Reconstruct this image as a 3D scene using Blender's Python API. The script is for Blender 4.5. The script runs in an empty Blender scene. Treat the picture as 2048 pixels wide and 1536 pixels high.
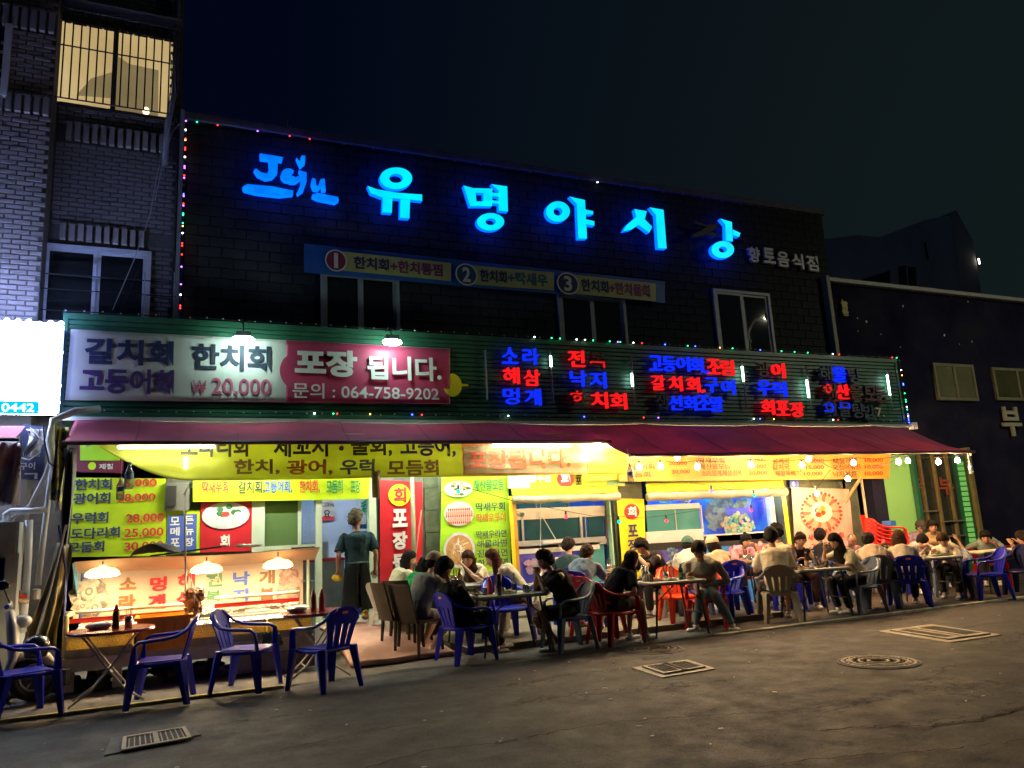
import bpy, bmesh, math, random
import numpy as np
from mathutils import Vector, Matrix, noise as mnoise
R = math.radians
rnd = random.Random(7)
scene = bpy.context.scene
COL = scene.collection

# ------------------------------------------------------------------ camera
F = 1538.0                      # focal length in pixels of the 2048 px wide photograph
def _n(v):
    v = np.array(v, float); return v / np.linalg.norm(v)
_zc = _n([-423, 7912, -F]); _xc = np.array([3576, -108, -F]); _xc = _n(_xc - _zc * _xc.dot(_zc)); _yc = np.cross(_zc, _xc)
CM = np.stack([_xc, _yc, _zc], 1)   # world -> camera axes
EYE = np.array([0, 0, 1.5])
cam = bpy.data.cameras.new('camera'); camo = bpy.data.objects.new('camera', cam); COL.objects.link(camo)
cam.sensor_width = 36; cam.lens = F / 2048 * 36; cam.clip_end = 400; cam.clip_start = .1
camo.matrix_world = Matrix.Translation(EYE) @ Matrix(CM.T.tolist()).to_4x4()
scene.camera = camo
def _ray(px, py): return CM.T @ _n([px - 1024, -(py - 768), -F])
def at(px, py, Y):
    d = _ray(px, py); t = (Y - EYE[1]) / d[1]; return Vector(EYE + d * t)
def gd(px, py, Z=0):
    d = _ray(px, py); t = (Z - EYE[2]) / d[2]; return Vector(EYE + d * t)

# ------------------------------------------------------------------ world, exposure
W = bpy.data.worlds.new('World'); scene.world = W; W.use_nodes = True
nt = W.node_tree; nt.nodes.clear()
out = nt.nodes.new('ShaderNodeOutputWorld'); bg = nt.nodes.new('ShaderNodeBackground')
tc = nt.nodes.new('ShaderNodeTexCoord'); sep = nt.nodes.new('ShaderNodeSeparateXYZ'); mr = nt.nodes.new('ShaderNodeMapRange')
mx = nt.nodes.new('ShaderNodeMix'); mx.data_type = 'RGBA'
mr.inputs['From Min'].default_value = .1; mr.inputs['From Max'].default_value = .95
nt.links.new(tc.outputs['Generated'], sep.inputs[0]); nt.links.new(sep.outputs['X'], mr.inputs['Value'])
nt.links.new(mr.outputs[0], mx.inputs['Factor'])
mx.inputs['A'].default_value = (.00022, .0009, .0042, 1); mx.inputs['B'].default_value = (.0034, .0062, .0060, 1)
nt.links.new(mx.outputs['Result'], bg.inputs['Color']); bg.inputs['Strength'].default_value = 1.0
nt.links.new(bg.outputs[0], out.inputs[0])
scene.view_settings.view_transform = 'Standard'; scene.view_settings.look = 'None'
scene.view_settings.exposure = .9; scene.view_settings.gamma = 1; scene.view_settings.use_curve_mapping = False
scene.render.engine = 'CYCLES'; scene.cycles.use_denoising = True
scene.cycles.max_bounces = 6; scene.cycles.diffuse_bounces = 3; scene.cycles.glossy_bounces = 3; scene.cycles.transmission_bounces = 6
scene.cycles.sample_clamp_indirect = 4; scene.cycles.caustics_reflective = False; scene.cycles.caustics_refractive = False

# ------------------------------------------------------------------ materials
MATS = {}
def M(name, col=(.5, .5, .5), rough=.6, var=.18, scale=6., bump=0., bscale=60., metal=0., emit=None, es=0., spec=.5, transl=0., alpha=1., coat=0., dirt=None, dscale=1.5):
    if name in MATS: return MATS[name]
    m = bpy.data.materials.new(name); m.use_nodes = True; n = m.node_tree.nodes; L = m.node_tree.links
    b = n['Principled BSDF']; b.inputs['Roughness'].default_value = rough; b.inputs['Metallic'].default_value = metal
    b.inputs['Specular IOR Level'].default_value = spec; b.inputs['Coat Weight'].default_value = coat
    c4 = (*col, 1)
    if emit is not None:
        b.inputs['Emission Color'].default_value = (*emit, 1); b.inputs['Emission Strength'].default_value = es
    if var > 0:
        t = n.new('ShaderNodeTexCoord'); no = n.new('ShaderNodeTexNoise'); no.inputs['Scale'].default_value = scale; no.inputs['Detail'].default_value = 6
        mi = n.new('ShaderNodeMix'); mi.data_type = 'RGBA'
        mi.inputs['A'].default_value = (*[c * (1 - var) for c in col], 1); mi.inputs['B'].default_value = (*[min(1, c * (1 + var)) for c in col], 1)
        L.new(t.outputs['Object'], no.inputs['Vector'])
        r2 = n.new('ShaderNodeMapRange'); r2.inputs['From Min'].default_value = .3; r2.inputs['From Max'].default_value = .7
        L.new(no.outputs['Fac'], r2.inputs['Value']); L.new(r2.outputs[0], mi.inputs['Factor'])
        src = mi.outputs['Result']
        if dirt:
            n2 = n.new('ShaderNodeTexNoise'); n2.inputs['Scale'].default_value = dscale; n2.inputs['Detail'].default_value = 9; n2.inputs['Roughness'].default_value = .65
            r3 = n.new('ShaderNodeMapRange'); r3.inputs['From Min'].default_value = .5; r3.inputs['From Max'].default_value = .72
            m2 = n.new('ShaderNodeMix'); m2.data_type = 'RGBA'; m2.inputs['B'].default_value = (*dirt, 1)
            L.new(t.outputs['Object'], n2.inputs['Vector']); L.new(n2.outputs['Fac'], r3.inputs['Value']); L.new(r3.outputs[0], m2.inputs['Factor']); L.new(src, m2.inputs['A'])
            src = m2.outputs['Result']
        L.new(src, b.inputs['Base Color'])
    else:
        b.inputs['Base Color'].default_value = c4; src = None
    if bump > 0:
        t2 = n.new('ShaderNodeTexCoord'); nb = n.new('ShaderNodeTexNoise'); nb.inputs['Scale'].default_value = bscale; nb.inputs['Detail'].default_value = 5
        bp = n.new('ShaderNodeBump'); bp.inputs['Strength'].default_value = bump; bp.inputs['Distance'].default_value = .02
        L.new(t2.outputs['Object'], nb.inputs['Vector']); L.new(nb.outputs['Fac'], bp.inputs['Height']); L.new(bp.outputs[0], b.inputs['Normal'])
    o = n['Material Output']
    if transl > 0:
        tr = n.new('ShaderNodeBsdfTranslucent'); ms = n.new('ShaderNodeMixShader'); ms.inputs[0].default_value = transl
        if src: L.new(src, tr.inputs['Color'])
        else: tr.inputs['Color'].default_value = c4
        L.new(b.outputs[0], ms.inputs[1]); L.new(tr.outputs[0], ms.inputs[2]); L.new(ms.outputs[0], o.inputs[0])
    if alpha < 1:
        b.inputs['Alpha'].default_value = alpha
    MATS[name] = m; return m
def MI(name, col, s, side=None):
    """self-lit surface"""
    if name in MATS: return MATS[name]
    m = bpy.data.materials.new(name); m.use_nodes = True; n = m.node_tree.nodes; n.clear()
    e = n.new('ShaderNodeEmission'); e.inputs[0].default_value = (*col, 1); e.inputs[1].default_value = s
    o = n.new('ShaderNodeOutputMaterial'); m.node_tree.links.new(e.outputs[0], o.inputs[0]); MATS[name] = m; return m
def MR(name, stops, scale=3., rough=.4, kind='NOISE', emit=0., detail=6, distort=0., stretch=(1, 1, 1)):
    """many-coloured print: noise or voronoi through a colour ramp"""
    if name in MATS: return MATS[name]
    m = bpy.data.materials.new(name); m.use_nodes = True; n = m.node_tree.nodes; L = m.node_tree.links; b = n['Principled BSDF']
    b.inputs['Roughness'].default_value = rough
    t = n.new('ShaderNodeTexCoord'); mp = n.new('ShaderNodeMapping'); mp.inputs['Scale'].default_value = stretch
    no = n.new('ShaderNodeTexNoise' if kind == 'NOISE' else 'ShaderNodeTexVoronoi'); no.inputs['Scale'].default_value = scale
    if kind == 'NOISE': no.inputs['Detail'].default_value = detail; no.inputs['Distortion'].default_value = distort
    cr = n.new('ShaderNodeValToRGB'); e = cr.color_ramp.elements
    e[0].position = stops[0][0]; e[0].color = (*stops[0][1], 1); e[1].position = stops[-1][0]; e[1].color = (*stops[-1][1], 1)
    for p, c in stops[1:-1]:
        k = e.new(p); k.color = (*c, 1)
    L.new(t.outputs['Object'], mp.inputs[0]); L.new(mp.outputs[0], no.inputs['Vector']); L.new(no.outputs[0 if kind == 'NOISE' else 1 if kind == 'CELL' else 0], cr.inputs[0]); L.new(cr.outputs[0], b.inputs['Base Color'])
    if emit > 0: L.new(cr.outputs[0], b.inputs['Emission Color']); b.inputs['Emission Strength'].default_value = emit
    MATS[name] = m; return m
def glass(name, tint=(.6, .8, .8), a=.25, rough=.05):
    if name in MATS: return MATS[name]
    m = bpy.data.materials.new(name); m.use_nodes = True; n = m.node_tree.nodes; L = m.node_tree.links; n.clear()
    o = n.new('ShaderNodeOutputMaterial'); t = n.new('ShaderNodeBsdfTransparent'); t.inputs[0].default_value = (*tint, 1)
    g = n.new('ShaderNodeBsdfGlossy'); g.inputs['Roughness'].default_value = rough; g.inputs[0].default_value = (.9, .9, .9, 1)
    d = n.new('ShaderNodeBsdfDiffuse'); d.inputs[0].default_value = (*tint, 1)
    fr = n.new('ShaderNodeFresnel'); fr.inputs[0].default_value = 1.5
    m1 = n.new('ShaderNodeMixShader'); m1.inputs[0].default_value = a; m2 = n.new('ShaderNodeMixShader')
    L.new(t.outputs[0], m1.inputs[1]); L.new(d.outputs[0], m1.inputs[2]); L.new(fr.outputs[0], m2.inputs[0]); L.new(m1.outputs[0], m2.inputs[1]); L.new(g.outputs[0], m2.inputs[2]); L.new(m2.outputs[0], o.inputs[0])
    MATS[name] = m; return m

# ------------------------------------------------------------------ objects
def tag(o, label=None, cat=None, group=None, kind=None):
    if label: o['label'] = label
    if cat: o['category'] = cat
    if group: o['group'] = group
    if kind: o['kind'] = kind
    return o
def thing(name, label, cat, loc=(0, 0, 0), group=None, rz=0):
    o = bpy.data.objects.new(name, None); COL.objects.link(o); o.location = loc; o.rotation_euler = (0, 0, rz); o.empty_display_size = .1
    return tag(o, label, cat, group)
def origin(p):
    v = Vector((0, 0, 0))
    while p is not None: v += p.location; p = p.parent
    return v
def link(name, me, parent=None):
    o = bpy.data.objects.new(name, me); COL.objects.link(o)
    if parent is not None: o.parent = parent
    return o
class MB:
    def __init__(s): s.v = []; s.f = []; s.m = []; s.mats = []
    def mi(s, mat):
        if mat not in s.mats: s.mats.append(mat)
        return s.mats.index(mat)
    def add(s, vs, fs, mat=None):
        b = len(s.v); s.v += [tuple(p) for p in vs]; k = s.mi(mat) if mat else 0
        for f in fs: s.f.append([i + b for i in f]); s.m.append(k)
        return s
    def box(s, a, b, mat=None):
        (x0, y0, z0), (x1, y1, z1) = a, b
        x0, x1 = sorted((x0, x1)); y0, y1 = sorted((y0, y1)); z0, z1 = sorted((z0, z1))
        return s.add([(x0, y0, z0), (x1, y0, z0), (x1, y1, z0), (x0, y1, z0), (x0, y0, z1), (x1, y0, z1), (x1, y1, z1), (x0, y1, z1)],
                     [(3, 2, 1, 0), (4, 5, 6, 7), (0, 1, 5, 4), (1, 2, 6, 5), (2, 3, 7, 6), (3, 0, 4, 7)], mat)
    def cbox(s, c, d, mat=None, rz=0., bev=0.):
        """box at centre c with size d, turned rz, small chamfer on its vertical edges"""
        x, y, z = d[0] / 2, d[1] / 2, d[2] / 2; e = bev
        ring = [(-x + e, -y), (x - e, -y), (x, -y + e), (x, y - e), (x - e, y), (-x + e, y), (-x, y - e), (-x, -y + e)] if e > 0 else [(-x, -y), (x, -y), (x, y), (-x, y)]
        n = len(ring); cs, sn = math.cos(rz), math.sin(rz); vs = []
        for zz in (-z, z):
            for (a, b) in ring: vs.append((c[0] + a * cs - b * sn, c[1] + a * sn + b * cs, c[2] + zz))
        fs = [tuple(range(n - 1, -1, -1)), tuple(range(n, 2 * n))] + [(i, (i + 1) % n, n + (i + 1) % n, n + i) for i in range(n)]
        return s.add(vs, fs, mat)
    def tube(s, pts, rad, n=8, mat=None, flat=1., up=None, cap=True):
        """swept tube; rad a number or one per point; flat squeezes one section axis"""
        pts = [Vector(p) for p in pts]; k = len(pts)
        if not hasattr(rad, '__len__'): rad = [rad] * k
        vs = []; prev = None
        for i, p in enumerate(pts):
            t = (pts[min(i + 1, k - 1)] - pts[max(i - 1, 0)]).normalized()
            if up is not None: u = Vector(up); a = (u - t * u.dot(t))
            elif prev is not None: a = prev - t * prev.dot(t)
            else: a = Vector((0, 0, 1)) - t * t.z if abs(t.z) < .9 else Vector((1, 0, 0)) - t * t.x
            if a.length < 1e-5: a = t.orthogonal()
            a.normalize(); prev = a; b = t.cross(a)
            for j in range(n):
                w = 2 * math.pi * (j + .5) / n
                vs.append(p + a * math.cos(w) * rad[i] * flat + b * math.sin(w) * rad[i])
        fs = [(i * n + j, i * n + (j + 1) % n, (i + 1) * n + (j + 1) % n, (i + 1) * n + j) for i in range(k - 1) for j in range(n)]
        if cap: fs += [tuple(range(n - 1, -1, -1)), tuple(range((k - 1) * n, k * n))]
        return s.add(vs, fs, mat)
    def lathe(s, prof, c=(0, 0, 0), n=16, mat=None, sy=1.):
        """profile of (radius, z) turned about the vertical at c"""
        vs = []; k = len(prof)
        for r, z in prof:
            for j in range(n):
                w = 2 * math.pi * j / n; vs.append((c[0] + r * math.cos(w), c[1] + r * math.sin(w) * sy, c[2] + z))
        fs = [(i * n + j, i * n + (j + 1) % n, (i + 1) * n + (j + 1) % n, (i + 1) * n + j) for i in range(k - 1) for j in range(n)]
        fs += [tuple(range(n - 1, -1, -1)), tuple(range((k - 1) * n, k * n))]
        return s.add(vs, fs, mat)
    def grid(s, nu, nv, fn, mat=None, thick=0., axis=(0, 1, 0)):
        vs = [Vector(fn(i / nu, j / nv)) for j in range(nv + 1) for i in range(nu + 1)]
        q = lambda i, j: j * (nu + 1) + i
        fs = [(q(i, j), q(i + 1, j), q(i + 1, j + 1), q(i, j + 1)) for j in range(nv) for i in range(nu)]
        if thick > 0:
            b = len(vs); ax = Vector(axis) * thick; vs = vs + [v + ax for v in vs]
            fs += [tuple(x + b for x in f[::-1]) for f in fs]
            for i in range(nu): fs += [(q(i, 0) + b, q(i + 1, 0) + b, q(i + 1, 0), q(i, 0)), (q(i, nv), q(i + 1, nv), q(i + 1, nv) + b, q(i, nv) + b)]
            for j in range(nv): fs += [(q(0, j), q(0, j + 1), q(0, j + 1) + b, q(0, j) + b), (q(nu, j) + b, q(nu, j + 1) + b, q(nu, j + 1), q(nu, j))]
        return s.add(vs, fs, mat)
    def prism(s, pts, d, mat=None, side=None):
        """flat outline (list of points) pushed back by vector d"""
        n = len(pts); pts = [Vector(p) for p in pts]; vs = pts + [p + Vector(d) for p in pts]
        s.add(vs, [tuple(range(n))], mat); b = len(s.v) - 2 * n
        k = s.mi(side or mat) if (side or mat) else 0
        s.f.append([b + n + i for i in range(n - 1, -1, -1)]); s.m.append(k)
        for i in range(n): s.f.append([b + i, b + n + i, b + n + (i + 1) % n, b + (i + 1) % n]); s.m.append(k)
        return s
    def blob(s, c, r, n=8, m=6, mat=None, jit=0.):
        vs = []; 
        for i in range(1, m):
            a = math.pi * i / m
            for j in range(n):
                w = 2 * math.pi * j / n; q = 1 + rnd.uniform(-jit, jit)
                vs.append((c[0] + r[0] * math.sin(a) * math.cos(w) * q, c[1] + r[1] * math.sin(a) * math.sin(w) * q, c[2] + r[2] * math.cos(a) * q))
        fs = [(i * n + j, (i + 1) * n + j, (i + 1) * n + (j + 1) % n, i * n + (j + 1) % n) for i in range(m - 2) for j in range(n)]
        t = len(vs); vs += [(c[0], c[1], c[2] + r[2]), (c[0], c[1], c[2] - r[2])]
        fs += [(t, j, (j + 1) % n) for j in range(n)] + [(t + 1, (m - 2) * n + (j + 1) % n, (m - 2) * n + j) for j in range(n)]
        return s.add(vs, fs, mat)
    def mesh(s, name, org=Vector((0, 0, 0)), mat=None):
        me = bpy.data.meshes.new(name)
        me.from_pydata([(x - org[0], y - org[1], z - org[2]) for x, y, z in s.v], [], s.f)
        for m_ in (s.mats if s.mats else [mat]): me.materials.append(m_)
        if s.mats: me.polygons.foreach_set('material_index', s.m)
        return me
    def build(s, name, mat=None, parent=None, world=True, smooth=False):
        org = origin(parent) if (parent is not None and world) else Vector((0, 0, 0))
        me = s.mesh(name, org, mat)
        if smooth: me.shade_smooth()
        me.update(); return link(name, me, parent)
    def single(s, name, mat, label, cat, group=None, smooth=False, kind=None):
        """a thing that is one mesh, its origin at its base centre"""
        a = np.array(s.v); lo, hi = a.min(0), a.max(0); org = Vector(((lo[0] + hi[0]) / 2, (lo[1] + hi[1]) / 2, lo[2]))
        me = s.mesh(name, org, mat)
        if smooth: me.shade_smooth()
        o = link(name, me); o.location = org
        return tag(o, label, cat, group, kind)
def copytree(o, parent=None, loc=None, rz=None, label=None, mats=None):
    c = o.copy(); COL.objects.link(c); c.parent = parent
    if mats and o.type == 'MESH':
        old = o.data.materials[0]
        if old in mats:
            key = (o.data.name, mats[old].name)
            if key not in copytree.cache:
                d = o.data.copy(); d.materials[0] = mats[old]; copytree.cache[key] = d
            c.data = copytree.cache[key]
    if loc is not None: c.location = loc
    if rz is not None: c.rotation_euler = (0, 0, rz)
    if label: c['label'] = label
    for ch in list(o.children): copytree(ch, c, mats=mats)
    return c
copytree.cache = {}

# ------------------------------------------------------------------ lettering (fonts turned to meshes at the end, in one pass)
PEND = []
def text(body, cx, cy, w, h, Y, mat, parent=None, name='lettering', depth=.002, bold=.02, warp=None, tilt=0.):
    """lettering centred on pixel (cx, cy), w x h photograph pixels big, standing on the plane at distance Y"""
    c = bpy.data.curves.new(name, 'FONT'); c.body = body; c.offset = bold; c.extrude = .5; c.resolution_u = 3; c.align_x = 'LEFT'
    tmp = bpy.data.objects.new('tmp_' + name, c); COL.objects.link(tmp)
    P = at(cx, cy, Y); wx = at(cx + w / 2, cy, Y).x - at(cx - w / 2, cy, Y).x; hz = at(cx, cy - h / 2, Y).z - at(cx, cy + h / 2, Y).z
    o = link(name, bpy.data.meshes.new(name), parent)
    PEND.append((tmp, o, P, wx, hz, depth, mat, warp, tilt, origin(parent) if parent else Vector((0, 0, 0)))); return o
def flush_text():
    dg = bpy.context.evaluated_depsgraph_get()
    for tmp, o, P, wx, hz, depth, mat, warp, tilt, org in PEND:
        me = bpy.data.meshes.new_from_object(tmp.evaluated_get(dg))
        a = np.empty(len(me.vertices) * 3); me.vertices.foreach_get('co', a); a = a.reshape(-1, 3)
        lo, hi = a.min(0), a.max(0); s = (a - lo) / np.maximum(hi - lo, 1e-6)
        x = (s[:, 0] - .5) * wx; z = (s[:, 1] - .5) * hz; y = -s[:, 2] * depth
        if tilt: x, z = x * math.cos(tilt) - z * math.sin(tilt), x * math.sin(tilt) + z * math.cos(tilt)
        X = P.x + x; Z = P.z + z; Yv = P.y + y
        if warp is not None: Yv = np.array([warp(xx, zz) + yy for xx, zz, yy in zip(X, Z, y)])
        b = np.stack([X - org.x, Yv - org.y, Z - org.z], 1)
        me.vertices.foreach_set('co', b.ravel()); me.materials.clear(); me.materials.append(mat); me.update()
        me.name = o.name; o.data = me
        cv = tmp.data; bpy.data.objects.remove(tmp); bpy.data.curves.remove(cv)

# ------------------------------------------------------------------ palette
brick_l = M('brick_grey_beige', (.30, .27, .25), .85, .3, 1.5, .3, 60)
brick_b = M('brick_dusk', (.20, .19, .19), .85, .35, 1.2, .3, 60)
mortar = M('mortar', (.11, .105, .10), .95, .2, 10)
stone_m = M('stone_wall', (.030, .033, .046), .95, .4, 1.0, .4, 30, spec=.05)
stone_r = M('stone_pale', (.040, .043, .044), .95, .6, .8, .4, 30, spec=.05)
asphalt = MR('asphalt', [(0, (.014, .014, .015)), (1, (.1, .1, .1))], 3)  # replaced below by its own nodes
white_fr = M('aluminium_white', (.62, .64, .62), .4, .06)
mint_fr = M('frame_pale_green', (.50, .62, .47), .45, .08)
alu = M('aluminium', (.45, .47, .48), .35, .08, metal=.5)
steel = M('brushed_steel', (.5, .5, .5), .3, .08, metal=.9)
dark = M('dark_void', (.012, .012, .013), .7, .1)
darkglass = M('window_glass_dark', (.006, .008, .012), .06, 0, spec=.8)
wood = M('wood_worn', (.16, .12, .075), .7, .3, 8, .2)
woodp = M('wood_pale', (.42, .30, .15), .6, .2, 8, .1)
greenpaint = M('sign_green', (.03, .125, .07), .45, .25, 2.5, .05, 30)
greendark = M('sign_green_dark', (.02, .075, .05), .5, .25, 2.5)
gutter_m = M('gutter_white', (.55, .57, .57), .4, .1)
cloth_red = M('awning_cloth', (.44, .085, .17), .8, .12, 3, .12, 12, transl=.25, dirt=(.32, .07, .12), dscale=.9)
concrete = M('concrete', (.17, .16, .14), .9, .25, 3, .5, 40, dirt=(.10, .09, .075))
concrete_l = M('concrete_pale', (.27, .26, .21), .85, .22, 3, .3, 40, dirt=(.16, .15, .12))
black_m = M('black_rubber', (.012, .012, .012), .6, .1)
navy = M('ink_navy', (.025, .035, .12), .6, 0); red_ink = M('ink_red', (.62, .03, .04), .6, 0); white_ink = M('ink_white', (.75, .77, .72), .6, 0)
green_ink = M('ink_green', (.02, .25, .10), .6, 0); black_ink = M('ink_black', (.02, .022, .03), .6, 0); brown_ink = M('ink_brown', (.09, .035, .02), .6, 0)
blue_ink = M('ink_blue', (.06, .12, .48), .6, 0); pink_ink = M('ink_pink', (.55, .10, .20), .6, 0); purple_ink = M('ink_purple', (.22, .04, .16), .6, 0)
lime = M('vinyl_lime', (.54, .80, .02), .42, .10, 2, .5, 4); limeg = M('vinyl_green_lime', (.38, .76, .03), .42, .10, 2, .5, 4)
yellow = M('vinyl_yellow', (.74, .68, .02), .42, .12, 3, .5, 5); yell_t = M('vinyl_yellow_thin', (.70, .76, .12), .5, .12, 3, .15, 6, transl=.6)
orange_v = M('vinyl_orange', (.66, .31, .04), .45, .12, 2, .4, 5); red_v = M('vinyl_red', (.55, .02, .03), .4, .15, 2, .5, 4)
plate_m = M('plate_print', (.62, .66, .62), .4, .1, 8)

# ------------------------------------------------------------------ ground
KY = 9.05
def asphalt_mat():
    m = asphalt; n = m.node_tree.nodes; L = m.node_tree.links; n.clear()
    o = n.new('ShaderNodeOutputMaterial'); b = n.new('ShaderNodeBsdfPrincipled'); L.new(b.outputs[0], o.inputs[0])
    t = n.new('ShaderNodeTexCoord')
    def noise(s, d=4, r=.5):
        k = n.new('ShaderNodeTexNoise'); k.inputs['Scale'].default_value = s; k.inputs['Detail'].default_value = d; k.inputs['Roughness'].default_value = r; L.new(t.outputs['Object'], k.inputs['Vector']); return k
    def mix(f, a, bb, typ='MIX'):
        k = n.new('ShaderNodeMix'); k.data_type = 'RGBA'; k.blend_type = typ
        for s, v in (('Factor', f), ('A', a), ('B', bb)):
            if isinstance(v, (tuple, float, int)): k.inputs[s].default_value = v
            else: L.new(v, k.inputs[s])
        return k.outputs['Result']
    def rng(v, a, c, lo=0., hi=1.):
        k = n.new('ShaderNodeMapRange'); k.inputs[1].default_value = a; k.inputs[2].default_value = c; k.inputs[3].default_value = lo; k.inputs[4].default_value = hi; L.new(v, k.inputs[0]); return k.outputs[0]
    big = noise(.5, 5, .6); med = noise(3, 6, .7); fine = noise(48, 5, .8); grit = n.new('ShaderNodeTexVoronoi'); grit.inputs['Scale'].default_value = 75; L.new(t.outputs['Object'], grit.inputs['Vector'])
    c = mix(rng(big.outputs[0], .35, .65), (.042, .041, .040, 1), (.074, .069, .062, 1))
    c = mix(rng(fine.outputs[0], .5, .62, 0, .55), c, (.026, .025, .024, 1)); c = mix(rng(med.outputs[0], .45, .75, 0, .25), c, (.035, .034, .034, 1))
    c = mix(rng(grit.outputs[0], 0, .28, .8, 0), c, (.20, .185, .16, 1))
    # long wandering cracks and tar seams: thin bands of a warped noise
    w = noise(.9, 3, .5); mp = n.new('ShaderNodeMapping'); mp.inputs['Scale'].default_value = (.16, .55, 1); mp.inputs['Rotation'].default_value = (0, 0, .12)
    ad = n.new('ShaderNodeVectorMath'); ad.operation = 'ADD'; sc_ = n.new('ShaderNodeVectorMath'); sc_.operation = 'SCALE'; sc_.inputs[3].default_value = .5
    wf = noise(6, 5, .7); L.new(wf.outputs['Color'], sc_.inputs[0]); L.new(t.outputs['Object'], ad.inputs[0]); L.new(sc_.outputs[0], ad.inputs[1]); L.new(ad.outputs[0], mp.inputs[0])
    vo = n.new('ShaderNodeTexVoronoi'); vo.feature = 'DISTANCE_TO_EDGE'; vo.inputs['Scale'].default_value = 1.1; L.new(mp.outputs[0], vo.inputs['Vector'])
    crack = rng(vo.outputs[0], .002, .010, 1, 0)
    msk = rng(noise(.35, 2).outputs[0], .48, .56)
    mu = n.new('ShaderNodeMath'); mu.operation = 'MULTIPLY'; L.new(crack, mu.inputs[0]); L.new(msk, mu.inputs[1])
    c = mix(mu.outputs[0], c, (.012, .011, .011, 1))
    stain = rng(noise(.8, 3, .4).outputs[0], .62, .72, 0, .35); c = mix(stain, c, (.022, .021, .021, 1))
    L.new(c, b.inputs['Base Color']); L.new(rng(med.outputs[0], .3, .7, .55, .9), b.inputs['Roughness'])
    bp = n.new('ShaderNodeBump'); bp.inputs['Strength'].default_value = 1.; bp.inputs['Distance'].default_value = .010
    hs = n.new('ShaderNodeMath'); hs.operation = 'SUBTRACT'; L.new(fine.outputs[0], hs.inputs[0]); L.new(mu.outputs[0], hs.inputs[1]); L.new(hs.outputs[0], bp.inputs['Height']); L.new(bp.outputs[0], b.inputs['Normal'])
asphalt_mat()
def hum(x, y, s=1.): return mnoise.noise(Vector((x * s, y * s, 3.1)))
g = MB(); g.grid(120, 70, lambda u, v: (-30 + 100 * (u if True else 0), -25 + 60 * v, .0 + .012 * hum(-30 + 100 * u, -25 + 60 * v, .5) * .25 - .004), asphalt)
tag(g.build('road', smooth=True), kind='structure')
# pavement strip: raised lip of uneven concrete at the stall, worn level asphalt further along
def pave(name, x0, x1, y0, y1, z, m, nx, ny, wob=.02, zw=.012):
    b = MB()
    def fn(u, v):
        x = x0 + (x1 - x0) * u; y = y0 + (y1 - y0) * v + (wob * hum(x, 0, 2.3) * 3 if v < .01 else 0)
        return (x, y, z + zw * hum(x, y, 1.7))
    b.grid(nx, ny, fn, m); n0 = len(b.v)
    b.add([p for p in b.v[:nx + 1]] + [(p[0], p[1] - .05, -.006) for p in b.v[:nx + 1]], [(i + nx + 1, i + nx + 2, i + 1, i) for i in range(nx)], m)
    return tag(b.build(name), kind='structure')
pave('pavement', -12, 3.2, 9.12, 13.2, .018, concrete, 160, 40)
pave('sidewalk', 3.2, 40, 8.95, 13.2, .012, asphalt, 160, 30, .01, .006)
b = MB(); b.grid(60, 1, lambda u, v: (6.7 + 14 * u, 8.88 + .085 * v + .03 * hum(6.7 + 14 * u, 0, 1.5) - .09 * u, .022 + .004 * v), M('kerb_line_worn', (.50, .45, .32), .8, .4, 6, dirt=(.14, .13, .10), dscale=2), .03, (0, 0, -1))
tag(b.build('kerb_line'), kind='structure')
b = MB(); b.grid(60, 1, lambda u, v: (-2.5 + 3.6 * u, 9.02 + .07 * v + .04 * hum(-2.5 + 3.6 * u, 0, 1.5), .030), M('kerb_line_yellow', (.42, .33, .10), .8, .4, 6, dirt=(.12, .11, .09), dscale=5), .05, (0, 0, -1))
tag(b.build('kerb_edge'), kind='structure')
b = MB(); b.grid(50, 14, lambda u, v: (3.45 + 5.2 * u, 9.72 + 2.75 * v + (.03 * hum(u * 5, 0, 3) if v == 0 else 0), .095 + .005 * hum(u * 5, v * 3, 2)), concrete_l, .1, (0, 0, -1))
tag(b.build('concrete_slab'), kind='structure')

# iron covers in the road
iron = M('cast_iron', (.10, .085, .065), .6, .3, 9, .5, 80); iron_l = M('iron_pale', (.46, .38, .27), .6, .25, 8, .4, 60); collar = M('concrete_collar', (.16, .15, .145), .9, .25, 5, .5, 40)  # the pale iron has tan lamplight put into its colour
def quadz(p, z): return [Vector((gd(x, y, 0).x, gd(x, y, 0).y, z)) for x, y in p]
def gully(label, cpx, outer, inner, nb, gaps, group, cm=None, bm=None):
    c = gd(*cpx, 0); t = thing('drain_grate', label, 'drain', (c.x, c.y, 0), group)
    O = quadz(outer, .006); b = MB(); b.prism([O[3], O[2], O[1], O[0]], (0, 0, -.03), cm or collar); b.build('collar', parent=t)
    I = quadz(inner, .012); e = lambda a, c_, k: a.lerp(c_, k)
    P = lambda u, v: e(e(I[0], I[1], u), e(I[3], I[2], u), v)
    b = MB(); b.prism([P(0, 1), P(1, 1), P(1, 0), P(0, 0)], (0, 0, -.004), dark); b.build('pit', parent=t)
    for (u0, u1, v0, v1) in [(0, .06, 0, 1), (.94, 1, 0, 1), (.06, .94, 0, .09), (.06, .94, .91, 1), (.46, .54, .09, .91)] + gaps:
        b = MB(); b.prism([q + Vector((0, 0, .012)) for q in (P(u0, v1), P(u1, v1), P(u1, v0), P(u0, v0))], (0, 0, -.012), iron_l); b.build('frame_bar', parent=t)
    for k in range(nb):
        u = .06 + .88 * (k + .5) / nb
        if .44 < u < .56: continue
        b = MB(); b.prism([q + Vector((0, 0, .010)) for q in (P(u - .009, .91), P(u + .009, .91), P(u + .009, .09), P(u - .009, .09))], (0, 0, -.01), bm or iron_l); b.build('bar', parent=t)
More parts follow.
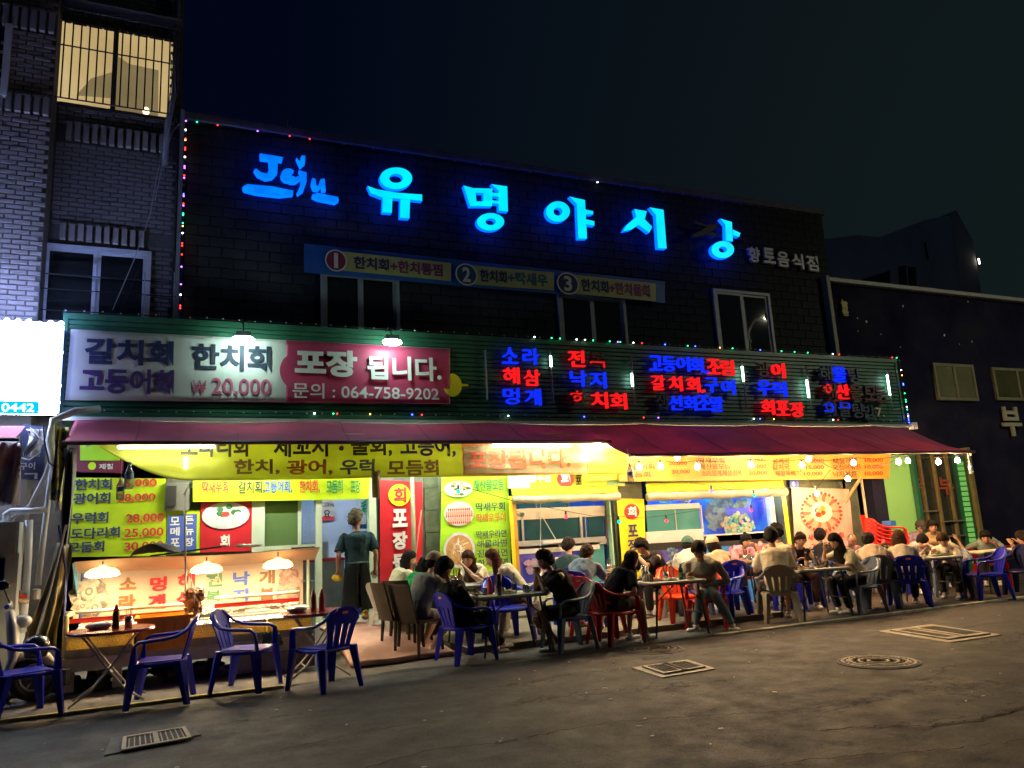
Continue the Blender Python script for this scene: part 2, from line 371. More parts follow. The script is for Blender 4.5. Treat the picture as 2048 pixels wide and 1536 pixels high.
gully('narrow drain grate with pale patched collar below the blue chairs', (310, 1483), [(208, 1512), (222, 1478), (372, 1452), (402, 1470)], [(242, 1506), (384, 1480), (370, 1458), (246, 1479)], 11, [], 'drain covers in the road')
gully('square drain grate in pale frame below the round manhole ring near the red chairs', (1348, 1337), [(1263, 1336), (1374, 1320), (1432, 1338), (1325, 1356)], [(1284, 1336), (1372, 1324), (1412, 1337), (1328, 1351)], 11, [(.44, .56, .0, 1.)], 'drain covers in the road', iron_l, iron)
gully('large rectangular drain grate in pale frame farthest along the road', (1880, 1267), [(1755, 1263), (1862, 1249), (2003, 1270), (1900, 1286)], [(1780, 1263), (1864, 1253), (1982, 1270), (1898, 1281)], 15, [(.3, .36, 0, 1.)], 'drain covers in the road', iron_l, iron)
def manhole(c, r, label, mt):
    t = thing('manhole_cover', label, 'manhole cover', (c.x, c.y, 0), 'manhole covers in the road')
    b = MB(); b.lathe([(r * 1.1, -.02), (r * 1.1, .004), (r, .006), (r, -.02)], (c.x, c.y, 0), 36, collar); b.build('collar', parent=t)
    b = MB(); b.lathe([(r * .98, -.01), (r * .98, .012), (r * .93, .014), (r * .9, .008), (.01, .008)], (c.x, c.y, 0), 36, mt); b.build('lid', parent=t)
    for k, rr in enumerate((.78, .55, .3)):
        b = MB(); b.lathe([(r * rr, .008), (r * rr, .017), (r * (rr - .07), .017), (r * (rr - .07), .008)], (c.x, c.y, 0), 30, mt); b.build('ring', parent=t)
    b = MB()
    for rr, n_ in ((.86, 26), (.66, 20), (.42, 12)):
        for j in range(n_):
            w = 2 * math.pi * j / n_; b.cbox((c.x + r * rr * math.cos(w), c.y + r * rr * math.sin(w), .012), (r * .05, r * .05, .01), mt, w)
    tag(b.build('tread', parent=t), kind='stuff')
manhole(gd(1757, 1324), .37, 'round cast iron manhole cover with rings lit tan in open road', iron_l)
manhole(gd(1310, 1299), .33, 'dark round manhole cover half under the dark red chair', iron)
for i, (pts, w_) in enumerate((([(1040, 1478), (1120, 1462), (1230, 1444), (1340, 1436), (1470, 1428), (1560, 1424), (1700, 1408), (1790, 1398)], .006), ([(1480, 1540), (1620, 1520), (1760, 1508), (1900, 1500), (2060, 1478)], .005), ([(1640, 1462), (1760, 1452), (1860, 1452), (1950, 1440), (2060, 1412)], .012), ([(700, 1545), (860, 1500), (980, 1488), (1040, 1478)], .008), ([(560, 1500), (700, 1470), (820, 1448), (900, 1440)], .006))):
    V = []; 
    for (p_, q_) in zip(pts, pts[1:]):
        for k in range(14):
            g_ = gd(p_[0] + (q_[0] - p_[0]) * k / 14, p_[1] + (q_[1] - p_[1]) * k / 14); V.append(Vector((g_.x, g_.y + .05 * mnoise.noise(Vector((g_.x * 9, i, 0))) + .03 * mnoise.noise(Vector((g_.x * 31, i, 0))), .0035)))
    b = MB(); n_ = len(V); vs = []
    for k, v in enumerate(V):
        h_ = w_ * (.35 + .9 * abs(mnoise.noise(Vector((v.x * 7, 5, i))))) * 2; vs += [v - Vector((0, h_, 0)), v + Vector((0, h_, 0))]
    b.add(vs, [(2 * k, 2 * k + 2, 2 * k + 3, 2 * k + 1) for k in range(n_ - 1)], M('crack_tar', (.012, .011, .010), .9, .3)); tag(b.build('road_crack'), kind='structure')
# litter specks and cigarette ends on the asphalt
b = MB()
for k in range(70):
    x = rnd.uniform(-1, 12); y = rnd.uniform(4.5, 8.6); s_ = rnd.uniform(.006, .022); b.cbox((x, y, .006), (s_ * 2, s_, .004), M('litter', (.5, .48, .44), .8, .3), rnd.uniform(0, 3))
tag(b.build('litter'), 'small white scraps and cigarette ends scattered over the asphalt', 'litter', kind='stuff')

# ------------------------------------------------------------------ brick helpers
def brickwork(parent, x0, x1, z0, z1, Y, bw, bh, mat, keep=300, holes=(), gap=.012, d=.03, rank=None, jit=.25):
    """courses of single bricks on the wall plane Y; the `keep` that show largest are objects of their own, the others one joined part"""
    cells = []; k = 0; z = z0
    while z + bh <= z1 + .01:
        x = x0 - (bw / 2 if k % 2 else 0)
        while x < x1:
            a, c = max(x, x0) + gap / 2, min(x + bw, x1) - gap / 2
            if c - a > bw * .2 and not any(hx0 < (a + c) / 2 < hx1 and hz0 < z + bh / 2 < hz1 for hx0, hx1, hz0, hz1 in holes): cells.append((a, c, z + gap / 2, z + bh - gap / 2))
            x += bw
        z += bh; k += 1
    cells.sort(key=rank or (lambda q: (q[0]) ** 2 + (q[2] - 2) ** 2))
    org = origin(parent); full = MB(); w = bw - gap; h = bh - gap
    vs = [(0, 0, 0), (w, 0, 0), (w, 0, h), (0, 0, h), (.006, -d, .006), (w - .006, -d, .006), (w - .006, -d, h - .006), (.006, -d, h - .006)]
    fs = [(4, 5, 6, 7), (0, 1, 5, 4), (1, 2, 6, 5), (2, 3, 7, 6), (3, 0, 4, 7)]
    full.add(vs, fs, mat); me = full.mesh('brick'); rest = MB()
    for i, (a, c, zb, zt) in enumerate(cells):
        y = Y + rnd.uniform(-jit, jit) * d
        if i < keep:
            o = link('brick', me, parent); o.location = (a - org.x, y - org.y, zb - org.z); o.scale = ((c - a) / w, 1, 1)
        else:
            s_ = (c - a) / w; rest.add([(a + p[0] * s_, y + p[1], zb + p[2]) for p in vs], fs, mat)
    if rest.v: tag(rest.build('brick_field', parent=parent), kind='stuff')
def soldiers(parent, x0, x1, z0, z1, Y, step, mat, d=.07):
    org = origin(parent); b = MB(); w = step * .62; b.box((0, -d, 0), (w, 0, z1 - z0), mat); me = b.mesh('upright_brick')
    x = x0
    while x + w < x1:
        o = link('upright_brick', me, parent); o.location = (x - org.x, Y - org.y, z0 - org.z + rnd.uniform(-.01, .01)); x += step

# ------------------------------------------------------------------ main restaurant building
WY = 12.3; FY = 11.5
X_L, X_R, ROOF = -.03, 13.36, 8.27
bl = thing('market_building', 'dark stone clad seafood restaurant building with blue glowing letters on its upper wall', 'building', (6.6, WY, 0))
b = MB(); b.box((X_L, WY, 3.0), (X_R, WY + 7, ROOF), stone_m); b.box((X_L - .05, WY - .06, ROOF), (X_R + .05, WY + 7, ROOF + .12), M('coping', (.12, .12, .12), .8)); b.build('wall', parent=bl)
# ground floor: piers and lintel round the openings
pier = M('pier_green_grey', (.10, .12, .085), .8, .3, 4, .3, 20)
def wx(px, py=1080, Y=WY): return at(px, py, Y).x
dz = .16
b = MB()
for a, c in ((125, 505), (757, 882), (1232, 1292), (1572, 1705), (1700, 1728)):
    b.box((wx(a), WY, 0), (wx(c), WY + .35, 3.0), pier)
b.box((wx(882), WY + .02, 0), (wx(1020), WY + .35, 3.0), pier)
b.box((wx(505), WY, 0), (wx(640), WY + .3, .95), pier); b.box((wx(1020), WY, 0), (wx(1232), WY + .3, .38), pier); b.box((wx(1292), WY, 0), (wx(1572), WY + .3, .38), pier)
b.box((wx(125), WY + .01, 2.62), (wx(1728), WY + .34, 3.0), pier)
b.build('ground_floor_wall', parent=bl)
# weathered stones at the brighter right end of the upper wall, and dim ones elsewhere
holes = [(at(a, 620, WY).x, at(c, 620, WY).x, at(a, d_, WY).z, at(a, e_, WY).z) for a, c, d_, e_ in ((615, 795, 700, 535), (1110, 1245, 720, 590), (1418, 1535, 720, 575))]
holes.append((at(1418, 640, WY).x, at(1538, 640, WY).x, 4.7, 6.35))
brickwork(bl, X_L + .02, X_R - .05, 4.8, 8.2, WY, .36, .17, stone_r, 300, holes, .007, .018, rank=lambda q: (X_R - q[2] * .25 - q[0]))
# upper windows
def sash_window(cx0, cx1, pytl, pybl, label=None, dim=1., curtains=True, parent=bl, Y=WY, fr=white_fr, nsash=2, proud=.06):
    x0, x1 = at(cx0, pytl, Y).x, at(cx1, pytl, Y).x; z1, z0 = at(cx0, pytl, Y).z, at(cx0, pybl, Y).z
    t = MB(); w = .06
    t.box((x0, Y - proud, z0), (x0 + w, Y + .02, z1), fr); t.box((x1 - w, Y - proud, z0), (x1, Y + .02, z1), fr); t.box((x0 + w, Y - proud, z0), (x1 - w, Y + .02, z0 + w), fr); t.box((x0 + w, Y - proud, z1 - w), (x1 - w, Y + .02, z1), fr)
    f = t.build('window', parent=parent)
    for k in range(nsash):
        a = x0 + w + (x1 - x0 - 2 * w) * k / nsash; c = x0 + w + (x1 - x0 - 2 * w) * (k + 1) / nsash; yy = Y - .035 + .02 * k
        s_ = MB(); s_.box((a + .05, yy, z0 + w + .05), (c - .05, yy + .006, z1 - w - .05), glass('window_pane', (.35, .4, .42), .05, .03)); s_.build('pane', parent=f)
        s_ = MB(); q = .05
        for bx in (((a, z0 + w), (a + q, z1 - w)), ((c - q, z0 + w), (c, z1 - w)), ((a + q, z0 + w), (c - q, z0 + w + q)), ((a + q, z1 - w - q), (c - q, z1 - w))):
            s_.box((bx[0][0], yy - .01, bx[0][1]), (bx[1][0], yy + .025, bx[1][1]), fr)
        s_.build('sash', parent=f)
    bk = MB(); bk.box((x0 + w, Y - .012, z0 + w), (x1 - w, Y - .003, z1 - w), dark); bk.build('room_dark', parent=f)
    return f, x0, x1, z0, z1
white_grey = M('frame_weathered', (.30, .31, .31), .5, .12)  # greyer white for the upper window frames
sash_window(640, 796, 540, 700, fr=white_grey); sash_window(1112, 1246, 585, 715, fr=white_grey); sash_window(1422, 1534, 578, 715, fr=white_grey)
# curtains in the dark windows
for a, c, y0, y1 in ((650, 690, 560, 690), (700, 712, 560, 690), (1120, 1150, 605, 710), (1170, 1182, 600, 710), (1440, 1462, 600, 705), (1484, 1500, 600, 705)):
    p0 = at(a, y0, WY - .016); p1 = at(c, y1, WY - .016); q = MB()
    q.grid(14, 1, lambda u, v: (p0.x + (p1.x - p0.x) * u, WY - .018 + .004 * math.sin(u * 25), p0.z + (p1.z - p0.z) * v), M('curtain_grey', (.34, .36, .33), .9, .25, 12)); q.build('curtain', parent=bl)

# ------------------------------------------------------------------ neon letters on the upper wall
NY = WY - .30
cyan = MR('neon_cyan', [(0, (0, .26, .62)), (.45, (0, .44, .64)), (1, (0, .60, .66))], 2.2, .5, emit=1.); cside = MI('neon_blue_side', (.0, .045, 1.0), 3.2); cblue = MR('neon_mid_blue', [(0, (0, .05, .58)), (.5, (0, .11, .62)), (1, (0, .22, .62))], 4, .5, emit=1.)
unlit = M('acrylic_unlit', (.06, .07, .09), .4, .1); unlit_w = M('acrylic_white_unlit', (.55, .55, .56), .5, .1)
def zz(T):
    ox, oy, s = T; return lambda p: at(ox + p[0] / s, oy + p[1] / s, NY)
def halo(b, pts, cmat, smat):
    """letter face with a slightly larger, deeper blue body behind it"""
    n = len(pts); c = sum((Vector(p) for p in pts), Vector()) / n
    b.prism(pts[::-1], (0, .10, 0), cmat, smat)
def ring(b, c, ro, ri, f, cmat, smat, n=28, th=.10, a0=0, a1=2 * math.pi):
    vs = []
    for k in range(n + 1):
        w = a0 + (a1 - a0) * k / n; vs += [f((c[0] + ro[0] * math.cos(w), c[1] + ro[1] * math.sin(w))), f((c[0] + ri[0] * math.cos(w), c[1] + ri[1] * math.sin(w)))]
    m_ = len(vs); bk = [v + Vector((0, th, 0)) for v in vs]
    fr_ = [(2 * k, 2 * k + 1, 2 * k + 3, 2 * k + 2) for k in range(n)]
    b.add(vs, fr_, cmat)
    sd = [(2 * k, 2 * k + 2, 2 * k + 2 + m_, 2 * k + m_) for k in range(n)] + [(2 * k + 1 + m_, 2 * k + 3 + m_, 2 * k + 3, 2 * k + 1) for k in range(n)] + [(2 * k + m_, 2 * k + 2 + m_, 2 * k + 3 + m_, 2 * k + 1 + m_) for k in range(n)]
    b.add(vs + bk, sd, smat)
T1 = zz((340, 200, 2.926)); T2 = zz((900, 330, 2.926))
def letter(T, rings, polys, cmat, smat, parent):
    b = MB()
    for r_ in rings: ring(b, r_[0], r_[1], r_[2], T, cmat, smat, *([24, .1] + list(r_[3]) if len(r_) > 3 else []))
    for p_ in polys: halo(b, [T(q) for q in p_], cmat, smat)
    return b.build('letter', parent=parent)
sg = thing('roof_sign', 'glowing cyan Korean letters and a small word reading Jeju high on the dark wall', 'neon sign', (6, NY, 6.8))
letter(T1, [((1323, 458), (95, 64), (40, 27))], [[(1157, 503), (1210, 522), (1330, 543), (1476, 553), (1476, 590), (1405, 582), (1240, 570), (1175, 545)], [(1246, 571), (1302, 577), (1298, 660), (1243, 656)], [(1349, 580), (1405, 583), (1401, 692), (1346, 688)]], cyan, cside, sg)
letter(T2, [((238, 332), (80, 51), (30, 20))], [[(80, 120), (135, 135), (250, 138), (246, 165), (150, 162), (155, 213), (240, 212), (242, 240), (118, 240)], [(196, 164), (248, 164), (246, 240), (196, 240)], [(247, 160), (290, 168), (290, 186), (247, 180)], [(243, 205), (288, 212), (288, 228), (243, 222)], [(243, 112), (335, 125), (339, 272), (286, 266), (284, 150)]], cyan, cside, sg)
letter(T2, [((632, 272), (70, 60), (26, 24))], [[(700, 185), (790, 205), (802, 430), (752, 430), (742, 228)], [(792, 260), (838, 270), (838, 288), (793, 288)], [(796, 318), (845, 328), (845, 355), (797, 346)]], cyan, cside, sg)
letter(T2, [], [[(1080, 258), (1152, 270), (1140, 318), (1184, 362), (1166, 396), (1104, 350), (1060, 378), (1014, 386), (1034, 352), (1090, 304)], [(1170, 248), (1250, 262), (1268, 488), (1218, 486), (1204, 292)]], cyan, cside, sg)
letter(T2, [((1597, 495), (66, 50), (24, 18))], [[(1583, 314), (1650, 334), (1655, 446), (1614, 442), (1612, 350)], [(1656, 378), (1700, 398), (1692, 420), (1656, 410)]], cyan, cside, sg)
letter(T2, [], [[(1432, 325), (1500, 350), (1568, 345), (1556, 372), (1500, 404), (1425, 425), (1420, 405), (1480, 378), (1505, 360), (1440, 345)], [(1512, 386), (1562, 402), (1545, 425), (1504, 403)]], unlit, unlit, sg)
letter(T1, [], [[(527, 312), (662, 334), (655, 356), (632, 352), (628, 425), (600, 455), (560, 462), (512, 440), (492, 410), (502, 400), (535, 424), (568, 430), (582, 402), (578, 348), (530, 344)]], cblue, cside, sg)
letter(T1, [((692, 438), (42, 38), (18, 14), (.3, 5.6))], [[(672, 432), (712, 426), (712, 440), (676, 448)], [(700, 462), (735, 452), (762, 440), (765, 462), (735, 482), (700, 482)]], cblue, cside, sg)
letter(T1, [], [[(755, 410), (800, 424), (799, 480), (781, 530), (750, 552), (744, 540), (765, 495), (770, 450)], [(740, 338), (762, 362), (770, 324), (792, 326), (790, 370), (764, 392)]], cblue, cside, sg)
letter(T1, [], [[(834, 455), (852, 462), (856, 498), (868, 504), (882, 462), (905, 460), (912, 530), (890, 528), (888, 502), (868, 526), (840, 522), (828, 490)]], cblue, cside, sg)
letter(T1, [], [[(425, 508), (452, 492), (600, 505), (722, 530), (720, 553), (640, 562), (500, 545), (432, 527)]], cblue, cside, sg)
letter(T1, [], [[(834, 552), (862, 543), (985, 568), (988, 590), (968, 602), (862, 580), (834, 566)]], cblue, cside, sg)
for (a, c, y0, y1) in ((735, 850, 385, 398), (925, 1022, 400, 412), (1090, 1190, 428, 440), (1245, 1338, 455, 467), (1385, 1485, 470, 482), (490, 680, 372, 390)):
    p = at(a, y0, NY + .2); q = at(c, y1, NY + .2); b = MB(); b.box((p.x, NY + .105, p.z - .02), (q.x, NY + .29, p.z + .02), dark); b.build('carrier_rail', parent=sg)
sg2 = thing('wall_lettering', 'row of five unlit pale Korean letters beside the last glowing letter', 'sign', (12.3, WY - .12, 6.5))
for ch, x, y in zip('향토음식점', (1505, 1535, 1563, 1592, 1621), (511, 513, 520, 524, 528)): text(ch, x, y, 23, 30, WY - .05, unlit_w, sg2, 'letter', .06, .03)

# blue banner with three set menus
UB = WY - .16
ub = thing('set_menu_banner', 'long blue vinyl strip with three numbered yellow set menu panels under the neon letters', 'banner', (5, UB, 5.8))
def strip(px, Y, mat, name='sheet', parent=None, n=24, amp=.008, th=.003, seed=0, nz=3):
    TL, TR, BR, BLc = [at(x, y, Y) for x, y in px]
    def fn(u, v):
        p = TL.lerp(TR, u).lerp(BLc.lerp(BR, u), v); y = Y + amp * mnoise.noise(Vector((p.x * 2.2 + seed, p.z * 3, seed)))
        return (p.x, y, p.z)
    b = MB(); b.grid(n, nz, fn, mat, th); return b.build(name, parent=parent, smooth=False)
strip([(608, 487), (1330, 563), (1330, 606), (608, 545)], UB, M('vinyl_blue', (.02, .12, .42), .5, .15, 2), 'sheet', ub, 40, .02)
py_ = M('panel_yellow', (.48, .50, .18), .5, .1)
def disc(cx, cy, rpx, Y, mat, name, parent, rim=None, sx=1.):
    c = at(cx, cy, Y); r = (at(cx + rpx, cy, Y).x - at(cx - rpx, cy, Y).x) / 2; rz_ = (at(cx, cy - rpx, Y).z - at(cx, cy + rpx, Y).z) / 2
    b = MB(); pts = [(c.x + r * sx * math.cos(w), Y, c.z + rz_ * math.sin(w)) for w in [2 * math.pi * k / 32 for k in range(32)]]; b.prism(pts, (0, .002, 0), mat)
    if rim:
        b2 = MB(); ringpts = []
        for k in range(33):
            w = 2 * math.pi * k / 32; ringpts += [(c.x + r * sx * math.cos(w), Y - .002, c.z + rz_ * math.sin(w)), (c.x + r * .88 * sx * math.cos(w), Y - .002, c.z + rz_ * .88 * math.sin(w))]
        b.add(ringpts, [(2 * k, 2 * k + 1, 2 * k + 3, 2 * k + 2) for k in range(32)], rim)
    return b.build(name, parent=parent)
for (a, c, yl, yr, cx, cy, num, t1, t2, m2, dm) in ((675, 902, 521, 543, 672, 521, '1', '한치회', '+한치통찜', purple_ink, M('disc_maroon', (.25, .03, .08), .5, 0)), (935, 1108, 549, 562, 933, 549, '2', '한치회', '+딱새우', M('ink_teal', (.03, .16, .22), .6, 0), M('disc_teal', (.02, .09, .16), .5, 0)), (1138, 1312, 567, 584, 1136, 567, '3', '한치회', '+한치물회', purple_ink, M('disc_navy', (.02, .03, .12), .5, 0))):
    strip([(a, yl - 19), (c, yr - 17), (c, yr + 19), (a, yl + 19)], UB - .035, py_, 'panel', ub, 10, .0)
    disc(cx, cy, 22, UB - .045, dm, 'number_disc', ub, white_ink); text(num, cx, cy, 8 if num == '1' else 16, 30, UB - .05, white_ink, ub, bold=.03)
    w_ = c - a; text(t1, a + w_ * .30, yl + (yr - yl) * .3, w_ * .31, 25, UB - .04, navy, ub, bold=.035); text(t2, a + w_ * .70, yl + (yr - yl) * .70, w_ * .46, 25, UB - .04, m2, ub, bold=.035)

# ------------------------------------------------------------------ green slatted fascia
FX0, FX1 = at(128, 700, FY).x, at(1800, 790, FY).x; FZ0, FZ1 = 3.33, 4.70
fa = thing('fascia_signboard', 'long dark green slatted signboard running over the whole shopfront', 'signboard', ((FX0 + FX1) / 2, FY, FZ0))
b = MB(); b.box((FX0, FY + .03, FZ0), (FX1, WY - .01, FZ1), greendark); b.build('case', parent=fa)
ns = 17; sh = (FZ1 - FZ0 - .10) / ns
for k in range(ns):
    z = FZ0 + .05 + k * sh; b = MB(); n_ = 48
    sag = [rnd.uniform(-.003, .003) for _ in range(n_ + 1)]
    b.grid(n_, 3, lambda u, v: (FX0 + .03 + (FX1 - FX0 - .06) * u, FY + (.022, .0, .0, .028)[int(round(v * 3))] + sag[int(round(u * n_))], z + sh * (.02, .18, .86, .97)[int(round(v * 3))]), greenpaint); b.build('slat', parent=fa)
b = MB(); b.box((FX0 - .03, FY - .03, FZ1 - .05), (FX1 + .03, WY, FZ1 + .03), greenpaint); b.box((FX0 - .03, FY - .03, FZ0 - .02), (FX1 + .03, WY, FZ0 + .05), greenpaint); b.box((FX0 - .03, FY - .02, FZ0 + .05), (FX0 + .03, WY, FZ1 - .05), greenpaint); b.box((FX1 - .03, FY - .02, FZ0 + .05), (FX1 + .03, WY, FZ1 - .05), greenpaint); b.build('frame', parent=fa)
b = MB(); b.box((FX0 - .05, FY - .10, FZ0 - .075), (FX1 + .12, FY - .035, FZ0 - .025), gutter_m); b.cbox((FX1 + .16, FY - .07, FZ0 - .05), (.12, .12, .14), gutter_m); b.build('gutter', parent=fa)

# fascia lettering, LED characters
LR = MI('led_red', (1, .010, .012), .66); LB = MI('led_blue', (.004, .022, 1.0), .72); LRd = M('led_red_unlit', (.12, .025, .025), .5, 0); LBd = M('led_blue_unlit', (.03, .06, .13), .5, 0)
led = thing('led_menu_letters', 'rows of small red and blue glowing Korean menu letters on the green slats', 'neon sign', (9.5, FY - .08, FZ0))
LY = FY - .07
back = MB()
def ledc(ch, x, y, col, w=31, h=32):
    m_ = dict(r=LR, b=LB, R=LRd, B=LBd)[col]; text(ch, x, y, w, h, LY, m_, led, 'letter', .07, .0 if col in 'rb' else .015)
for s_, x, y, col in [('소', 1018, 712, 'b'), ('라', 1060, 714, 'b'), ('해', 1021, 752, 'r'), ('삼', 1062, 756, 'r'), ('멍', 1021, 793, 'b'), ('게', 1064, 795, 'b'),
    ('전', 1151, 718, 'r'), ('복', 1193, 722, 'R'), ('낙', 1155, 758, 'b'), ('지', 1194, 761, 'b'), ('한', 1153, 797, 'R'), ('치', 1197, 801, 'r'), ('회', 1235, 803, 'r')]: ledc(s_, x, y, col)
ledc('ㄱ', 1193, 731, 'r', 26, 12); ledc('ㅎ', 1151, 793, 'r', 22, 20)
for s_, x, y, col in [('고', 1309, 727, 'b'), ('등', 1336, 729, 'b'), ('어', 1364, 729, 'b'), ('회', 1391, 731, 'b'), ('조', 1425, 734, 'r'), ('림', 1452, 736, 'r'),
    ('갈', 1314, 766, 'r'), ('치', 1349, 768, 'r'), ('회', 1384, 770, 'r'), ('구', 1421, 771, 'b'), ('이', 1454, 775, 'b'), ('생', 1320, 804, 'B'), ('선', 1349, 806, 'b'), ('회', 1378, 807, 'b'), ('조', 1405, 806, 'b'), ('말', 1431, 809, 'b'),
    ('광', 1522, 740, 'R'), ('어', 1554, 742, 'r'), ('우', 1526, 776, 'b'), ('럭', 1557, 779, 'b'), ('회', 1533, 815, 'r'), ('포', 1563, 817, 'r'), ('장', 1592, 820, 'r'),
    ('해', 1648, 748, 'B'), ('물', 1676, 750, 'b'), ('탕', 1704, 753, 'B'), ('해', 1655, 782, 'R'), ('산', 1683, 784, 'r'), ('물', 1707, 786, 'R'), ('모', 1736, 788, 'R'), ('둠', 1757, 790, 'R'),
    ('회', 1655, 818, 'B'), ('물', 1684, 820, 'B'), ('탕', 1712, 822, 'B'), ('밥', 1733, 824, 'B')]: ledc(s_, x, y, col, 24.5, 29)
ledc('ㅇ', 1652, 778, 'r', 12, 18); ledc('ㅇ', 1655, 816, 'b', 16, 20); ledc('ㅁ', 1685, 812, 'b', 20, 10)
text('.', 1411, 745, 5, 5, LY, LB, led, 'letter', .07); text('.', 1404, 783, 6, 6, LY, LR, led, 'letter', .07); text('7.', 1757, 825, 16, 18, LY, M('acrylic_cream', (.6, .62, .45), .5, 0), led, 'letter', .04)
tube_w = MI('led_white', (.75, 1, .95), 6.)
for i, (x, y0, y1, a, c) in enumerate(((971, 700, 800, 0, 0), (1101, 703, 805, 712, 733), (1263, 712, 808, 747, 772), (1484, 722, 815, 733, 762), (1613, 732, 818, 760, 795), (1774, 742, 820, 750, 790))):
    t = thing('falling_light_tube', ['unlit thin vertical light tube at the banner end of the green slats', 'thin vertical light tube lit at its top before the second letter column', 'thin vertical light tube lit at its middle before the third letter column', 'thin vertical light tube lit at its top between third and fourth letter columns', 'thin vertical light tube lit at its middle before the last letter column', 'thin vertical light tube lit near the far end of the green slats'][i], 'light tube', at(x, y1, LY), 'light tubes on the green signboard')
    p, q = at(x, y0, LY), at(x + 3 + (x - 1000) * .011, y1, LY); p.x = q.x = (p.x + q.x) / 2
    b = MB(); b.tube([p, q], .016, 6, M('tube_clear', (.25, .3, .28), .3, 0)); b.build('casing', parent=t)
    if a:
        p, q = at(x, a, LY - .02), at(x, c, LY - .02); b = MB(); b.tube([(p.x, p.y, p.z), (p.x, q.y, q.z)], .02, 6, tube_w); b.build('lit_section', parent=t)

# white and pink banner
BY = FY - .05
fb = thing('takeaway_banner', 'white and pink vinyl banner with raw fish prices and phone number on green slats', 'banner', (3, BY, 3.5))
def bwarp(x, z): return BY + .012 * math.sin(z * 9 + math.sin(x * 1.3) * 1.5) * (0.5 + .5 * math.sin(x * .9)) + .01 * mnoise.noise(Vector((x * 1.1, z * 6, 0)))
def bsheet(px, mat, name, off=0., n=60, nz=10):
    TL, TR, BR, BLc = [at(x, y, BY) for x, y in px]
    def fn(u, v):
        p = TL.lerp(TR, u).lerp(BLc.lerp(BR, u), v); return (p.x, bwarp(p.x, p.z) + off, p.z)
    b = MB(); b.grid(n, nz, fn, mat, .002); b.build(name, parent=fb, smooth=True)
vw = M('vinyl_white', (.60, .60, .55), .45, .06, 2)
bsheet([(142, 658), (900, 697), (900, 808), (130, 800)], vw, 'sheet')
vp = M('vinyl_pink', (.50, .055, .13), .45, .08, 2)
bsheet([(572, 681), (899, 698), (899, 807), (572, 805)], vp, 'pink_field', -.006)
disc(600, 742, 40, BY - .022, vp, 'pink_curve', fb)
bt = lambda *a, **k: text(*a, warp=lambda x, z: bwarp(x, z) - .012, depth=.002, **k)
bt('갈치회', 260, 705, 178, 52, BY, navy, fb, bold=.035); bt('고등어회', 256, 763, 188, 50, BY, M('ink_violet', (.07, .03, .16), .6, 0), fb, bold=.035)
bt('한치회', 464, 716, 158, 52, BY, M('ink_deep', (.012, .02, .05), .6, 0), fb, bold=.035); bt('₩', 399, 774, 28, 26, BY, pink_ink, fb, bold=0); bt('20,000', 483, 776, 118, 37, BY, pink_ink, fb, bold=.01)
text('포장', 653, 726, 125, 54, BY - .05, white_ink, fb, bold=.045); text('됩니다.', 810, 737, 148, 48, BY - .05, white_ink, fb, bold=.03); text('문의 : 064-758-9202', 737, 784, 292, 30, BY - .05, white_ink, fb, bold=.012)
b = MB(); c = at(905, 770, BY); b.prism([(c.x + .16 * math.cos(w), BY - .002, c.z + .19 * math.sin(w)) for w in [2 * math.pi * k / 24 for k in range(24)]], (0, .02, 0), yellow); b.prism([(c.x + .13, BY - .004, c.z + .03), (c.x + .13, BY - .004, c.z - .02), (c.x + .27, BY - .004, c.z - .01), (c.x + .27, BY - .004, c.z + .02)], (0, .02, 0), yellow); b.build('yellow_edge', parent=fb)

# floodlights over the banner
fl_m = MI('floodlight_glow', (.66, 1, .90), 45)
for i, (x, y) in enumerate(((487, 676), (784, 682))):
    p = at(x, y, FY - .38)
    t = thing('floodlight', ['floodlight on a bracket above the white half of the banner', 'floodlight on a bracket above the pink half of the banner'][i], 'floodlight', p, 'floodlights over the banner')
    b = MB(); b.tube([(p.x, FY - .03, FZ1 + .02), (p.x, FY - .2, FZ1 + .04), (p.x, FY - .38, p.z + .1)], .012, 6, dark); b.build('bracket', parent=t)
    b = MB(); b.cbox((p.x, p.y, p.z + .05), (.20, .12, .07), dark, 0, .01); b.build('housing', parent=t)
    b = MB(); b.blob((p.x, p.y - .01, p.z - .02), (.15, .075, .055), 14, 10, fl_m); b.build('lens', parent=t)

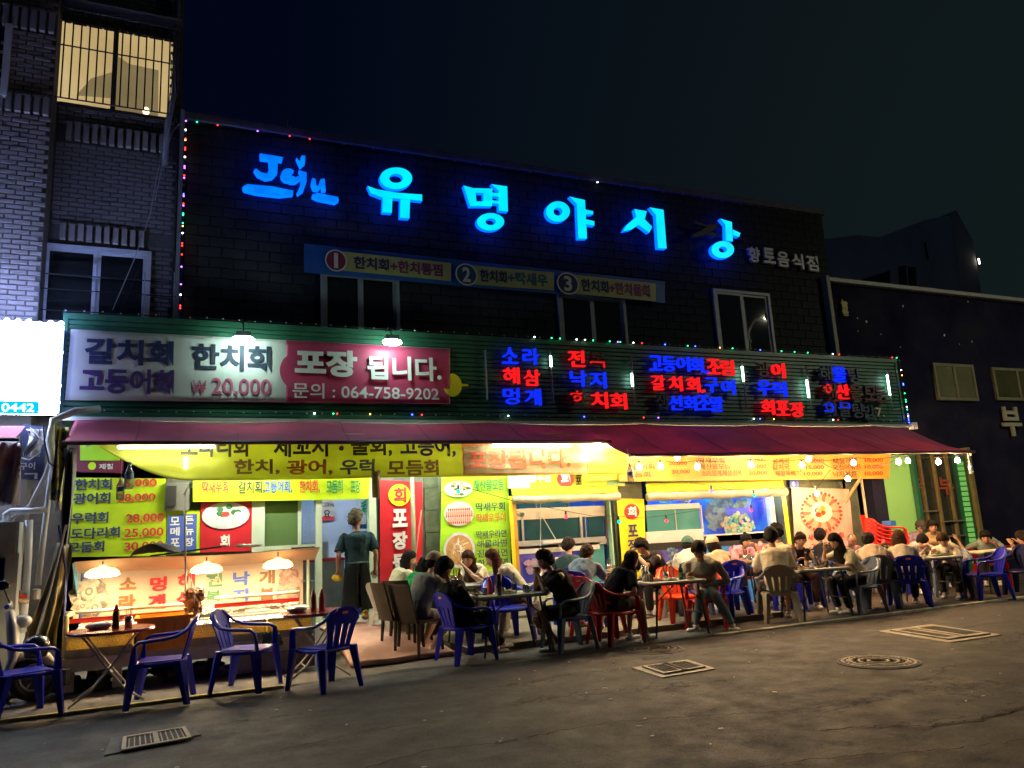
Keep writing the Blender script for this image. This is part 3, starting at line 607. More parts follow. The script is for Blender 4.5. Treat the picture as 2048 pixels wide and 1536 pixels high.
# fairy lights round the fascia and up the building edge
FC = {k: MI('fairy_' + k, c, s) for k, (c, s) in dict(red=((1, .03, .02), 4), green=((.02, 1, .3), 4), blue=((.04, .08, 1), 8), white=((.9, 1, .95), 8), amber=((1, .45, .08), 5), violet=((.5, .1, 1), 5)).items()}
led_off = M('led_off', (.35, .37, .36), .4, 0)
bulb_me = {}
for k, m_ in list(FC.items()) + [('off', led_off)]:
    b = MB(); b.blob((0, 0, 0), (.012, .012, .012), 6, 4, m_); bulb_me[k] = b.mesh('bulb')
def fairy(label, pts, lit, group=None, wire=True, name='fairy_light_string', step=.22, ybulb=-.02, p_lit=0.):
    t = thing(name, label, 'fairy lights', pts[0], group)
    b = MB(); b.tube(pts, .006, 4, black_m); b.build('wire', parent=t)
    L_ = [0]; 
    for a, c in zip(pts, pts[1:]): L_.append(L_[-1] + (Vector(c) - Vector(a)).length)
    s_ = 0
    def P(s_):
        for i in range(len(pts) - 1):
            if s_ <= L_[i + 1] + 1e-6: return Vector(pts[i]).lerp(Vector(pts[i + 1]), (s_ - L_[i]) / max(L_[i + 1] - L_[i], 1e-6))
        return Vector(pts[-1])
    used = []
    for f_, k in lit:
        p = P(f_ * L_[-1]); o = link('bulb', bulb_me[k], t); o.location = p - Vector(t.location) + Vector((0, ybulb, 0)); used.append(f_ * L_[-1])
    while s_ < L_[-1]:
        if all(abs(s_ - u) > step * .4 for u in used):
            p = P(s_); o = link('bulb', bulb_me['off'], t); o.location = p - Vector(t.location) + Vector((0, ybulb, rnd.uniform(-.01, .01)))
        s_ += step
cyc = ['white', 'green', 'blue', 'green', 'amber', 'white', 'green', 'red', 'blue', 'white']
topy = FZ1 + .05
lx = lambda px, py: (at(px, py, FY - .05).x - FX0) / (FX1 - FX0)
fairy('string of tiny coloured lights along the top edge of the green signboard', [(FX0, FY - .05, topy), (FX1, FY - .05, topy)],
      [(lx(x, 690), c) for x, c in ((1069, 'white'), (1103, 'green'), (1120, 'green'), (1153, 'white'), (1170, 'white'), (1186, 'green'), (1219, 'green'), (1235, 'violet'), (1240, 'green'), (1266, 'white'), (1283, 'red'), (1329, 'blue'), (1374, 'green'), (1389, 'blue'), (1438, 'amber'), (1463, 'green'), (1518, 'blue'), (1560, 'green'), (1586, 'green'), (1612, 'green'), (1662, 'white'), (1674, 'red'), (1779, 'red'), (1788, 'green'))], 'fairy lights on the restaurant')
fairy('string of tiny coloured lights along the bottom edge of the green signboard', [(FX0 + .3, FY - .05, FZ0 + .06), (FX1, FY - .05, FZ0 + .06)],
      [(lx(x, 825), c) for x, c in ((595, 'white'), (634, 'green'), (642, 'red'), (710, 'amber'), (797, 'blue'), (817, 'red'), (995, 'white'), (1151, 'blue'), (1273, 'red'), (1303, 'violet'), (1498, 'white'), (1511, 'blue'), (1539, 'amber'), (1660, 'white'), (1670, 'red'))], 'fairy lights on the restaurant')
fairy('cluster of bright blue and green fairy lights down the end of the green signboard', [(FX1 + .05, FY - .06, FZ1), (FX1 + .05, FY - .06, FZ0 - .02)],
      [(.16, 'white'), (.24, 'amber'), (.37, 'blue'), (.39, 'blue'), (.52, 'green'), (.62, 'green'), (.65, 'green'), (.73, 'white'), (.77, 'green'), (.84, 'blue'), (.87, 'white'), (.90, 'blue'), (.93, 'blue'), (.97, 'blue')], 'fairy lights on the restaurant', step=.3)
v0, v1 = at(372, 242, WY - .1), at(363, 630, WY - .1)
fairy('vertical string of tiny red violet and green lights up the building edge', [v0, (v0.x, v0.y, v1.z)],
      [((y - 242) / 388, c) for y, c in ((243, 'violet'), (262, 'white'), (280, 'red'), (283, 'amber'), (299, 'red'), (303, 'red'), (318, 'white'), (337, 'violet'), (341, 'violet'), (356, 'red'), (361, 'violet'), (394, 'blue'), (398, 'violet'), (413, 'red'), (417, 'violet'), (433, 'green'), (436, 'green'), (452, 'green'), (458, 'amber'), (472, 'white'), (492, 'red'), (497, 'red'), (514, 'red'), (538, 'violet'), (572, 'violet'), (592, 'white'), (613, 'red'), (618, 'red'))], 'fairy lights on the restaurant')
r0, r1 = at(372, 242, WY - .1), at(640, 283, WY - .1)
fairy('string of sparse green and red lights along the roof edge', [r0, (r1.x, r0.y, r0.z), (X_R, r0.y, r0.z)],
      [((at(x, y, WY - .1).x - r0.x) / (X_R - r0.x), c) for x, y, c in ((394, 246, 'green'), (435, 252, 'red'), (515, 264, 'violet'), (579, 275, 'red'), (619, 283, 'red'), (1195, 376, 'white'))], 'fairy lights on the restaurant', step=.5)
t = thing('roof_aerials', 'thin metal rods standing up from the roof edge behind the lights', 'aerial', (at(575, 270, WY).x, WY + .3, ROOF + .12))
for x, h in ((572, .38), (564, .15), (577, .24), (637, .22), (632, .1)):
    p = at(x, 270, WY + .3); b = MB(); b.tube([(p.x, WY + .3, ROOF + .1), (p.x + .03, WY + .3, ROOF + .12 + h)], .012, 5, alu); b.build('rod', parent=t)
# metal corner flashing and cable between the two buildings
b = MB(); b.box((X_L - .10, WY - .13, 4.7), (X_L - .04, WY - .02, ROOF + .1), alu); b.single('corner_flashing', None, 'thin pale metal strip up the edge between brick house and dark wall', 'flashing')

# ------------------------------------------------------------------ brick house at the left
lb = thing('brick_house', 'three storey grey brick apartment house with one warm lit barred window', 'building', (-1.6, WY, 0))
px1 = at(97, 320, 11.9).x        # right side of the projecting pier
RZ = 12.5
b = MB(); b.box((px1, WY, 0), (X_L - .12, WY + 7, RZ), mortar); b.box((-9, 11.9, 0), (px1, WY + 7, RZ), mortar); b.build('wall', parent=lb)
def zat(px, py, Y): return at(px, py, Y).z
W1 = (at(108, 130, WY).x, at(345, 140, WY).x, zat(225, 222, WY), zat(225, 62, WY))
W2 = (at(84, 560, WY).x, at(304, 560, WY).x, zat(190, 640, WY) - .4, zat(190, 487, WY))
hl = [(W1[0], W1[1], W1[2], W1[3]), (W2[0], W2[1], W2[2], W2[3]), (px1, X_L, zat(225, 300, WY), zat(225, 262, WY)), (px1, X_L, zat(190, 485, WY), zat(190, 452, WY))]
soldiers(lb, px1 + .15, X_L - .25, zat(225, 293, WY), zat(225, 258, WY), WY, .115, brick_l)
soldiers(lb, px1 + .15, X_L - .55, zat(190, 486, WY), zat(190, 455, WY), WY, .115, brick_l)
soldiers(lb, px1 - 1.6, px1 - .02, zat(50, 227, 11.9), zat(50, 193, 11.9), 11.9, .115, brick_l)
soldiers(lb, px1 - 1.6, px1 - .02, zat(50, 60, 11.9), zat(50, 20, 11.9), 11.9, .115, brick_l)
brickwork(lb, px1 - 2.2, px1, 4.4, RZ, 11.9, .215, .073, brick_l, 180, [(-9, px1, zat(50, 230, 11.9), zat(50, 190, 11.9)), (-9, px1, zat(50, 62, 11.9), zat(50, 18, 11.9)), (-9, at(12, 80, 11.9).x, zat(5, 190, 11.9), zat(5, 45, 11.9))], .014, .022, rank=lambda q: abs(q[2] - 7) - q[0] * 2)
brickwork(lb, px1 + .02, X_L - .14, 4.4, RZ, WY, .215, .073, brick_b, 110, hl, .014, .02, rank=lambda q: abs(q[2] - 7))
# lit window with security bars
warm = MR('lit_blind', [(0, (.42, .26, .11)), (.5, (.68, .50, .25)), (1, (.98, .86, .58))], .8, .6, emit=.62)
x0, x1, z0, z1 = W1
f = MB(); w = .05
for a, c in (((x0 - w, z0 - w), (x0, z1 + w)), ((x1, z0 - w), (x1 + w, z1 + w)), ((x0, z0 - w), (x1, z0)), ((x0, z1), (x1, z1 + w)), (((x0 + x1) / 2 - .035, z0), ((x0 + x1) / 2 + .035, z1))): f.box((a[0], WY - .05, a[1]), (c[0], WY + .05, c[1]), M('frame_bronze', (.07, .06, .05), .5))
fr_ = f.build('window', parent=lb)
b = MB(); b.box((x0, WY - .012, z0), (x1, WY - .004, z1), warm); b.build('blind', parent=fr_)
b = MB(); xm = (x0 + x1) / 2
curt = MR('curtain_backlit', [(0, (.16, .12, .06)), (1, (.42, .32, .17))], 1.2, .8, emit=.55)
b.prism([(xm - .50, WY - .018, z0 + .16), (xm - .32, WY - .018, z0 + .48), (xm - .02, WY - .018, z0 + .66), (xm + .02, WY - .018, z0 + .95), (xm + .20, WY - .018, z0 + .84), (xm + .62, WY - .018, z0 + .82), (xm + .64, WY - .018, z0 + .02), (xm - .02, WY - .018, z0 + .02), (xm - .04, WY - .018, z0 + .20)][::-1], (0, .004, 0), curt); b.build('curtain', parent=fr_)
b = MB(); b.box((x0, WY - .022, z0), (x1, WY - .019, z1), glass('pane_frosty', (.9, .9, .85), .03, .1)); b.build('pane', parent=fr_)
b = MB(); p = at(292, 222, WY - .03); b.blob((p.x, WY - .03, p.z), (.05, .01, .07), 8, 6, MI('small_lamp', (1, .8, .45), 1.6)); b.build('night_lamp', parent=fr_)
gt = thing('window_grille', 'black security bars in a box frame over the lit upper window', 'window grille', ((x0 + x1) / 2, WY - .3, z0 - .1))
gx0, gx1, gz0, gz1 = x0 - .07, x1 + .07, z0 - .06, z1 + .10; GY = WY - .28
irn = M('iron_bars', (.02, .018, .016), .5, .2)
for k in range(17):
    x = gx0 + (gx1 - gx0) * k / 16; b = MB(); b.tube([(x, GY, gz0), (x, GY, gz1 - .05), (x, GY + .06, gz1)], .012, 5, irn); b.build('bar', parent=gt)
for z in (gz0, (gz0 + gz1) / 2 + .1, gz1 - .04):
    b = MB(); b.tube([(gx0, WY - .05, z), (gx0, GY, z), (gx1, GY, z), (gx1, WY - .05, z)], .012, 5, irn); b.build('rail', parent=gt)
b = MB(); b.grid(8, 2, lambda u, v: (gx0 - .05 + (gx1 - gx0 + .1) * u, WY - .02 - .36 * v, gz1 + .16 - .08 * v), M('canopy_dark', (.05, .05, .05), .6), .02, (0, 0, 1)); b.build('canopy', parent=gt)
sash_window(84, 304, 487, 655, fr=M('frame_blue_white', (.50, .52, .56), .45, .08), parent=lb)
q0, q1 = at(-60, 45, 11.9), at(12, 190, 11.9); b = MB(); b.box((q0.x, 11.88, q1.z), (q1.x - .06, 11.92, q0.z), darkglass); b.box((q1.x - .06, 11.82, q1.z - .05), (q1.x + .02, 11.93, q0.z + .05), white_fr); b.build('window', parent=lb)
# balcony rails in front of the lower window, drain pipe and slack cables
rl = thing('balcony_rail', 'thin metal rails in front of the lower window of the brick house', 'railing', (at(190, 600, WY - .3).x, WY - .3, 4.8))
for k, py in enumerate((545, 575, 618)):
    p, q = at(68, py, WY - .3), at(352, py + 18, WY - .3); b = MB(); b.tube([(p.x, WY - .3, p.z), (q.x, WY - .3, p.z)], .009, 5, irn); b.build('rail', parent=rl)
for px in (68, 290, 350):
    p, q = at(px, 545, WY - .3), at(px, 640, WY - .3); b = MB(); b.tube([p, (p.x, p.y, q.z)], .012, 5, M('galvanised', (.35, .36, .37), .5)); b.build('post', parent=rl)
b = MB(); p = at(358, 60, WY - .1); b.tube([(X_L - .2, WY - .1, 12.3), (X_L - .2, WY - .1, 8.6), (X_L - .28, WY - .12, 8.1), (X_L - .3, WY - .1, 7.4)], .045, 8, M('pipe_grey', (.22, .22, .22), .6)); b.single('rain_pipe', None, 'grey rain pipe ending at the roof corner beside the barred window', 'pipe', smooth=True)
for i, pts in enumerate(([(345, 110), (352, 190), (340, 250), (318, 330), (300, 430), (268, 520), (225, 620)], [(338, 70), (344, 160), (330, 260), (316, 345)], [(362, 245), (345, 262), (325, 330), (310, 400)])):
    b = MB(); P_ = [at(x, y, WY - .36) for x, y in pts]; b.tube(P_, .008, 4, M('cable_grey', (.30, .31, .33), .5)); b.single('cable', None, ['long slack grey cable hanging from the barred window past the lower window', 'short dark cable curving round the corner of the barred window', 'loose cable end hanging from the roof corner beside the brick wall'][i], 'cable')

# neighbour's blazing white LED sign
LYs = 11.15; p0, p1 = at(0, 636, LYs), at(112, 818, LYs); sx1 = p1.x; sz0, sz1 = p1.z - .02, at(112, 648, LYs).z
sn = thing('led_box_sign', 'blazing white lightbox shop sign edged with LED beads, cut by the picture edge', 'sign', ((sx1 - 3.2) / 2, LYs, sz0))
b = MB(); b.box((sx1 - 3.2, LYs + .02, sz0), (sx1, LYs + .3, sz1), M('sign_case', (.3, .3, .32), .5)); b.build('case', parent=sn)
b = MB(); b.box((sx1 - 3.17, LYs, sz0 + .03), (sx1 - .03, LYs + .019, sz1 - .03), MI('lightbox_face', (.80, .88, 1), 9.)); b.build('face', parent=sn)
b = MB(); b.box((sx1 - 3.2, LYs + .06, sz1 + .003), (sx1 - .02, LYs + .16, sz1 + .025), MI('led_strip_blue', (.34, .44, 1), 50)); b.build('top_strip', parent=sn)  # glow band added to throw the blue wash up the brick wall
b = MB(); b.box((sx1 + .003, LYs + .06, sz0), (sx1 + .02, LYs + .14, sz1), MI('led_strip_blue_side', (.2, .3, 1), 4)); b.build('side_strip', parent=sn)  # glow band added for blue light past the sign's side
b = MB(); b.box((sx1 - 3.2, LYs + .04, sz0 - .025), (sx1 - .02, LYs + .2, sz0 - .003), MI('led_strip_white', (.6, .7, 1), 34)); b.build('foot_strip', parent=sn)  # glow band added to brighten the pipes and sheets below
bd = MB(); bd.blob((0, 0, 0), (.035, .03, .035), 8, 6, MI('led_bead', (.75, .85, 1), 5)); bm_ = bd.mesh('bead')
k = 0; x = sx1
while x > sx1 - 3.1: 
    for zz_ in (sz1, sz0):
        o = link('bead', bm_, sn); o.location = Vector((x, LYs - .01, zz_ + rnd.uniform(-.012, .012))) - sn.location
    x -= .12
z = sz0 + .1
while z < sz1: o = link('bead', bm_, sn); o.location = Vector((sx1 + rnd.uniform(-.012, .012), LYs - .01, z)) - sn.location; z += .11
np_ = thing('phone_sign', 'small cyan blue strip with white digits at the foot of the blazing white sign', 'sign', at(30, 816, LYs - .05))
strip([(-70, 800), (78, 803), (77, 828), (-70, 826)], LYs - .05, MI('cyan_lightbox', (.0, .36, .75), 1.), 'panel', np_, 6, 0)
text('0442', 36, 815, 66, 17, LYs - .06, MI('white_lightbox', (.8, .95, 1), 1.3), np_, bold=.02)
na = thing('neighbour_awning', 'pink edge of the neighbouring shop awning below the white sign', 'awning', at(0, 870, 10.7))
b = MB(); c_ = at(50, 853, 11.1); d_ = at(38, 878, 10.6); b.grid(10, 4, lambda u, v: (c_.x - 3 + 3 * u, 11.1 - .6 * v, c_.z + (d_.z - c_.z) * v - .02 * math.sin(v * 3)), M('cloth_pink', (.45, .05, .16), .8, .1, transl=.3), .006, (0, 0, 1)); b.build('cloth', parent=na)
b = MB(); b.tube([(d_.x - 3, 10.6, d_.z - .01), (d_.x, 10.6, d_.z - .01)], .02, 6, dark); b.build('rail', parent=na)
b = MB(); p = at(-60, 885, 10.9); q = at(38, 1010, 10.9); b.grid(16, 10, lambda u, v: (p.x + (q.x - p.x) * u, 10.9 + .06 * math.sin(u * 17 + v * 3), p.z + (q.z - p.z) * v), M('tarp_grey_pink', (.30, .24, .26), .5, .3, 3, .2, 8), .004)
b.single('vinyl_curtain', None, 'crumpled grey pink vinyl sheet hanging under the pink awning edge', 'tarpaulin', smooth=True)
# the space behind: dark neighbour front
b = MB(); b.box((-9, 11.6, 0), (px1 - .1, 11.88, 3.2), M('stone_blocks', (.16, .15, .14), .9, .4, 3, .5, 12)); b.build('shop_wall', parent=lb)
db = thing('dark_poster', 'dark blue hanging poster with faint white Korean letters beside the grey pipes', 'poster', at(62, 910, 11.3))
strip([(40, 848), (92, 855), (88, 962), (40, 958)], 11.3, M('vinyl_dark_blue', (.02, .03, .08), .5, .2), 'sheet', db, 6, .02)
text('구이', 55, 932, 30, 14, 11.24, unlit_w, db, bold=.02); text('ㄱ', 62, 952, 26, 12, 11.24, unlit_w, db, bold=.03)
b = MB(); b.grid(8, 8, lambda u, v: at(52 + 32 * u + 6 * math.sin(v * 5), 858 + 55 * v, 11.2 + .05 * math.sin(u * 9 + v * 7)), M('meter_grimy', (.30, .30, .33), .6, .5, 5), .03); b.single('wrapped_meter', None, 'grimy wrapped utility meter hanging above the dark blue poster', 'meter')
# pipes
pvc = M('pvc_pale', (.42, .44, .46), .45, .12, 4, dirt=(.22, .2, .18))
def pipe(label, pts, r, Y, mat=pvc, smooth=True, name='water_pipe', cat='pipe'):
    b = MB(); P_ = []
    for q in pts: P_.append(at(q[0], q[1], q[2] if len(q) > 2 else Y))
    b.tube(P_, r, 8, mat); b.single(name, None, label, cat, 'pipes between the two shops', smooth)
pipe('thick bent pale drain pipe running from the green signboard down behind the awning end', [(200, 818, 11.3), (150, 822, 11.2), (108, 840, 11.1), (100, 880, 11.1), (112, 960, 11.1), (118, 1020, 11.1)], .05, 11.1)
pipe('white straight pipe from the awning corner down to the kerb', [(105, 930), (98, 985), (88, 1065), (76, 1170)], .035, 11.2)
pipe('horizontal white pipe elbowed above the pale box', [(12, 1050), (12, 1028), (22, 1022), (60, 1022), (95, 1019)], .04, 11.1)
pipe('vertical white pipe with joints beside the pale box', [(58, 1040), (56, 1110), (50, 1200), (44, 1265)], .045, 11.0)
pipe('grey flexible conduit curving out of the dark corner', [(108, 900), (90, 950), (60, 1010), (20, 1040), (0, 1045)], .022, 11.15, M('conduit', (.28, .28, .3), .6))
pipe('short horizontal pipe stub with copper joint near the scooter', [(0, 1205), (20, 1201), (58, 1202)], .03, 10.9, M('pipe_rusty', (.36, .26, .18), .6, .3))
pipe('black cable looping from the awning corner', [(86, 850), (90, 890), (98, 925), (122, 945)], .01, 10.9, black_m, name='cable', cat='cable')
pipe('thin white hose curling behind the grey tarpaulin', [(60, 855), (82, 880), (80, 905), (58, 920), (40, 915)], .007, 11.1)
# valves
vb = MB(); p = at(40, 1193, 10.9); vb.tube([(p.x - .07, p.y, p.z), (p.x + .07, p.y, p.z)], .025, 8, M('valve_red', (.5, .05, .03), .5)); vb.tube([(p.x, p.y, p.z - .03), (p.x, p.y, p.z + .07)], .018, 8, M('valve_brass', (.3, .2, .08), .4, metal=.7)); vb.single('valve', None, 'red handled brass valve on the pipe beside the pale box', 'valve')
vb = MB(); p = at(72, 1190, 10.9); vb.lathe([(.05, -.05), (.05, .06), (.02, .08)], (p.x, p.y, p.z), 10, M('gauge', (.2, .2, .2), .4)); vb.single('water_gauge', None, 'small black water gauge beside the red valve', 'gauge')
# pale cabinets (refrigerator and boiler box) at the picture edge
pale = M('enamel_pale', (.50, .53, .52), .4, .08, 2, dirt=(.3, .29, .26)); cb = thing('wall_cabinet', 'pale metal wall box above the dark fronted cabinet at the picture edge', 'cabinet', at(10, 1105, 10.9))
p, q = at(-90, 1048, 10.7), at(35, 1108, 10.7); b = MB(); b.box((p.x, 10.7, q.z), (q.x, 11.5, p.z), pale); b.build('case', parent=cb)
b = MB(); b.box((q.x - .34, 10.69, q.z + .02), (q.x - .02, 10.698, p.z - .02), pale); b.build('door', parent=cb)
cb = thing('display_fridge', 'pale framed cabinet with dark glass door under the wall box', 'fridge', at(0, 1185, 10.7))
p, q = at(-90, 1112, 10.7), at(32, 1187, 10.7); b = MB(); b.box((p.x, 10.72, .25), (q.x, 11.5, p.z), pale); b.build('case', parent=cb)
b = MB(); b.box((p.x, 10.69, q.z + .08), (q.x - .13, 10.715, p.z - .05), darkglass); b.build('door', parent=cb)

# ------------------------------------------------------------------ buildings at the right
DY = 12.0
rb = thing('dark_building', 'dark navy two storey building beyond the green door with pale roof edge', 'building', (16, DY, 0))
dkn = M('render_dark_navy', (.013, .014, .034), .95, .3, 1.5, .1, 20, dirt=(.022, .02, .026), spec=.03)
dx0 = at(1680, 640, DY).x; zt = at(1668, 556, DY).z
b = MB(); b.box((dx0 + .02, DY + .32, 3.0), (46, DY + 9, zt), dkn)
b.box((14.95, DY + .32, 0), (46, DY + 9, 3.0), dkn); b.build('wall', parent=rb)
b = MB(); b.box((dx0, DY + .18, zt + .002), (46, DY + .46, zt + .09), M('roof_edge_pale', (.34, .35, .33), .6, .1)); b.build('roof_edge', parent=rb)
b = MB(); b.box((dx0 - .10, DY + .12, 4.8), (dx0 - .005, DY + .3, zt + .1), M('pipe_olive', (.2, .2, .12), .6)); b.build('corner_post', parent=rb)
for i, (a, c, y0, y1) in enumerate(((1862, 1942, 726, 800), (1980, 2075, 735, 800))):
    q = DY + .3; X0, X1, Z1, Z0 = at(a, y0, q).x, at(c, y0, q).x, at(a, y0, q).z, at(a, y1, q).z
    b = MB(); fm = M('frame_olive', (.16, .16, .10), .5)
    for u0, u1, v0, v1 in ((X0, X0 + .07, Z0, Z1), (X1 - .07, X1, Z0, Z1), (X0 + .07, X1 - .07, Z0, Z0 + .07), (X0 + .07, X1 - .07, Z1 - .07, Z1), ((X0 + X1) / 2 - .04, (X0 + X1) / 2 + .04, Z0 + .07, Z1 - .07)): b.box((u0, q - .05, v0), (u1, q + .01, v1), fm)
    f = b.build('window', parent=rb)
    b = MB(); b.box((X0 + .06, q - .02, Z0 + .06), (X1 - .06, q + .005, Z1 - .06), MR('pane_olive%d' % i, [(0, (.015, .02, .012)), (.55, (.05, .05, .02)), (1, (.22, .2, .10) if i == 0 else (.03, .04, .03))], 1.6, .2, emit=.25 if i == 0 else .05)); b.build('pane', parent=f)
text('부', 2021, 843, 37, 58, DY + .26, M('letter_grey_yellow', (.30, .30, .22), .6, 0), rb, 'wall_letter', .05, .02)
text('늘', 1687, 608, 13, 16, DY + .27, M('letter_yellow', (.42, .40, .12), .6, 0), rb, 'wall_letter', .03, .03); text('봄', 1689, 624, 13, 16, DY + .27, M('letter_yellow', (.42, .40, .12), .6, 0), rb, 'wall_letter', .03, .03)
b = MB()
for (x, y, s_) in ((1734, 643, 2.4), (1716, 636, 1.6), (1763, 668, 1.4), (1807, 612, 2.2), (1890, 670, 2.2), (1945, 683, 1.8), (1937, 603, 1.8), (1902, 592, 1.4), (1802, 694, 1.2), (1811, 580, 2.4), (1717, 662, 1), (1920, 688, 1.0), (1779, 575, 1.2), (1763, 573, 1.2), (1836, 582, 1.2)):
    p = at(x, y, DY + .3); k_ = s_ * .011; b.prism([(p.x + k_ * math.cos(w), DY + .31, p.z + 1.3 * k_ * math.sin(w)) for w in (0, 1.1, 2.2, 3.5, 4.6)], (0, .015, 0), M('paint_chip_white', (.65, .66, .68), .7, 0))
tag(b.build('paint_chips', parent=rb), kind='stuff')  # small pale specks scattered over the dark wall
# tall building behind
tb = thing('tall_building', 'pale rendered taller building behind, seen faintly over the roof edge', 'building', (38, 30, 0))
tg = M('render_pale', (.85, .85, .85), .9, .2, .3); tg2 = M('render_brownish', (.9, .78, .68), .9, .2, .3)
def pz(px, py, Y=30.): return at(px, py, Y)
ptsA = [pz(1650, 640), pz(1650, 478), pz(1715, 470), pz(1760, 474), pz(1850, 440), pz(1902, 430), pz(1925, 600), pz(1925, 700)]
b = MB(); b.prism(ptsA[::-1], (0, 8, 0), tg); b.build('front_wall', parent=tb)
ptsB = [pz(1903, 430), pz(1912, 420), pz(1945, 480), pz(1963, 590), pz(1966, 700), pz(1926, 700), pz(1924, 600)]
b = MB(); b.prism([p + Vector((0, -.02, 0)) for p in ptsB][::-1], (0, 8, 0), tg2); b.build('side_wall', parent=tb)
for px in ((1700, 566, 1780, 541, 1782, 600, 1700, 600), (1798, 533, 1812, 531, 1816, 600, 1802, 600), (1817, 533, 1832, 534, 1834, 600, 1820, 600)):
    P_ = [pz(px[i], px[i + 1], 29.95) for i in (0, 2, 4, 6)]; b = MB(); b.prism(P_[::-1], (0, .04, 0), M('opening_black', (.01, .012, .014), .5, 0)); b.build('window', parent=tb)
b = MB(); p = pz(1957, 517, 29.9); q = pz(1960, 528, 29.9); b.tube([p, (p.x + .02, p.y, q.z)], .05, 6, MI('gap_light', (1, .95, .85), 3)); b.build('stair_light', parent=tb)
b = MB(); b.tube([pz(1850, 485, 29.9), pz(1856, 520, 29.9)], .06, 6, dark); b.build('vent', parent=tb)

# ------------------------------------------------------------------ far end of the shopfront: green door, glass block, dark glazing
ge = thing('bright_green_door', 'plain bright light green door panel at the far end of the shop', 'door', (14.2, DY, 0))
gm = M('door_light_green', (.32, .72, .24), .5, .05, 1)
X0, X1 = at(1758, 1000, DY + .3).x, at(1822, 1000, DY + .3).x
b = MB(); b.box((X0, DY + .22, .1), (X1, DY + .3, 2.75), gm); b.build('leaf', parent=ge)
b = MB(); b.box((X1 + .003, DY + .12, .05), (X1 + .11, DY + .31, 2.8), M('frame_bottle', (.02, .12, .07), .5)); b.box((X0 - .36, DY + .1, .05), (X0 - .003, DY + .31, 2.8), M('panel_ink_navy', (.015, .016, .04), .4, .1)); b.build('frame', parent=ge)
gs = thing('glazed_shopfront', 'dark glass doors with faint red letters and a green lit block column', 'shopfront', (15.2, DY, 0))
X2, X3 = X1 + .12, at(1938, 1000, DY + .3).x
b = MB(); b.box((X2, DY + .24, .1), (X3, DY + .28, 2.75), M('glazing_murky', (.035, .04, .035), .12, .3, 2, spec=.8)); b.build('glazing', parent=gs)
for px in (1850, 1878, 1905):
    x = at(px, 1000, DY + .2).x; b = MB(); b.box((x - .03, DY + .17, .1), (x + .03, DY + .235, 2.75), M('post_olive', (.18, .15, .06), .5)); b.build('mullion', parent=gs)
text('우', 1836, 972, 24, 32, DY + .2, M('letter_brick_red', (.30, .06, .04), .6, 0), gs, 'letter', .01, .02); text('부', 1892, 972, 30, 36, DY + .2, M('letter_brick_red', (.3, .06, .04), .6, 0), gs, 'letter', .01, .02)
gb = MI('glass_block_green', (.16, .42, .08), .55); xg = at(1931, 1000, DY + .2).x
for k in range(20):
    z = .35 + k * .115; b = MB(); b.cbox((xg, DY + .19, z), (.19, .05, .09), gb, 0, .01); b.build('glass_block', parent=gs)
b = MB(); b.box((xg - .2, DY + .2, .1), (xg + .2, DY + .238, 2.75), M('frame_bottle', (.02, .12, .07), .5)); b.box((xg + .22, DY + .12, 0), (xg + .32, DY + .3, 2.9), M('post_olive', (.18, .15, .06), .5)); b.build('frame', parent=gs)
# shelves and clutter dimly seen inside the dark glazing
for i, (a, c, y, z) in enumerate(((1838, 1872, 1025, .04), (1882, 1925, 1045, .04), (1884, 1928, 1075, .04))):
    p, q = at(a, y, DY + .22), at(c, y, DY + .22); b = MB(); b.box((p.x, DY + .14, p.z), (q.x, DY + .22, p.z + .03), M('shelf_grey', (.16, .16, .14), .6)); b.build('shelf', parent=gs)

# ------------------------------------------------------------------ shopfront at street level
SY = WY - .06
def board(label, px, Y, mat, cat='menu board', name='menu_board', n=12, amp=.006, group=None, th=.004):
    TL, TR, BR, BLc = [at(x, y, Y) for x, y in px]
    t = thing(name, label, cat, ((BLc.x + BR.x) / 2, Y, min(BLc.z, BR.z)), group)
    strip(px, Y, mat, 'sheet', t, n, amp, th, seed=rnd.random() * 9); return t
m1 = board('yellow menu banner listing raw fish prices on the wall behind the seafood stall', [(150, 955), (332, 957), (332, 1112), (136, 1114)], SY, lime)
O_ = SY - .022
for s_, x, y, w, h in (('한치회', 187, 969, 74, 23), ('광어회', 184, 997, 74, 23), ('우럭회', 180, 1036, 74, 23), ('도다리회', 191, 1066, 98, 22), ('모둠회', 172, 1094, 74, 22)): text(s_, x, y, w, h, O_, navy, m1, bold=.03)
for s_, x, y, w, h in (('15,000', 276, 967, 76, 18), ('28,000', 273, 996, 76, 18), ('28,000', 290, 1037, 76, 20), ('25,000', 288, 1066, 78, 20), ('30,000', 288, 1093, 78, 20)): text(s_, x, y, w, h, O_, red_ink, m1, bold=.02)
m2_ = board('lime panel with a blue badge of vertical Korean letters beside the price banner', [(333, 1022), (400, 1020), (400, 1105), (333, 1110)], SY + .005, lime)
strip([(336, 1030), (394, 1028), (392, 1103), (334, 1106)], SY - .012, blue_ink, 'badge', m2_, 4, 0)
for s_, x, y in (('모', 350, 1042), ('메', 350, 1063), ('포', 350, 1085), ('든', 378, 1040), ('뉴', 378, 1062), ('장', 378, 1084)): text(s_, x, y, 19, 17, SY - .018, white_ink, m2_, bold=.03)
m3 = board('maroon framed menu poster with a small yellow disc above the price banner', [(152, 880), (248, 882), (246, 946), (150, 944)], SY, M('vinyl_maroon', (.16, .015, .05), .5, .1))
strip([(160, 884), (240, 885), (240, 921), (160, 921)], SY - .012, limeg, 'picture', m3, 4, 0); disc(184, 932, 8, SY - .014, lime, 'disc', m3); text('제철', 212, 933, 28, 11, SY - .014, white_ink, m3)
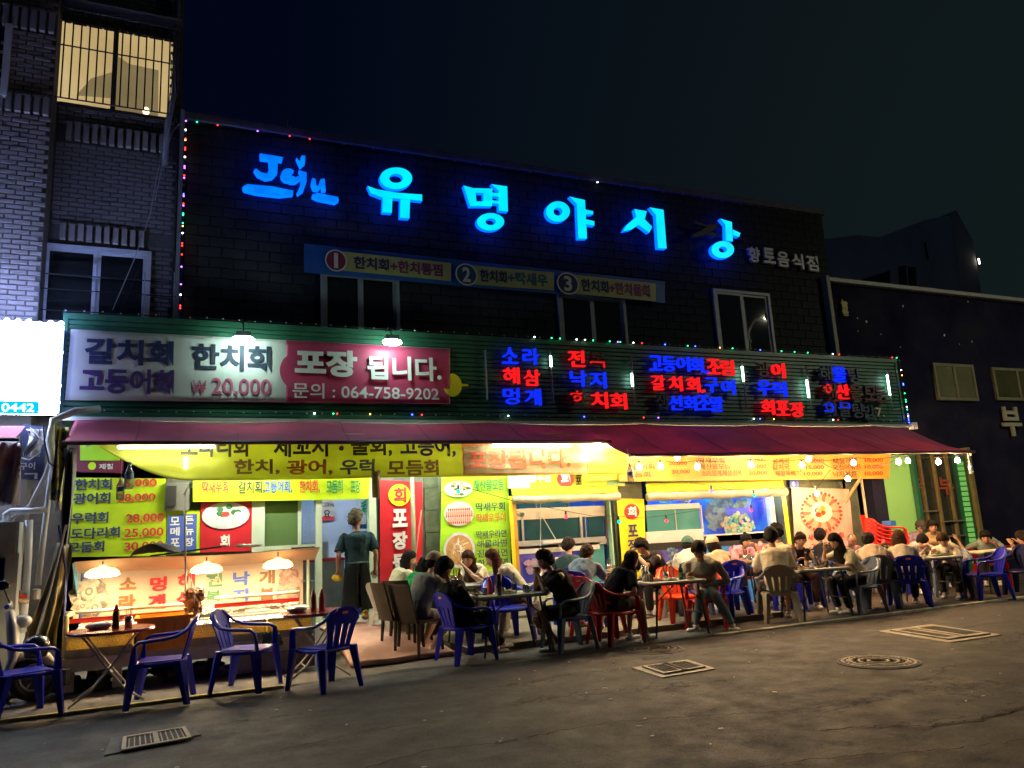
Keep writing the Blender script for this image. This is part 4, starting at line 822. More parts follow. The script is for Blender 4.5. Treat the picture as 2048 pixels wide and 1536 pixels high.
m4 = board('lime banner of five fish names in coloured outlined letters over the kitchen window', [(386, 950), (742, 942), (736, 998), (386, 1004)], SY - .10, lime, amp=.01)
for s_, x, w, mm in (('딱새우회,', 433, 66, red_ink), ('갈치회,', 503, 62, black_ink), ('고등어회,', 556, 66, blue_ink), ('한치회,', 619, 50, red_ink), ('모둠회', 669, 42, green_ink), ('포장', 711, 28, green_ink)): text(s_, x, 974 - (x - 550) * .006, w - 9, 27, SY - .125, mm, m4, bold=.022)
# meter box and cable between
b = MB(); p, q = at(331, 965, SY - .08), at(378, 1020, SY - .08); b.box((p.x, SY - .07, q.z), (q.x, SY, p.z), M('meter_box', (.16, .17, .14), .6)); b.single('electric_box', None, 'grey electric box hung with a black card reader beside the lime banner', 'electric box')
b = MB(); p, q = at(333, 972, SY - .1), at(352, 1012, SY - .1); b.box((p.x, SY - .12, q.z), (q.x, SY - .075, p.z), M('plastic_dark', (.03, .03, .035), .4)); b.single('card_reader', None, 'black card reader hanging on the grey electric box', 'card reader')
# red plate poster
m5 = board('red poster with a white oval plate of sliced fish beside the kitchen window', [(402, 1003), (504, 1002), (503, 1102), (400, 1105)], SY - .02, red_v, 'poster', 'fish_poster')
def plate_print(cx, cy, rx, ry, Y, parent, kind='fish', seed=1):
    rr = random.Random(seed); c = at(cx, cy, Y); kx = (at(cx + 10, cy, Y).x - at(cx - 10, cy, Y).x) / 20; kz = (at(cx, cy - 10, Y).z - at(cx, cy + 10, Y).z) / 20
    def ell(x, y, a, c_, dy, mat, name='print', n=20, rot=0.):
        b = MB(); P_ = []
        for k in range(n):
            w = 2 * math.pi * k / n; u, v = a * math.cos(w), c_ * math.sin(w); P_.append((c.x + (x + u * math.cos(rot) - v * math.sin(rot)) * kx, Y - dy, c.z + (-y + u * math.sin(rot) + v * math.cos(rot)) * kz))
        b.prism(P_, (0, .001, 0), mat); return b
    def put(bs, name): 
        o = MB()
        for q in bs:
            base = len(o.v); o.v += q.v
            for f_, mi_ in zip(q.f, q.m): o.f.append([i + base for i in f_]); o.m.append(o.mi(q.mats[mi_]))
        return tag(o.build(name, parent=parent), kind='stuff')
    ell(0, 0, rx, ry, .002, plate_m).build('plate_print', parent=parent)
    bits = []
    gr = M('print_leaf', (.04, .16, .05), .6, .3, 30); wh = M('print_flesh', (.75, .74, .68), .5, .1, 20); rd = M('print_red', (.6, .05, .03), .5, .1); pk = M('print_salmon', (.80, .36, .24), .5, .3, 30); bn = M('print_noodle', (.62, .40, .18), .5, .3, 30)
    if kind == 'fish':
        for k in range(7): bits.append(ell(rr.uniform(-.5, .5) * rx, rr.uniform(-.7, .3) * ry, rx * .14, ry * .2, .004 + k * .0002, gr))
        for k in range(5): bits.append(ell((-.25 + k * .12) * rx, ry * .42, rx * .1, ry * .3, .006 + k * .0002, wh))
        bits.append(ell(-.02 * rx, -.1 * ry, rx * .17, ry * .2, .008, rd)); bits.append(ell(-.5 * rx, .1 * ry, rx * .17, ry * .25, .0082, wh)); bits.append(ell(.5 * rx, 0, rx * .17, ry * .25, .0084, wh))
    if kind == 'ring':
        for k in range(30):
            w = 2 * math.pi * k / 30; bits.append(ell(.74 * rx * math.cos(w), .74 * ry * math.sin(w), rx * .24, ry * .12, .004 + k * .0001, pk if k % 3 else M('print_shrimp_red', (.60, .12, .09), .5, .25, 30), rot=-w * 1.0))
            bits.append(ell(.93 * rx * math.cos(w), .93 * ry * math.sin(w), rx * .07, ry * .07, .0072, rd))
        for k in range(9): bits.append(ell(rr.uniform(-.2, .2) * rx, rr.uniform(-.25, .2) * ry, rx * .14, ry * .12, .008 + k * .0002, [pk, M('print_roe', (.8, .42, .05), .5, .2), rd][k % 3]))
    if kind == 'rows':
        for j in (-.55, -.02, .5):
            for k in range(13):
                x = -.84 + k * .14
                if x * x + j * j < .92: bits.append(ell(x * rx, j * ry, rx * .055, ry * .22, .004 + k * .0002, pk if j != -.55 else wh))
                if x * x + j * j < .85: bits.append(ell(x * rx, (j + .22) * ry, rx * .05, ry * .09, .0075, rd))
    if kind == 'noodle':
        bits.append(ell(0, 0, rx * .84, ry * .84, .0035, M('print_broth', (.50, .28, .10), .5, .2, 10)))
        for k in range(26): bits.append(ell(rr.uniform(-.5, .5) * rx, rr.uniform(-.5, .5) * ry, rx * .3, ry * .04, .004 + k * .0002, bn if k % 3 else wh, rot=rr.uniform(-2, 2)))
    if kind == 'green':
        for k in range(24):
            w = rr.uniform(0, 6.28); r_ = rr.uniform(0, .75); bits.append(ell(r_ * rx * math.cos(w), r_ * ry * math.sin(w), rx * .15, ry * .15, .004 + k * .0002, [gr, M('print_roe', (.8, .42, .05), .5, .2), wh][k % 3]))
    put(bits, 'food_print')
plate_print(452, 1031, 48, 27, SY - .035, m5, 'fish', 3); text('회', 450, 1082, 19, 25, SY - .035, white_ink, m5, bold=.04)

# kitchen window, door opening and the kitchen behind
kt = thing('kitchen_window', 'pale framed sliding window over the end of the seafood stall', 'window', at(570, 1120, SY))
def fr_box(b, a, c, y0, y1, Y, mat, th=.08): p, q = at(a, y0, Y), at(c, y1, Y); b.box((p.x, Y, q.z), (q.x, Y + th, p.z), mat)
b = MB(); fr_box(b, 505, 529, 960, 1122, SY - .03, mint_fr); b.build('frame', parent=kt)
b = MB(); fr_box(b, 596, 603, 1000, 1092, SY + .02, mint_fr, .05); fr_box(b, 529, 640, 1093, 1098, SY + .02, mint_fr, .05); b.build('sash', parent=kt)
b = MB(); fr_box(b, 530, 596, 960, 1094, SY + .04, M('window_film_green', (.09, .17, .06), .35, .1, 1.5), .006); b.build('pane', parent=kt)
b = MB(); fr_box(b, 603, 632, 960, 1094, SY + .05, glass('pane_blue', (.75, .85, .95), .12), .006); b.build('pane', parent=kt)
dr = thing('kitchen_door_frame', 'pale green frame of the open kitchen doorway around the standing cook', 'door frame', at(690, 1240, SY))
b = MB(); fr_box(b, 632, 645, 950, 1250, SY - .05, mint_fr, .14); b.build('jamb', parent=dr)
b = MB(); fr_box(b, 737, 757, 950, 1250, SY - .06, mint_fr, .16); b.build('jamb', parent=dr)
b = MB(); fr_box(b, 645, 737, 1239, 1246, SY - .02, mint_fr, .12); b.build('threshold', parent=dr)
kr = thing('kitchen_room', 'bluish lit kitchen interior seen through the open doorway', 'kitchen', (2.7, 13.5, .3))
kw = M('kitchen_wall', (.52, .60, .74), .5, .06, 1.5); tl = M('tile_bluewhite', (.5, .56, .62), .3, .06)
kx0, kx1 = wx(505), wx(757)
b = MB(); b.box((kx0, 15.0, .3), (kx1 + .9, 15.06, 3.0), kw); b.box((kx0 - .06, WY + .32, .3), (kx0, 15.0, 3.0), kw); b.box((kx1 + .84, WY + .36, .3), (kx1 + .9, 15.0, 3.0), kw); b.build('wall', parent=kr)
b = MB(); b.box((kx0, WY + .06, 2.98), (kx1 + .84, 15.0, 3.04), kw); b.build('ceiling', parent=kr)
b = MB(); b.box((kx0, WY + .04, .2), (kx1 + .84, 15.0, .3), M('floor_tile_dark', (.14, .15, .16), .5)); b.build('floor', parent=kr)
def tubelight(label, a, c, strength=110, col=(1, .98, .9), housing=white_fr, drop=.03, group='fluorescent tube lamps', r=.015):
    a, c = Vector(a), Vector(c); t = thing('tube_lamp', label, 'lamp', (a + c) / 2, group)
    d = (c - a).normalized(); b = MB(); n_ = d.cross(Vector((0, 0, 1))).normalized() * .035; up = Vector((0, 0, 1))
    P_ = [a + n_ + up * drop, c + n_ + up * drop, c - n_ + up * drop, a - n_ + up * drop]; b.prism(P_, up * .035, housing); b.build('housing', parent=t)
    b = MB(); b.tube([a, c], r, 8, MI('tube_glow_%g_%g' % (strength, col[2]), col, strength)); b.build('tube', parent=t); return t
tubelight('tube lamp on the kitchen ceiling above the doorway', (kx0 + .5, 13.6, 2.9), (kx1 + .3, 13.6, 2.9), 60, (.85, .95, 1))
# kitchen contents
b = MB(); p, q = at(640, 985, 14.9), at(670, 1040, 14.9); b.box((p.x, 14.95, q.z), (q.x, 14.99, p.z), M('calendar_paper', (.55, .5, .45), .6)); t = b.single('wall_calendar', None, 'calendar sheet with red foot strip on the kitchen wall by the doorway', 'calendar')
text('COOK Pot', 656, 1009, 24, 9, 14.94, black_ink, t, bold=.0); text('요', 654, 1027, 14, 14, 14.94, black_ink, t); b = MB(); p, q = at(641, 1034, 14.93), at(669, 1040, 14.93); b.box((p.x, 14.935, q.z), (q.x, 14.945, p.z), red_ink); b.build('foot_strip', parent=t)
gl_ = thing('leafy_wall_sprig', 'green leafy sprig painted on pale paper beside the doorway jamb', 'wall decoration', at(733, 1040, 14.8))
b = MB(); p, q = at(718, 975, 14.8), at(752, 1070, 14.8); b.box((p.x, 14.9, q.z), (q.x, 14.94, p.z), M('paper_white', (.6, .66, .68), .6)); b.build('paper', parent=gl_)
b = MB(); gm_ = M('leaf_teal', (.01, .28, .16), .5, .3, 20)
for k in range(20):
    p = at(733 + rnd.uniform(-9, 10) , 985 + k * 2.7, 14.88); b.cbox((p.x, 14.88, p.z), (rnd.uniform(.05, .1), .008, .035), gm_, 0); 
p, q = at(734, 985, 14.87), at(733, 1052, 14.87); b.tube([p, q], .01, 5, gm_); tag(b.build('leaves', parent=gl_), kind='stuff')
for k in range(6):
    z = .32 + k * .25; b = MB(); cx_ = at(748, 1150, 13.6).x; m_ = M('crate_blue', (.03, .22, .62), .4, .1)
    b.box((cx_ - .35, 13.3, z), (cx_ + .25, 13.7, z + .02), m_)
    for (a, c) in (((cx_ - .35, 13.3), (cx_ + .25, 13.32)), ((cx_ - .35, 13.68), (cx_ + .25, 13.7)), ((cx_ - .35, 13.32), (cx_ - .33, 13.68)), ((cx_ + .23, 13.32), (cx_ + .25, 13.68))): b.box((a[0], a[1], z + .02), (c[0], c[1], z + .10), m_); b.box((a[0], a[1], z + .15), (c[0], c[1], z + .22), m_)
    b.single('blue_crate', None, 'blue plastic bottle crate %s in the kitchen stack' % ['at the foot', 'second from the floor', 'third from the floor', 'third from the top', 'second from the top', 'topmost'][k], 'crate', 'stacked blue crates in the kitchen')
kc = thing('kitchen_counter', 'steel kitchen counter with a red edged shelf behind the cook', 'counter', (at(655, 1200, 13.4).x, 13.5, .3))
p, q = at(600, 1120, 13.3), at(690, 1240, 13.3); b = MB(); b.box((p.x, 13.3, .3), (q.x, 13.9, p.z - .05), M('counter_panel', (.35, .38, .42), .4)); b.build('body', parent=kc)
b = MB(); b.box((p.x, 13.25, p.z - .045), (q.x, 13.95, p.z), red_v); b.build('edge', parent=kc)
b = MB(); b.cbox((q.x - .45, 13.5, p.z + .14), (.4, .35, .27), M('plastic_bluewhite', (.4, .5, .62), .4), 0, .04); b.single('plastic_tub', None, 'pale blue plastic tub on the kitchen counter', 'tub')

# red vertical banner and neighbours
m6 = board('tall red takeaway banner with a yellow disc and white Korean letters by the doorway', [(760, 960), (845, 964), (845, 1262), (760, 1262)], SY - .05, red_v, 'banner', 'vertical_banner', 6, .01)
disc(799, 990, 22, SY - .075, lime, 'disc', m6); text('회', 800, 990, 25, 31, SY - .085, red_ink, m6, bold=.03)
for s_, y in (('포', 1036), ('장', 1081), ('됩', 1124), ('니', 1166)): text(s_, 800, y, 30, 36, SY - .075, white_ink, m6, bold=.045)
b = MB(); p, q = at(824, 955, SY - .18), at(833, 1265, SY - .18); b.tube([(p.x, SY - .18, .1), (p.x, SY - .18, 2.7)], .035, 8, M('post_sage', (.22, .25, .15), .5)); b.single('steel_post', None, 'sage green steel post in front of the red banner', 'post', smooth=True)
b = MB(); b.tube([at(843, 1020, SY - .2), at(830, 1120, SY - .2)], .012, 5, M('stick_pink', (.6, .3, .22), .5)); b.single('broom_stick', None, 'thin pink stick leaning beside the sage green post', 'stick')
b = MB()
for k in range(7):
    z = .15 + k * .36; b.box((wx(848) + .02, WY - .03 - .008 * (k % 2), z), (wx(880) - .01, WY - .004, z + .345), M('plank_mossy', (.06, .085, .045), .8, .4, 6, .3, 20))
pk_ = thing('plank_panel', 'narrow mossy green wooden panel between red banner and lime menu', 'panel', (wx(864), WY, .15))
for k in range(7):
    z = .15 + k * .36; b = MB(); b.box((wx(848) + .02, WY - .03 - .008 * (k % 2), z), (wx(880) - .01, WY - .004, z + .345), M('plank_mossy', (.06, .085, .045), .8, .4, 6, .3, 20)); b.build('plank', parent=pk_)
m7 = board('tall lime green menu banner with three food pictures behind the women at the table', [(884, 948), (1016, 952), (1024, 1178), (878, 1178)], SY - .06, limeg, 'menu banner', 'vertical_menu')
for s_, x, y, w, h, mm in (('해산물모둠', 978, 970, 60, 23, green_ink), ('딱새우회', 981, 1013, 58, 17, navy), ('딱새우구이', 982, 1035, 58, 17, red_ink), ('딱새우라면', 983, 1068, 60, 15, navy), ('해물라면', 984, 1087, 60, 15, navy), ('전복라면', 985, 1106, 60, 15, navy), ('한치라면', 986, 1125, 60, 15, navy)): text(s_, x, y, w, h, SY - .08, mm, m7, bold=.008)
plate_print(917, 978, 29, 16, SY - .08, m7, 'green', 5); plate_print(918, 1027, 30, 25, SY - .08, m7, 'rows', 6); plate_print(919, 1100, 32, 36, SY - .08, m7, 'noodle', 7)

# fish tank rooms
blu = MR('sea_backdrop', [(0, (.004, .01, .22)), (.45, (.006, .04, .52)), (.62, (.01, .14, .6)), (.8, (.03, .35, .6))], 1.3, .4, emit=.35, distort=1.2)  # backdrop, panels and water glow by emission, standing in for tank light
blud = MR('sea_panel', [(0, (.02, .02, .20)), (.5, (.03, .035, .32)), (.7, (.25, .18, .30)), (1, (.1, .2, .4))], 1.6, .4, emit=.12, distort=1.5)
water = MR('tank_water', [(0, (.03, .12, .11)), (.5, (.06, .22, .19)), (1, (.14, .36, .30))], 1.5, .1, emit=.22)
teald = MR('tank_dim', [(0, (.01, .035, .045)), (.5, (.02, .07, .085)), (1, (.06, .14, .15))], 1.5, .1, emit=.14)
aq = thing('tank_room', 'aluminium framed fish tanks behind the window with the rolled yellow blind', 'fish tank', at(1130, 1210, SY))
def pbox(parent, name, a, c, y0, y1, Y, mat, th=.06):
    b = MB(); fr_box(b, a, c, y0, y1, Y, mat, th); return b.build(name, parent=parent)
pbox(aq, 'back_wall', 1020, 1240, 940, 1215, 13.6, M('room_blue', (.03, .12, .28), .5, .3, 1.5), .05)
ty = SY + .1
pbox(aq, 'rail', 1030, 1212, 1018, 1022, ty - .01, alu); pbox(aq, 'rail', 1030, 1212, 1026, 1032, ty, alu)
for a, c in ((1042, 1049), (1159, 1167), (1169, 1174)): pbox(aq, 'upright', a, c, 1032, 1082, ty - .005, alu)
pbox(aq, 'pane', 1049, 1159, 1032, 1082, ty + .03, teald, .01); pbox(aq, 'pane', 1175, 1209, 1030, 1080, ty + .03, teald, .01); pbox(aq, 'blue_panel', 1030, 1042, 1032, 1084, ty + .03, M('sky_plastic', (.0, .20, .55), .3, .1), .01)
pbox(aq, 'sill', 1030, 1212, 1083, 1088, ty - .02, alu, .2); pbox(aq, 'sill', 1175, 1214, 1080, 1086, ty - .015, alu, .03)
pbox(aq, 'gap', 1033, 1212, 1088, 1094, ty + .05, dark, .05); pbox(aq, 'lower_frame', 1033, 1200, 1094, 1098, ty - .02, white_fr)
pbox(aq, 'lower_panel', 1037, 1160, 1098, 1192, ty, blud, .03); pbox(aq, 'lower_panel', 1162, 1213, 1092, 1165, ty + .01, water, .03)
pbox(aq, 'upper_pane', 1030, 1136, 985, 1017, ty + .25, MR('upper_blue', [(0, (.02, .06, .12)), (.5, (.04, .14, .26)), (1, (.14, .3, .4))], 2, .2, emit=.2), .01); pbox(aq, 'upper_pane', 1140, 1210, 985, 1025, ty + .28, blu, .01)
pbox(aq, 'upright', 1135, 1139, 985, 1018, ty + .2, alu)
pbox(aq, 'wooden_upright', 1209, 1216, 985, 1090, ty - .03, M('wood_orange', (.25, .12, .06), .6, .2), .04)
pbox(aq, 'jamb', 1216, 1233, 940, 1200, SY - .03, M('jamb_mint', (.38, .62, .42), .4, .06), .12)
pbox(aq, 'kick_wall', 1030, 1236, 1192, 1212, ty - .05, M('plinth_pale', (.42, .48, .34), .6, .15), .1)
b = MB()
for a, c in (((1081, 985), (1081, 1095)), ((1083, 1030), (1124, 1100)), ((1072, 985), (1073, 1018))): b.tube([at(*a, ty - .06), at(*c, ty - .06)], .008, 5, white_fr)
b.build('air_hose', parent=aq)
b = MB(); b.tube([at(1034, 1028, ty - .05), at(1040, 1024, ty - .05), at(1048, 1025, ty - .05), at(1049, 1032, ty - .05)], .025, 8, white_fr); b.build('pipe', parent=aq)
b = MB(); b.tube([at(1078, 1003, ty + .1), at(1092, 995, ty + .1)], .05, 8, M('plastic_grey', (.4, .45, .48), .5)); b.build('filter', parent=aq)
pbox(aq, 'bar', 1086, 1130, 1081, 1085, ty - .1, white_fr, .03)
tubelight('tube lamp hidden behind the rolled blind of the first tank window', at(1050, 975, SY + .5), at(1200, 975, SY + .5), 45, (.7, .9, 1))
aq2 = thing('tank_room', 'wide fish tank window with blue coral seabed backdrop and a white framed tank', 'fish tank', at(1430, 1180, SY))
pbox(aq2, 'backdrop', 1370, 1548, 960, 1080, SY + .22, blu, .02); pbox(aq2, 'backdrop', 1292, 1372, 960, 1010, SY + .25, blu, .02)
pbox(aq2, 'tank_frame', 1292, 1400, 1010, 1016, SY - .02, white_fr); pbox(aq2, 'tank_frame', 1292, 1408, 1064, 1080, SY - .02, white_fr); pbox(aq2, 'tank_frame', 1401, 1408, 1010, 1064, SY - .02, white_fr)
pbox(aq2, 'tank_glass', 1292, 1401, 1016, 1064, SY + .02, water, .02); pbox(aq2, 'divider', 1351, 1353, 1018, 1063, SY + .01, alu, .01)
pbox(aq2, 'ledge', 1292, 1560, 1080, 1084, SY - .01, dark, .1); pbox(aq2, 'ledge', 1408, 1560, 1070, 1075, SY - .01, white_fr, .08)
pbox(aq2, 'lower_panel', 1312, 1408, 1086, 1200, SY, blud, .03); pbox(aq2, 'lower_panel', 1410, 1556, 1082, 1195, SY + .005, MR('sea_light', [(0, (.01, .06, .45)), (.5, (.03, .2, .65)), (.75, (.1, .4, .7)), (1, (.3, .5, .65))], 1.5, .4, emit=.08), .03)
pbox(aq2, 'pink_panel', 1293, 1311, 1070, 1200, SY - .005, M('panel_pinkish', (.62, .36, .34), .5), .03)
pbox(aq2, 'jamb', 1546, 1562, 985, 1200, SY - .03, M('jamb_blue_white', (.42, .56, .62), .4), .12)
pbox(aq2, 'header_pane', 1292, 1562, 940, 970, SY + .05, M('header_pale', (.42, .62, .50), .4, .2, 2), .02)
# coral, rock and fish shapes printed on the backdrop
def blobs(parent, name, cx, cy, rx, ry, Y, mats, n, sz, seed):
    rr = random.Random(seed); b = MB()
    for k in range(n):
        w = rr.uniform(0, 6.28); r_ = math.sqrt(rr.random()); x = cx + rx * r_ * math.cos(w); y = cy + ry * r_ * math.sin(w); c = at(x, y, Y); s_ = sz * rr.uniform(.5, 1.2)
        b.prism([(c.x + s_ * math.cos(q) * rr.uniform(.7, 1.2), Y - k * .0004, c.z + s_ * math.sin(q) * rr.uniform(.6, 1)) for q in [2 * math.pi * i / 9 for i in range(9)]], (0, .0003, 0), rr.choice(mats))
    return tag(b.build(name, parent=parent), kind='stuff')
cg = [M('coral_teal', (.06, .42, .32), .6, .3, 20), M('coral_pale', (.35, .55, .42), .6, .3, 20), M('coral_sand', (.4, .38, .28), .6, .3, 20)]
cb_ = [M('rock_blue', (.10, .20, .36), .6, .3, 15), M('rock_blue_dark', (.05, .10, .24), .6, .3, 15), M('rock_teal', (.12, .28, .38), .6, .3, 15)]
blobs(aq2, 'rock_print', 1430, 1030, 18, 30, SY + .20, cb_, 60, .07, 1); blobs(aq2, 'coral_print', 1475, 1048, 32, 22, SY + .19, cg, 120, .05, 2); blobs(aq2, 'fish_print', 1465, 1005, 28, 10, SY + .185, cb_, 50, .06, 3)
blobs(aq2, 'coral_print', 1350, 998, 40, 6, SY + .20, [M('coral_white', (.5, .62, .7), .6)] + cb_, 30, .05, 4)
for (cx, cy, rx, ry, sd) in ((1475, 1108, 20, 16, 5), (1520, 1105, 22, 20, 6)): blobs(aq2, 'coral_print', cx, cy, rx, ry, SY - .01, [M('coral_pink', (.62, .22, .26), .6, .3, 20), M('coral_rose', (.7, .42, .42), .6, .3, 20)], 40, .05, sd)
blobs(aq2, 'coral_print', 1348, 1110, 16, 14, SY - .015, cb_ + [M('coral_sand', (.4, .38, .28))], 25, .04, 8)
blobs(aq, 'coral_print', 1070, 1135, 25, 14, ty - .02, [M('sand_lilac', (.32, .26, .38), .6, .3, 15), M('sand_rose', (.42, .26, .32), .6, .3, 15)], 40, .07, 9)
tubelight('tube lamp hidden above the blue coral backdrop', at(1300, 975, SY + .16), at(1550, 975, SY + .16), 60, (.75, .9, 1))
# rolled yellow blinds with side edges
def blind(label, a, c, y0, y1, Y, sides):
    t = thing('rolled_blind', label, 'rolled blind', at((a + c) / 2, y1, Y), 'rolled vinyl blinds')
    p, q = at(a, y0, Y), at(c, y1, Y); n_ = 40
    b = MB(); b.grid(n_, 4, lambda u, v: (p.x + (q.x - p.x) * u, Y - .015 + .012 * math.sin(v * 11 + u * 3) - .02 * v, p.z + (p.z - q.z) * -.55 * v), yellow, .004); b.build('pelmet', parent=t, smooth=True)
    zc = p.z - (p.z - q.z) * .78; r_ = (p.z - q.z) * .25
    b = MB(); b.tube([(p.x + (q.x - p.x) * i / 12, Y - .05, zc + .008 * math.sin(i * 1.7)) for i in range(13)], [r_ * (1 + .12 * math.sin(i * 2.3)) for i in range(13)], 10, M('vinyl_clear_roll', (.55, .55, .38), .35, .2, 4, .2, 12, transl=.3)); b.build('roll', parent=t, smooth=True)
    for sx0, sx1, sb, mm in sides:
        P_ = [at(sx0, y1 - 8, Y - .03), at(sx0 + 7, y1 - 8, Y - .03), at(sx1 + 7, sb, Y - .03), at(sx1, sb, Y - .03)]; P_[2].x = P_[1].x + .02; P_[3].x = P_[0].x + .02
        b = MB(); b.prism(P_[::-1], (0, .015, 0), mm); b.build('side_strip', parent=t)
blind('rolled yellow vinyl blind over the first tank window', 1022, 1236, 976, 1000, SY - .12, [(1017, 1035, 1185, yellow), (1024, 1042, 1185, M('vinyl_amber', (.55, .28, .03), .5, .1)), (1233, 1248, 1150, yellow)])
blind('rolled yellow vinyl blind over the blue coral tank window', 1290, 1568, 967, 992, SY - .12, [(1563, 1580, 1140, yellow)])
# headers above the tanks
m8 = board('yellow header board with a red disc and brush letters above the first tank window', [(1014, 930), (1250, 925), (1250, 972), (1014, 977)], SY - .10, yellow, 'signboard', 'header_board')
strip([(1016, 950), (1060, 949), (1060, 975), (1016, 976)], SY - .115, M('vinyl_mint', (.3, .6, .4), .5, .2, 3), 'mint_end', m8, 3, 0); strip([(1215, 946), (1250, 945), (1250, 970), (1215, 971)], SY - .115, M('vinyl_mint', (.3, .6, .4), .5), 'mint_end', m8, 3, 0)
disc(1131, 958, 17, SY - .12, red_v, 'disc', m8); text('회', 1131, 957, 19, 22, SY - .13, white_ink, m8, bold=.05); text('유명수산', 1073, 957, 60, 15, SY - .12, white_ink, m8, bold=.03)
for s_, y in (('하', 905), ('영', 925), ('토', 945), ('포', 962)): text(s_, 1157, y, 12, 15, SY - .12, black_ink, m8, bold=.03)
m9 = board('yellow square banner picturing a plate of sliced fish under the gap between awnings', [(1166, 878), (1246, 882), (1240, 960), (1164, 962)], SY - .25, yellow, 'banner', 'plate_banner')
plate_print(1203, 920, 30, 28, SY - .28, m9, 'fish', 11)
m10 = board('long orange menu banner with three rows of dishes and prices behind the bulbs', [(1238, 900), (1782, 903), (1778, 957), (1238, 963)], SY - .30, orange_v, 'menu banner', 'long_menu', 40, .012)
for s_, x, y, w in (('고등어회', 1280, 933, 58), ('모듬회', 1277, 949, 48), ('딱새우회', 1423, 921, 52), ('해산물모듬', 1430, 933, 62), ('소라.멍게.해삼.전복', 1444, 946, 80), ('성게국', 1562, 922, 34), ('갈치국', 1562, 934, 34), ('해물뚝배기', 1576, 947, 50), ('해물라면', 1690, 922, 48), ('오징어볶음', 1694, 934, 56), ('낙지볶음', 1690, 948, 48)): text(s_, x, y, w, 11.5, SY - .325, brown_ink, m10, bold=.012)
for s_, x, y in (('20,000', 1356, 927), ('30,000', 1362, 944), ('15,000', 1513, 920), ('30,000', 1515, 933), ('20,000', 1516, 946), ('15,000', 1630, 922), ('15,000', 1630, 935), ('10,000', 1627, 948), ('10,000', 1748, 921), ('10,000', 1748, 934), ('10,000', 1748, 947)): text(s_, x, y, 36, 9, SY - .325, M('ink_orange_red', (.48, .04, .02), .6, 0), m10, bold=.008)
m11 = board('narrow yellow takeaway banner with a red disc between the two tank windows', [(1240, 997), (1288, 998), (1294, 1160), (1244, 1160)], SY - .04, yellow, 'banner', 'vertical_banner', 5)
disc(1264, 1023, 15, SY - .06, red_v, 'disc', m11); text('회', 1264, 1023, 17, 20, SY - .07, white_ink, m11, bold=.03)
for s_, y in (('포', 1061), ('장', 1090), ('됩', 1120)): text(s_, 1266, y, 20, 24, SY - .06, navy, m11, bold=.03)
b = MB(); p, q = at(1577, 957, SY - .02), at(1597, 975, SY - .02); b.box((p.x, SY - .04, q.z), (q.x, SY - .02, p.z), M('enamel_blue', (.03, .06, .4), .3, 0)); t = b.single('house_number', None, 'small blue house number plate reading 6 on the grey post', 'number plate'); text('6', 1587, 968, 6, 9, SY - .045, white_ink, t, bold=.02)
m12 = board('pale pink poster with a ring of shrimps on a round plate behind the diners', [(1583, 975), (1698, 978), (1712, 1130), (1592, 1130)], SY - .05, M('vinyl_blush', (.56, .40, .34), .5, .08, 2), 'poster', 'shrimp_poster')
plate_print(1643, 1024, 42, 41, SY - .07, m12, 'ring', 12); text('새우장 새우회', 1652, 1072, 72, 12, SY - .07, red_ink, m12, bold=.02); text('포장 됩니다', 1655, 1090, 66, 10, SY - .07, red_ink, m12, bold=.02)
b = MB(); b.tube([at(1722, 955, SY - .5), at(1690, 1005, SY - .1)], .035, 4, woodp); b.single('wooden_brace', None, 'short diagonal wooden brace at the far end of the orange menu', 'brace')
b = MB(); p = at(1722, 955, SY - .2); b.tube([(p.x, SY - .2, 0), (p.x, SY - .2, 2.6)], .03, 8, M('pipe_beige', (.4, .36, .26), .5)); b.single('beige_pipe', None, 'beige upright pipe beside the red chair stack', 'pipe', smooth=True)

# ------------------------------------------------------------------ awnings
def awning(label, x0, x1, yb, zb, yf, zf, skew0=0., skew1=0., seed=0, wave=.02):
    t = thing('awning', label, 'awning', ((x0 + x1) / 2, yf, zf), 'maroon cloth awnings')
    nx, ny = 150, 12
    def fn(u, v):
        x = x0 + skew0 * v + (x1 + skew1 * v - x0 - skew0 * v) * u
        s_ = wave * math.sin(math.pi * v) * (math.sin(x * 1.9 + seed) + .6 * math.sin(x * 4.1 + seed)) - wave * 2.5 * math.sin(math.pi * v) + wave * 1.6 * mnoise.noise(Vector((x * 2.4, v * 2, seed))) * math.sin(math.pi * v) - .018 * v * v * abs(math.sin(x * 1.7 + seed))
        e_ = .035 * abs(math.sin(x * 1.15 + seed)) * (1 - v) ** 3
        return (x, yb + (yf - yb) * v - .0, zb + (zf - zb) * v + s_ - e_)
    b = MB(); b.grid(nx, ny, fn, cloth_red, .008, (0, 0, 1)); b.build('cloth', parent=t, smooth=True)
    for k in range(1, 7):
        b = MB(); b.tube([Vector(fn((k + .3 * math.sin(k * 5)) / 7, v / 8)) + Vector((0, 0, .006)) for v in range(9)], .009, 5, M('awning_seam', (.26, .05, .10), .8)); b.build('seam', parent=t)
    b = MB(); b.tube([(x0 + skew0 - .02, yf - .02, zf - .01), (x1 + skew1 + .02, yf - .02, zf - .01)], .028, 8, M('rail_maroon_dark', (.06, .02, .035), .5)); b.build('front_rail', parent=t)
    for k in range(4):
        x = x0 + .15 + (x1 - x0 - .3) * k / 3; b = MB(); b.tube([(x, yb - .03, zb - .35), (x + .1, (yb + yf) / 2, (zb + zf) / 2 - .16), (x, yf + .03, zf - .02)], .014, 6, gutter_m); b.build('folding_arm', parent=t)
    return t
awning('faded pink maroon cloth awning over the stall and doorway', -1.26, 6.28, 11.38, 3.26, 10.58, 2.86, -.02, 0, 1., .010)
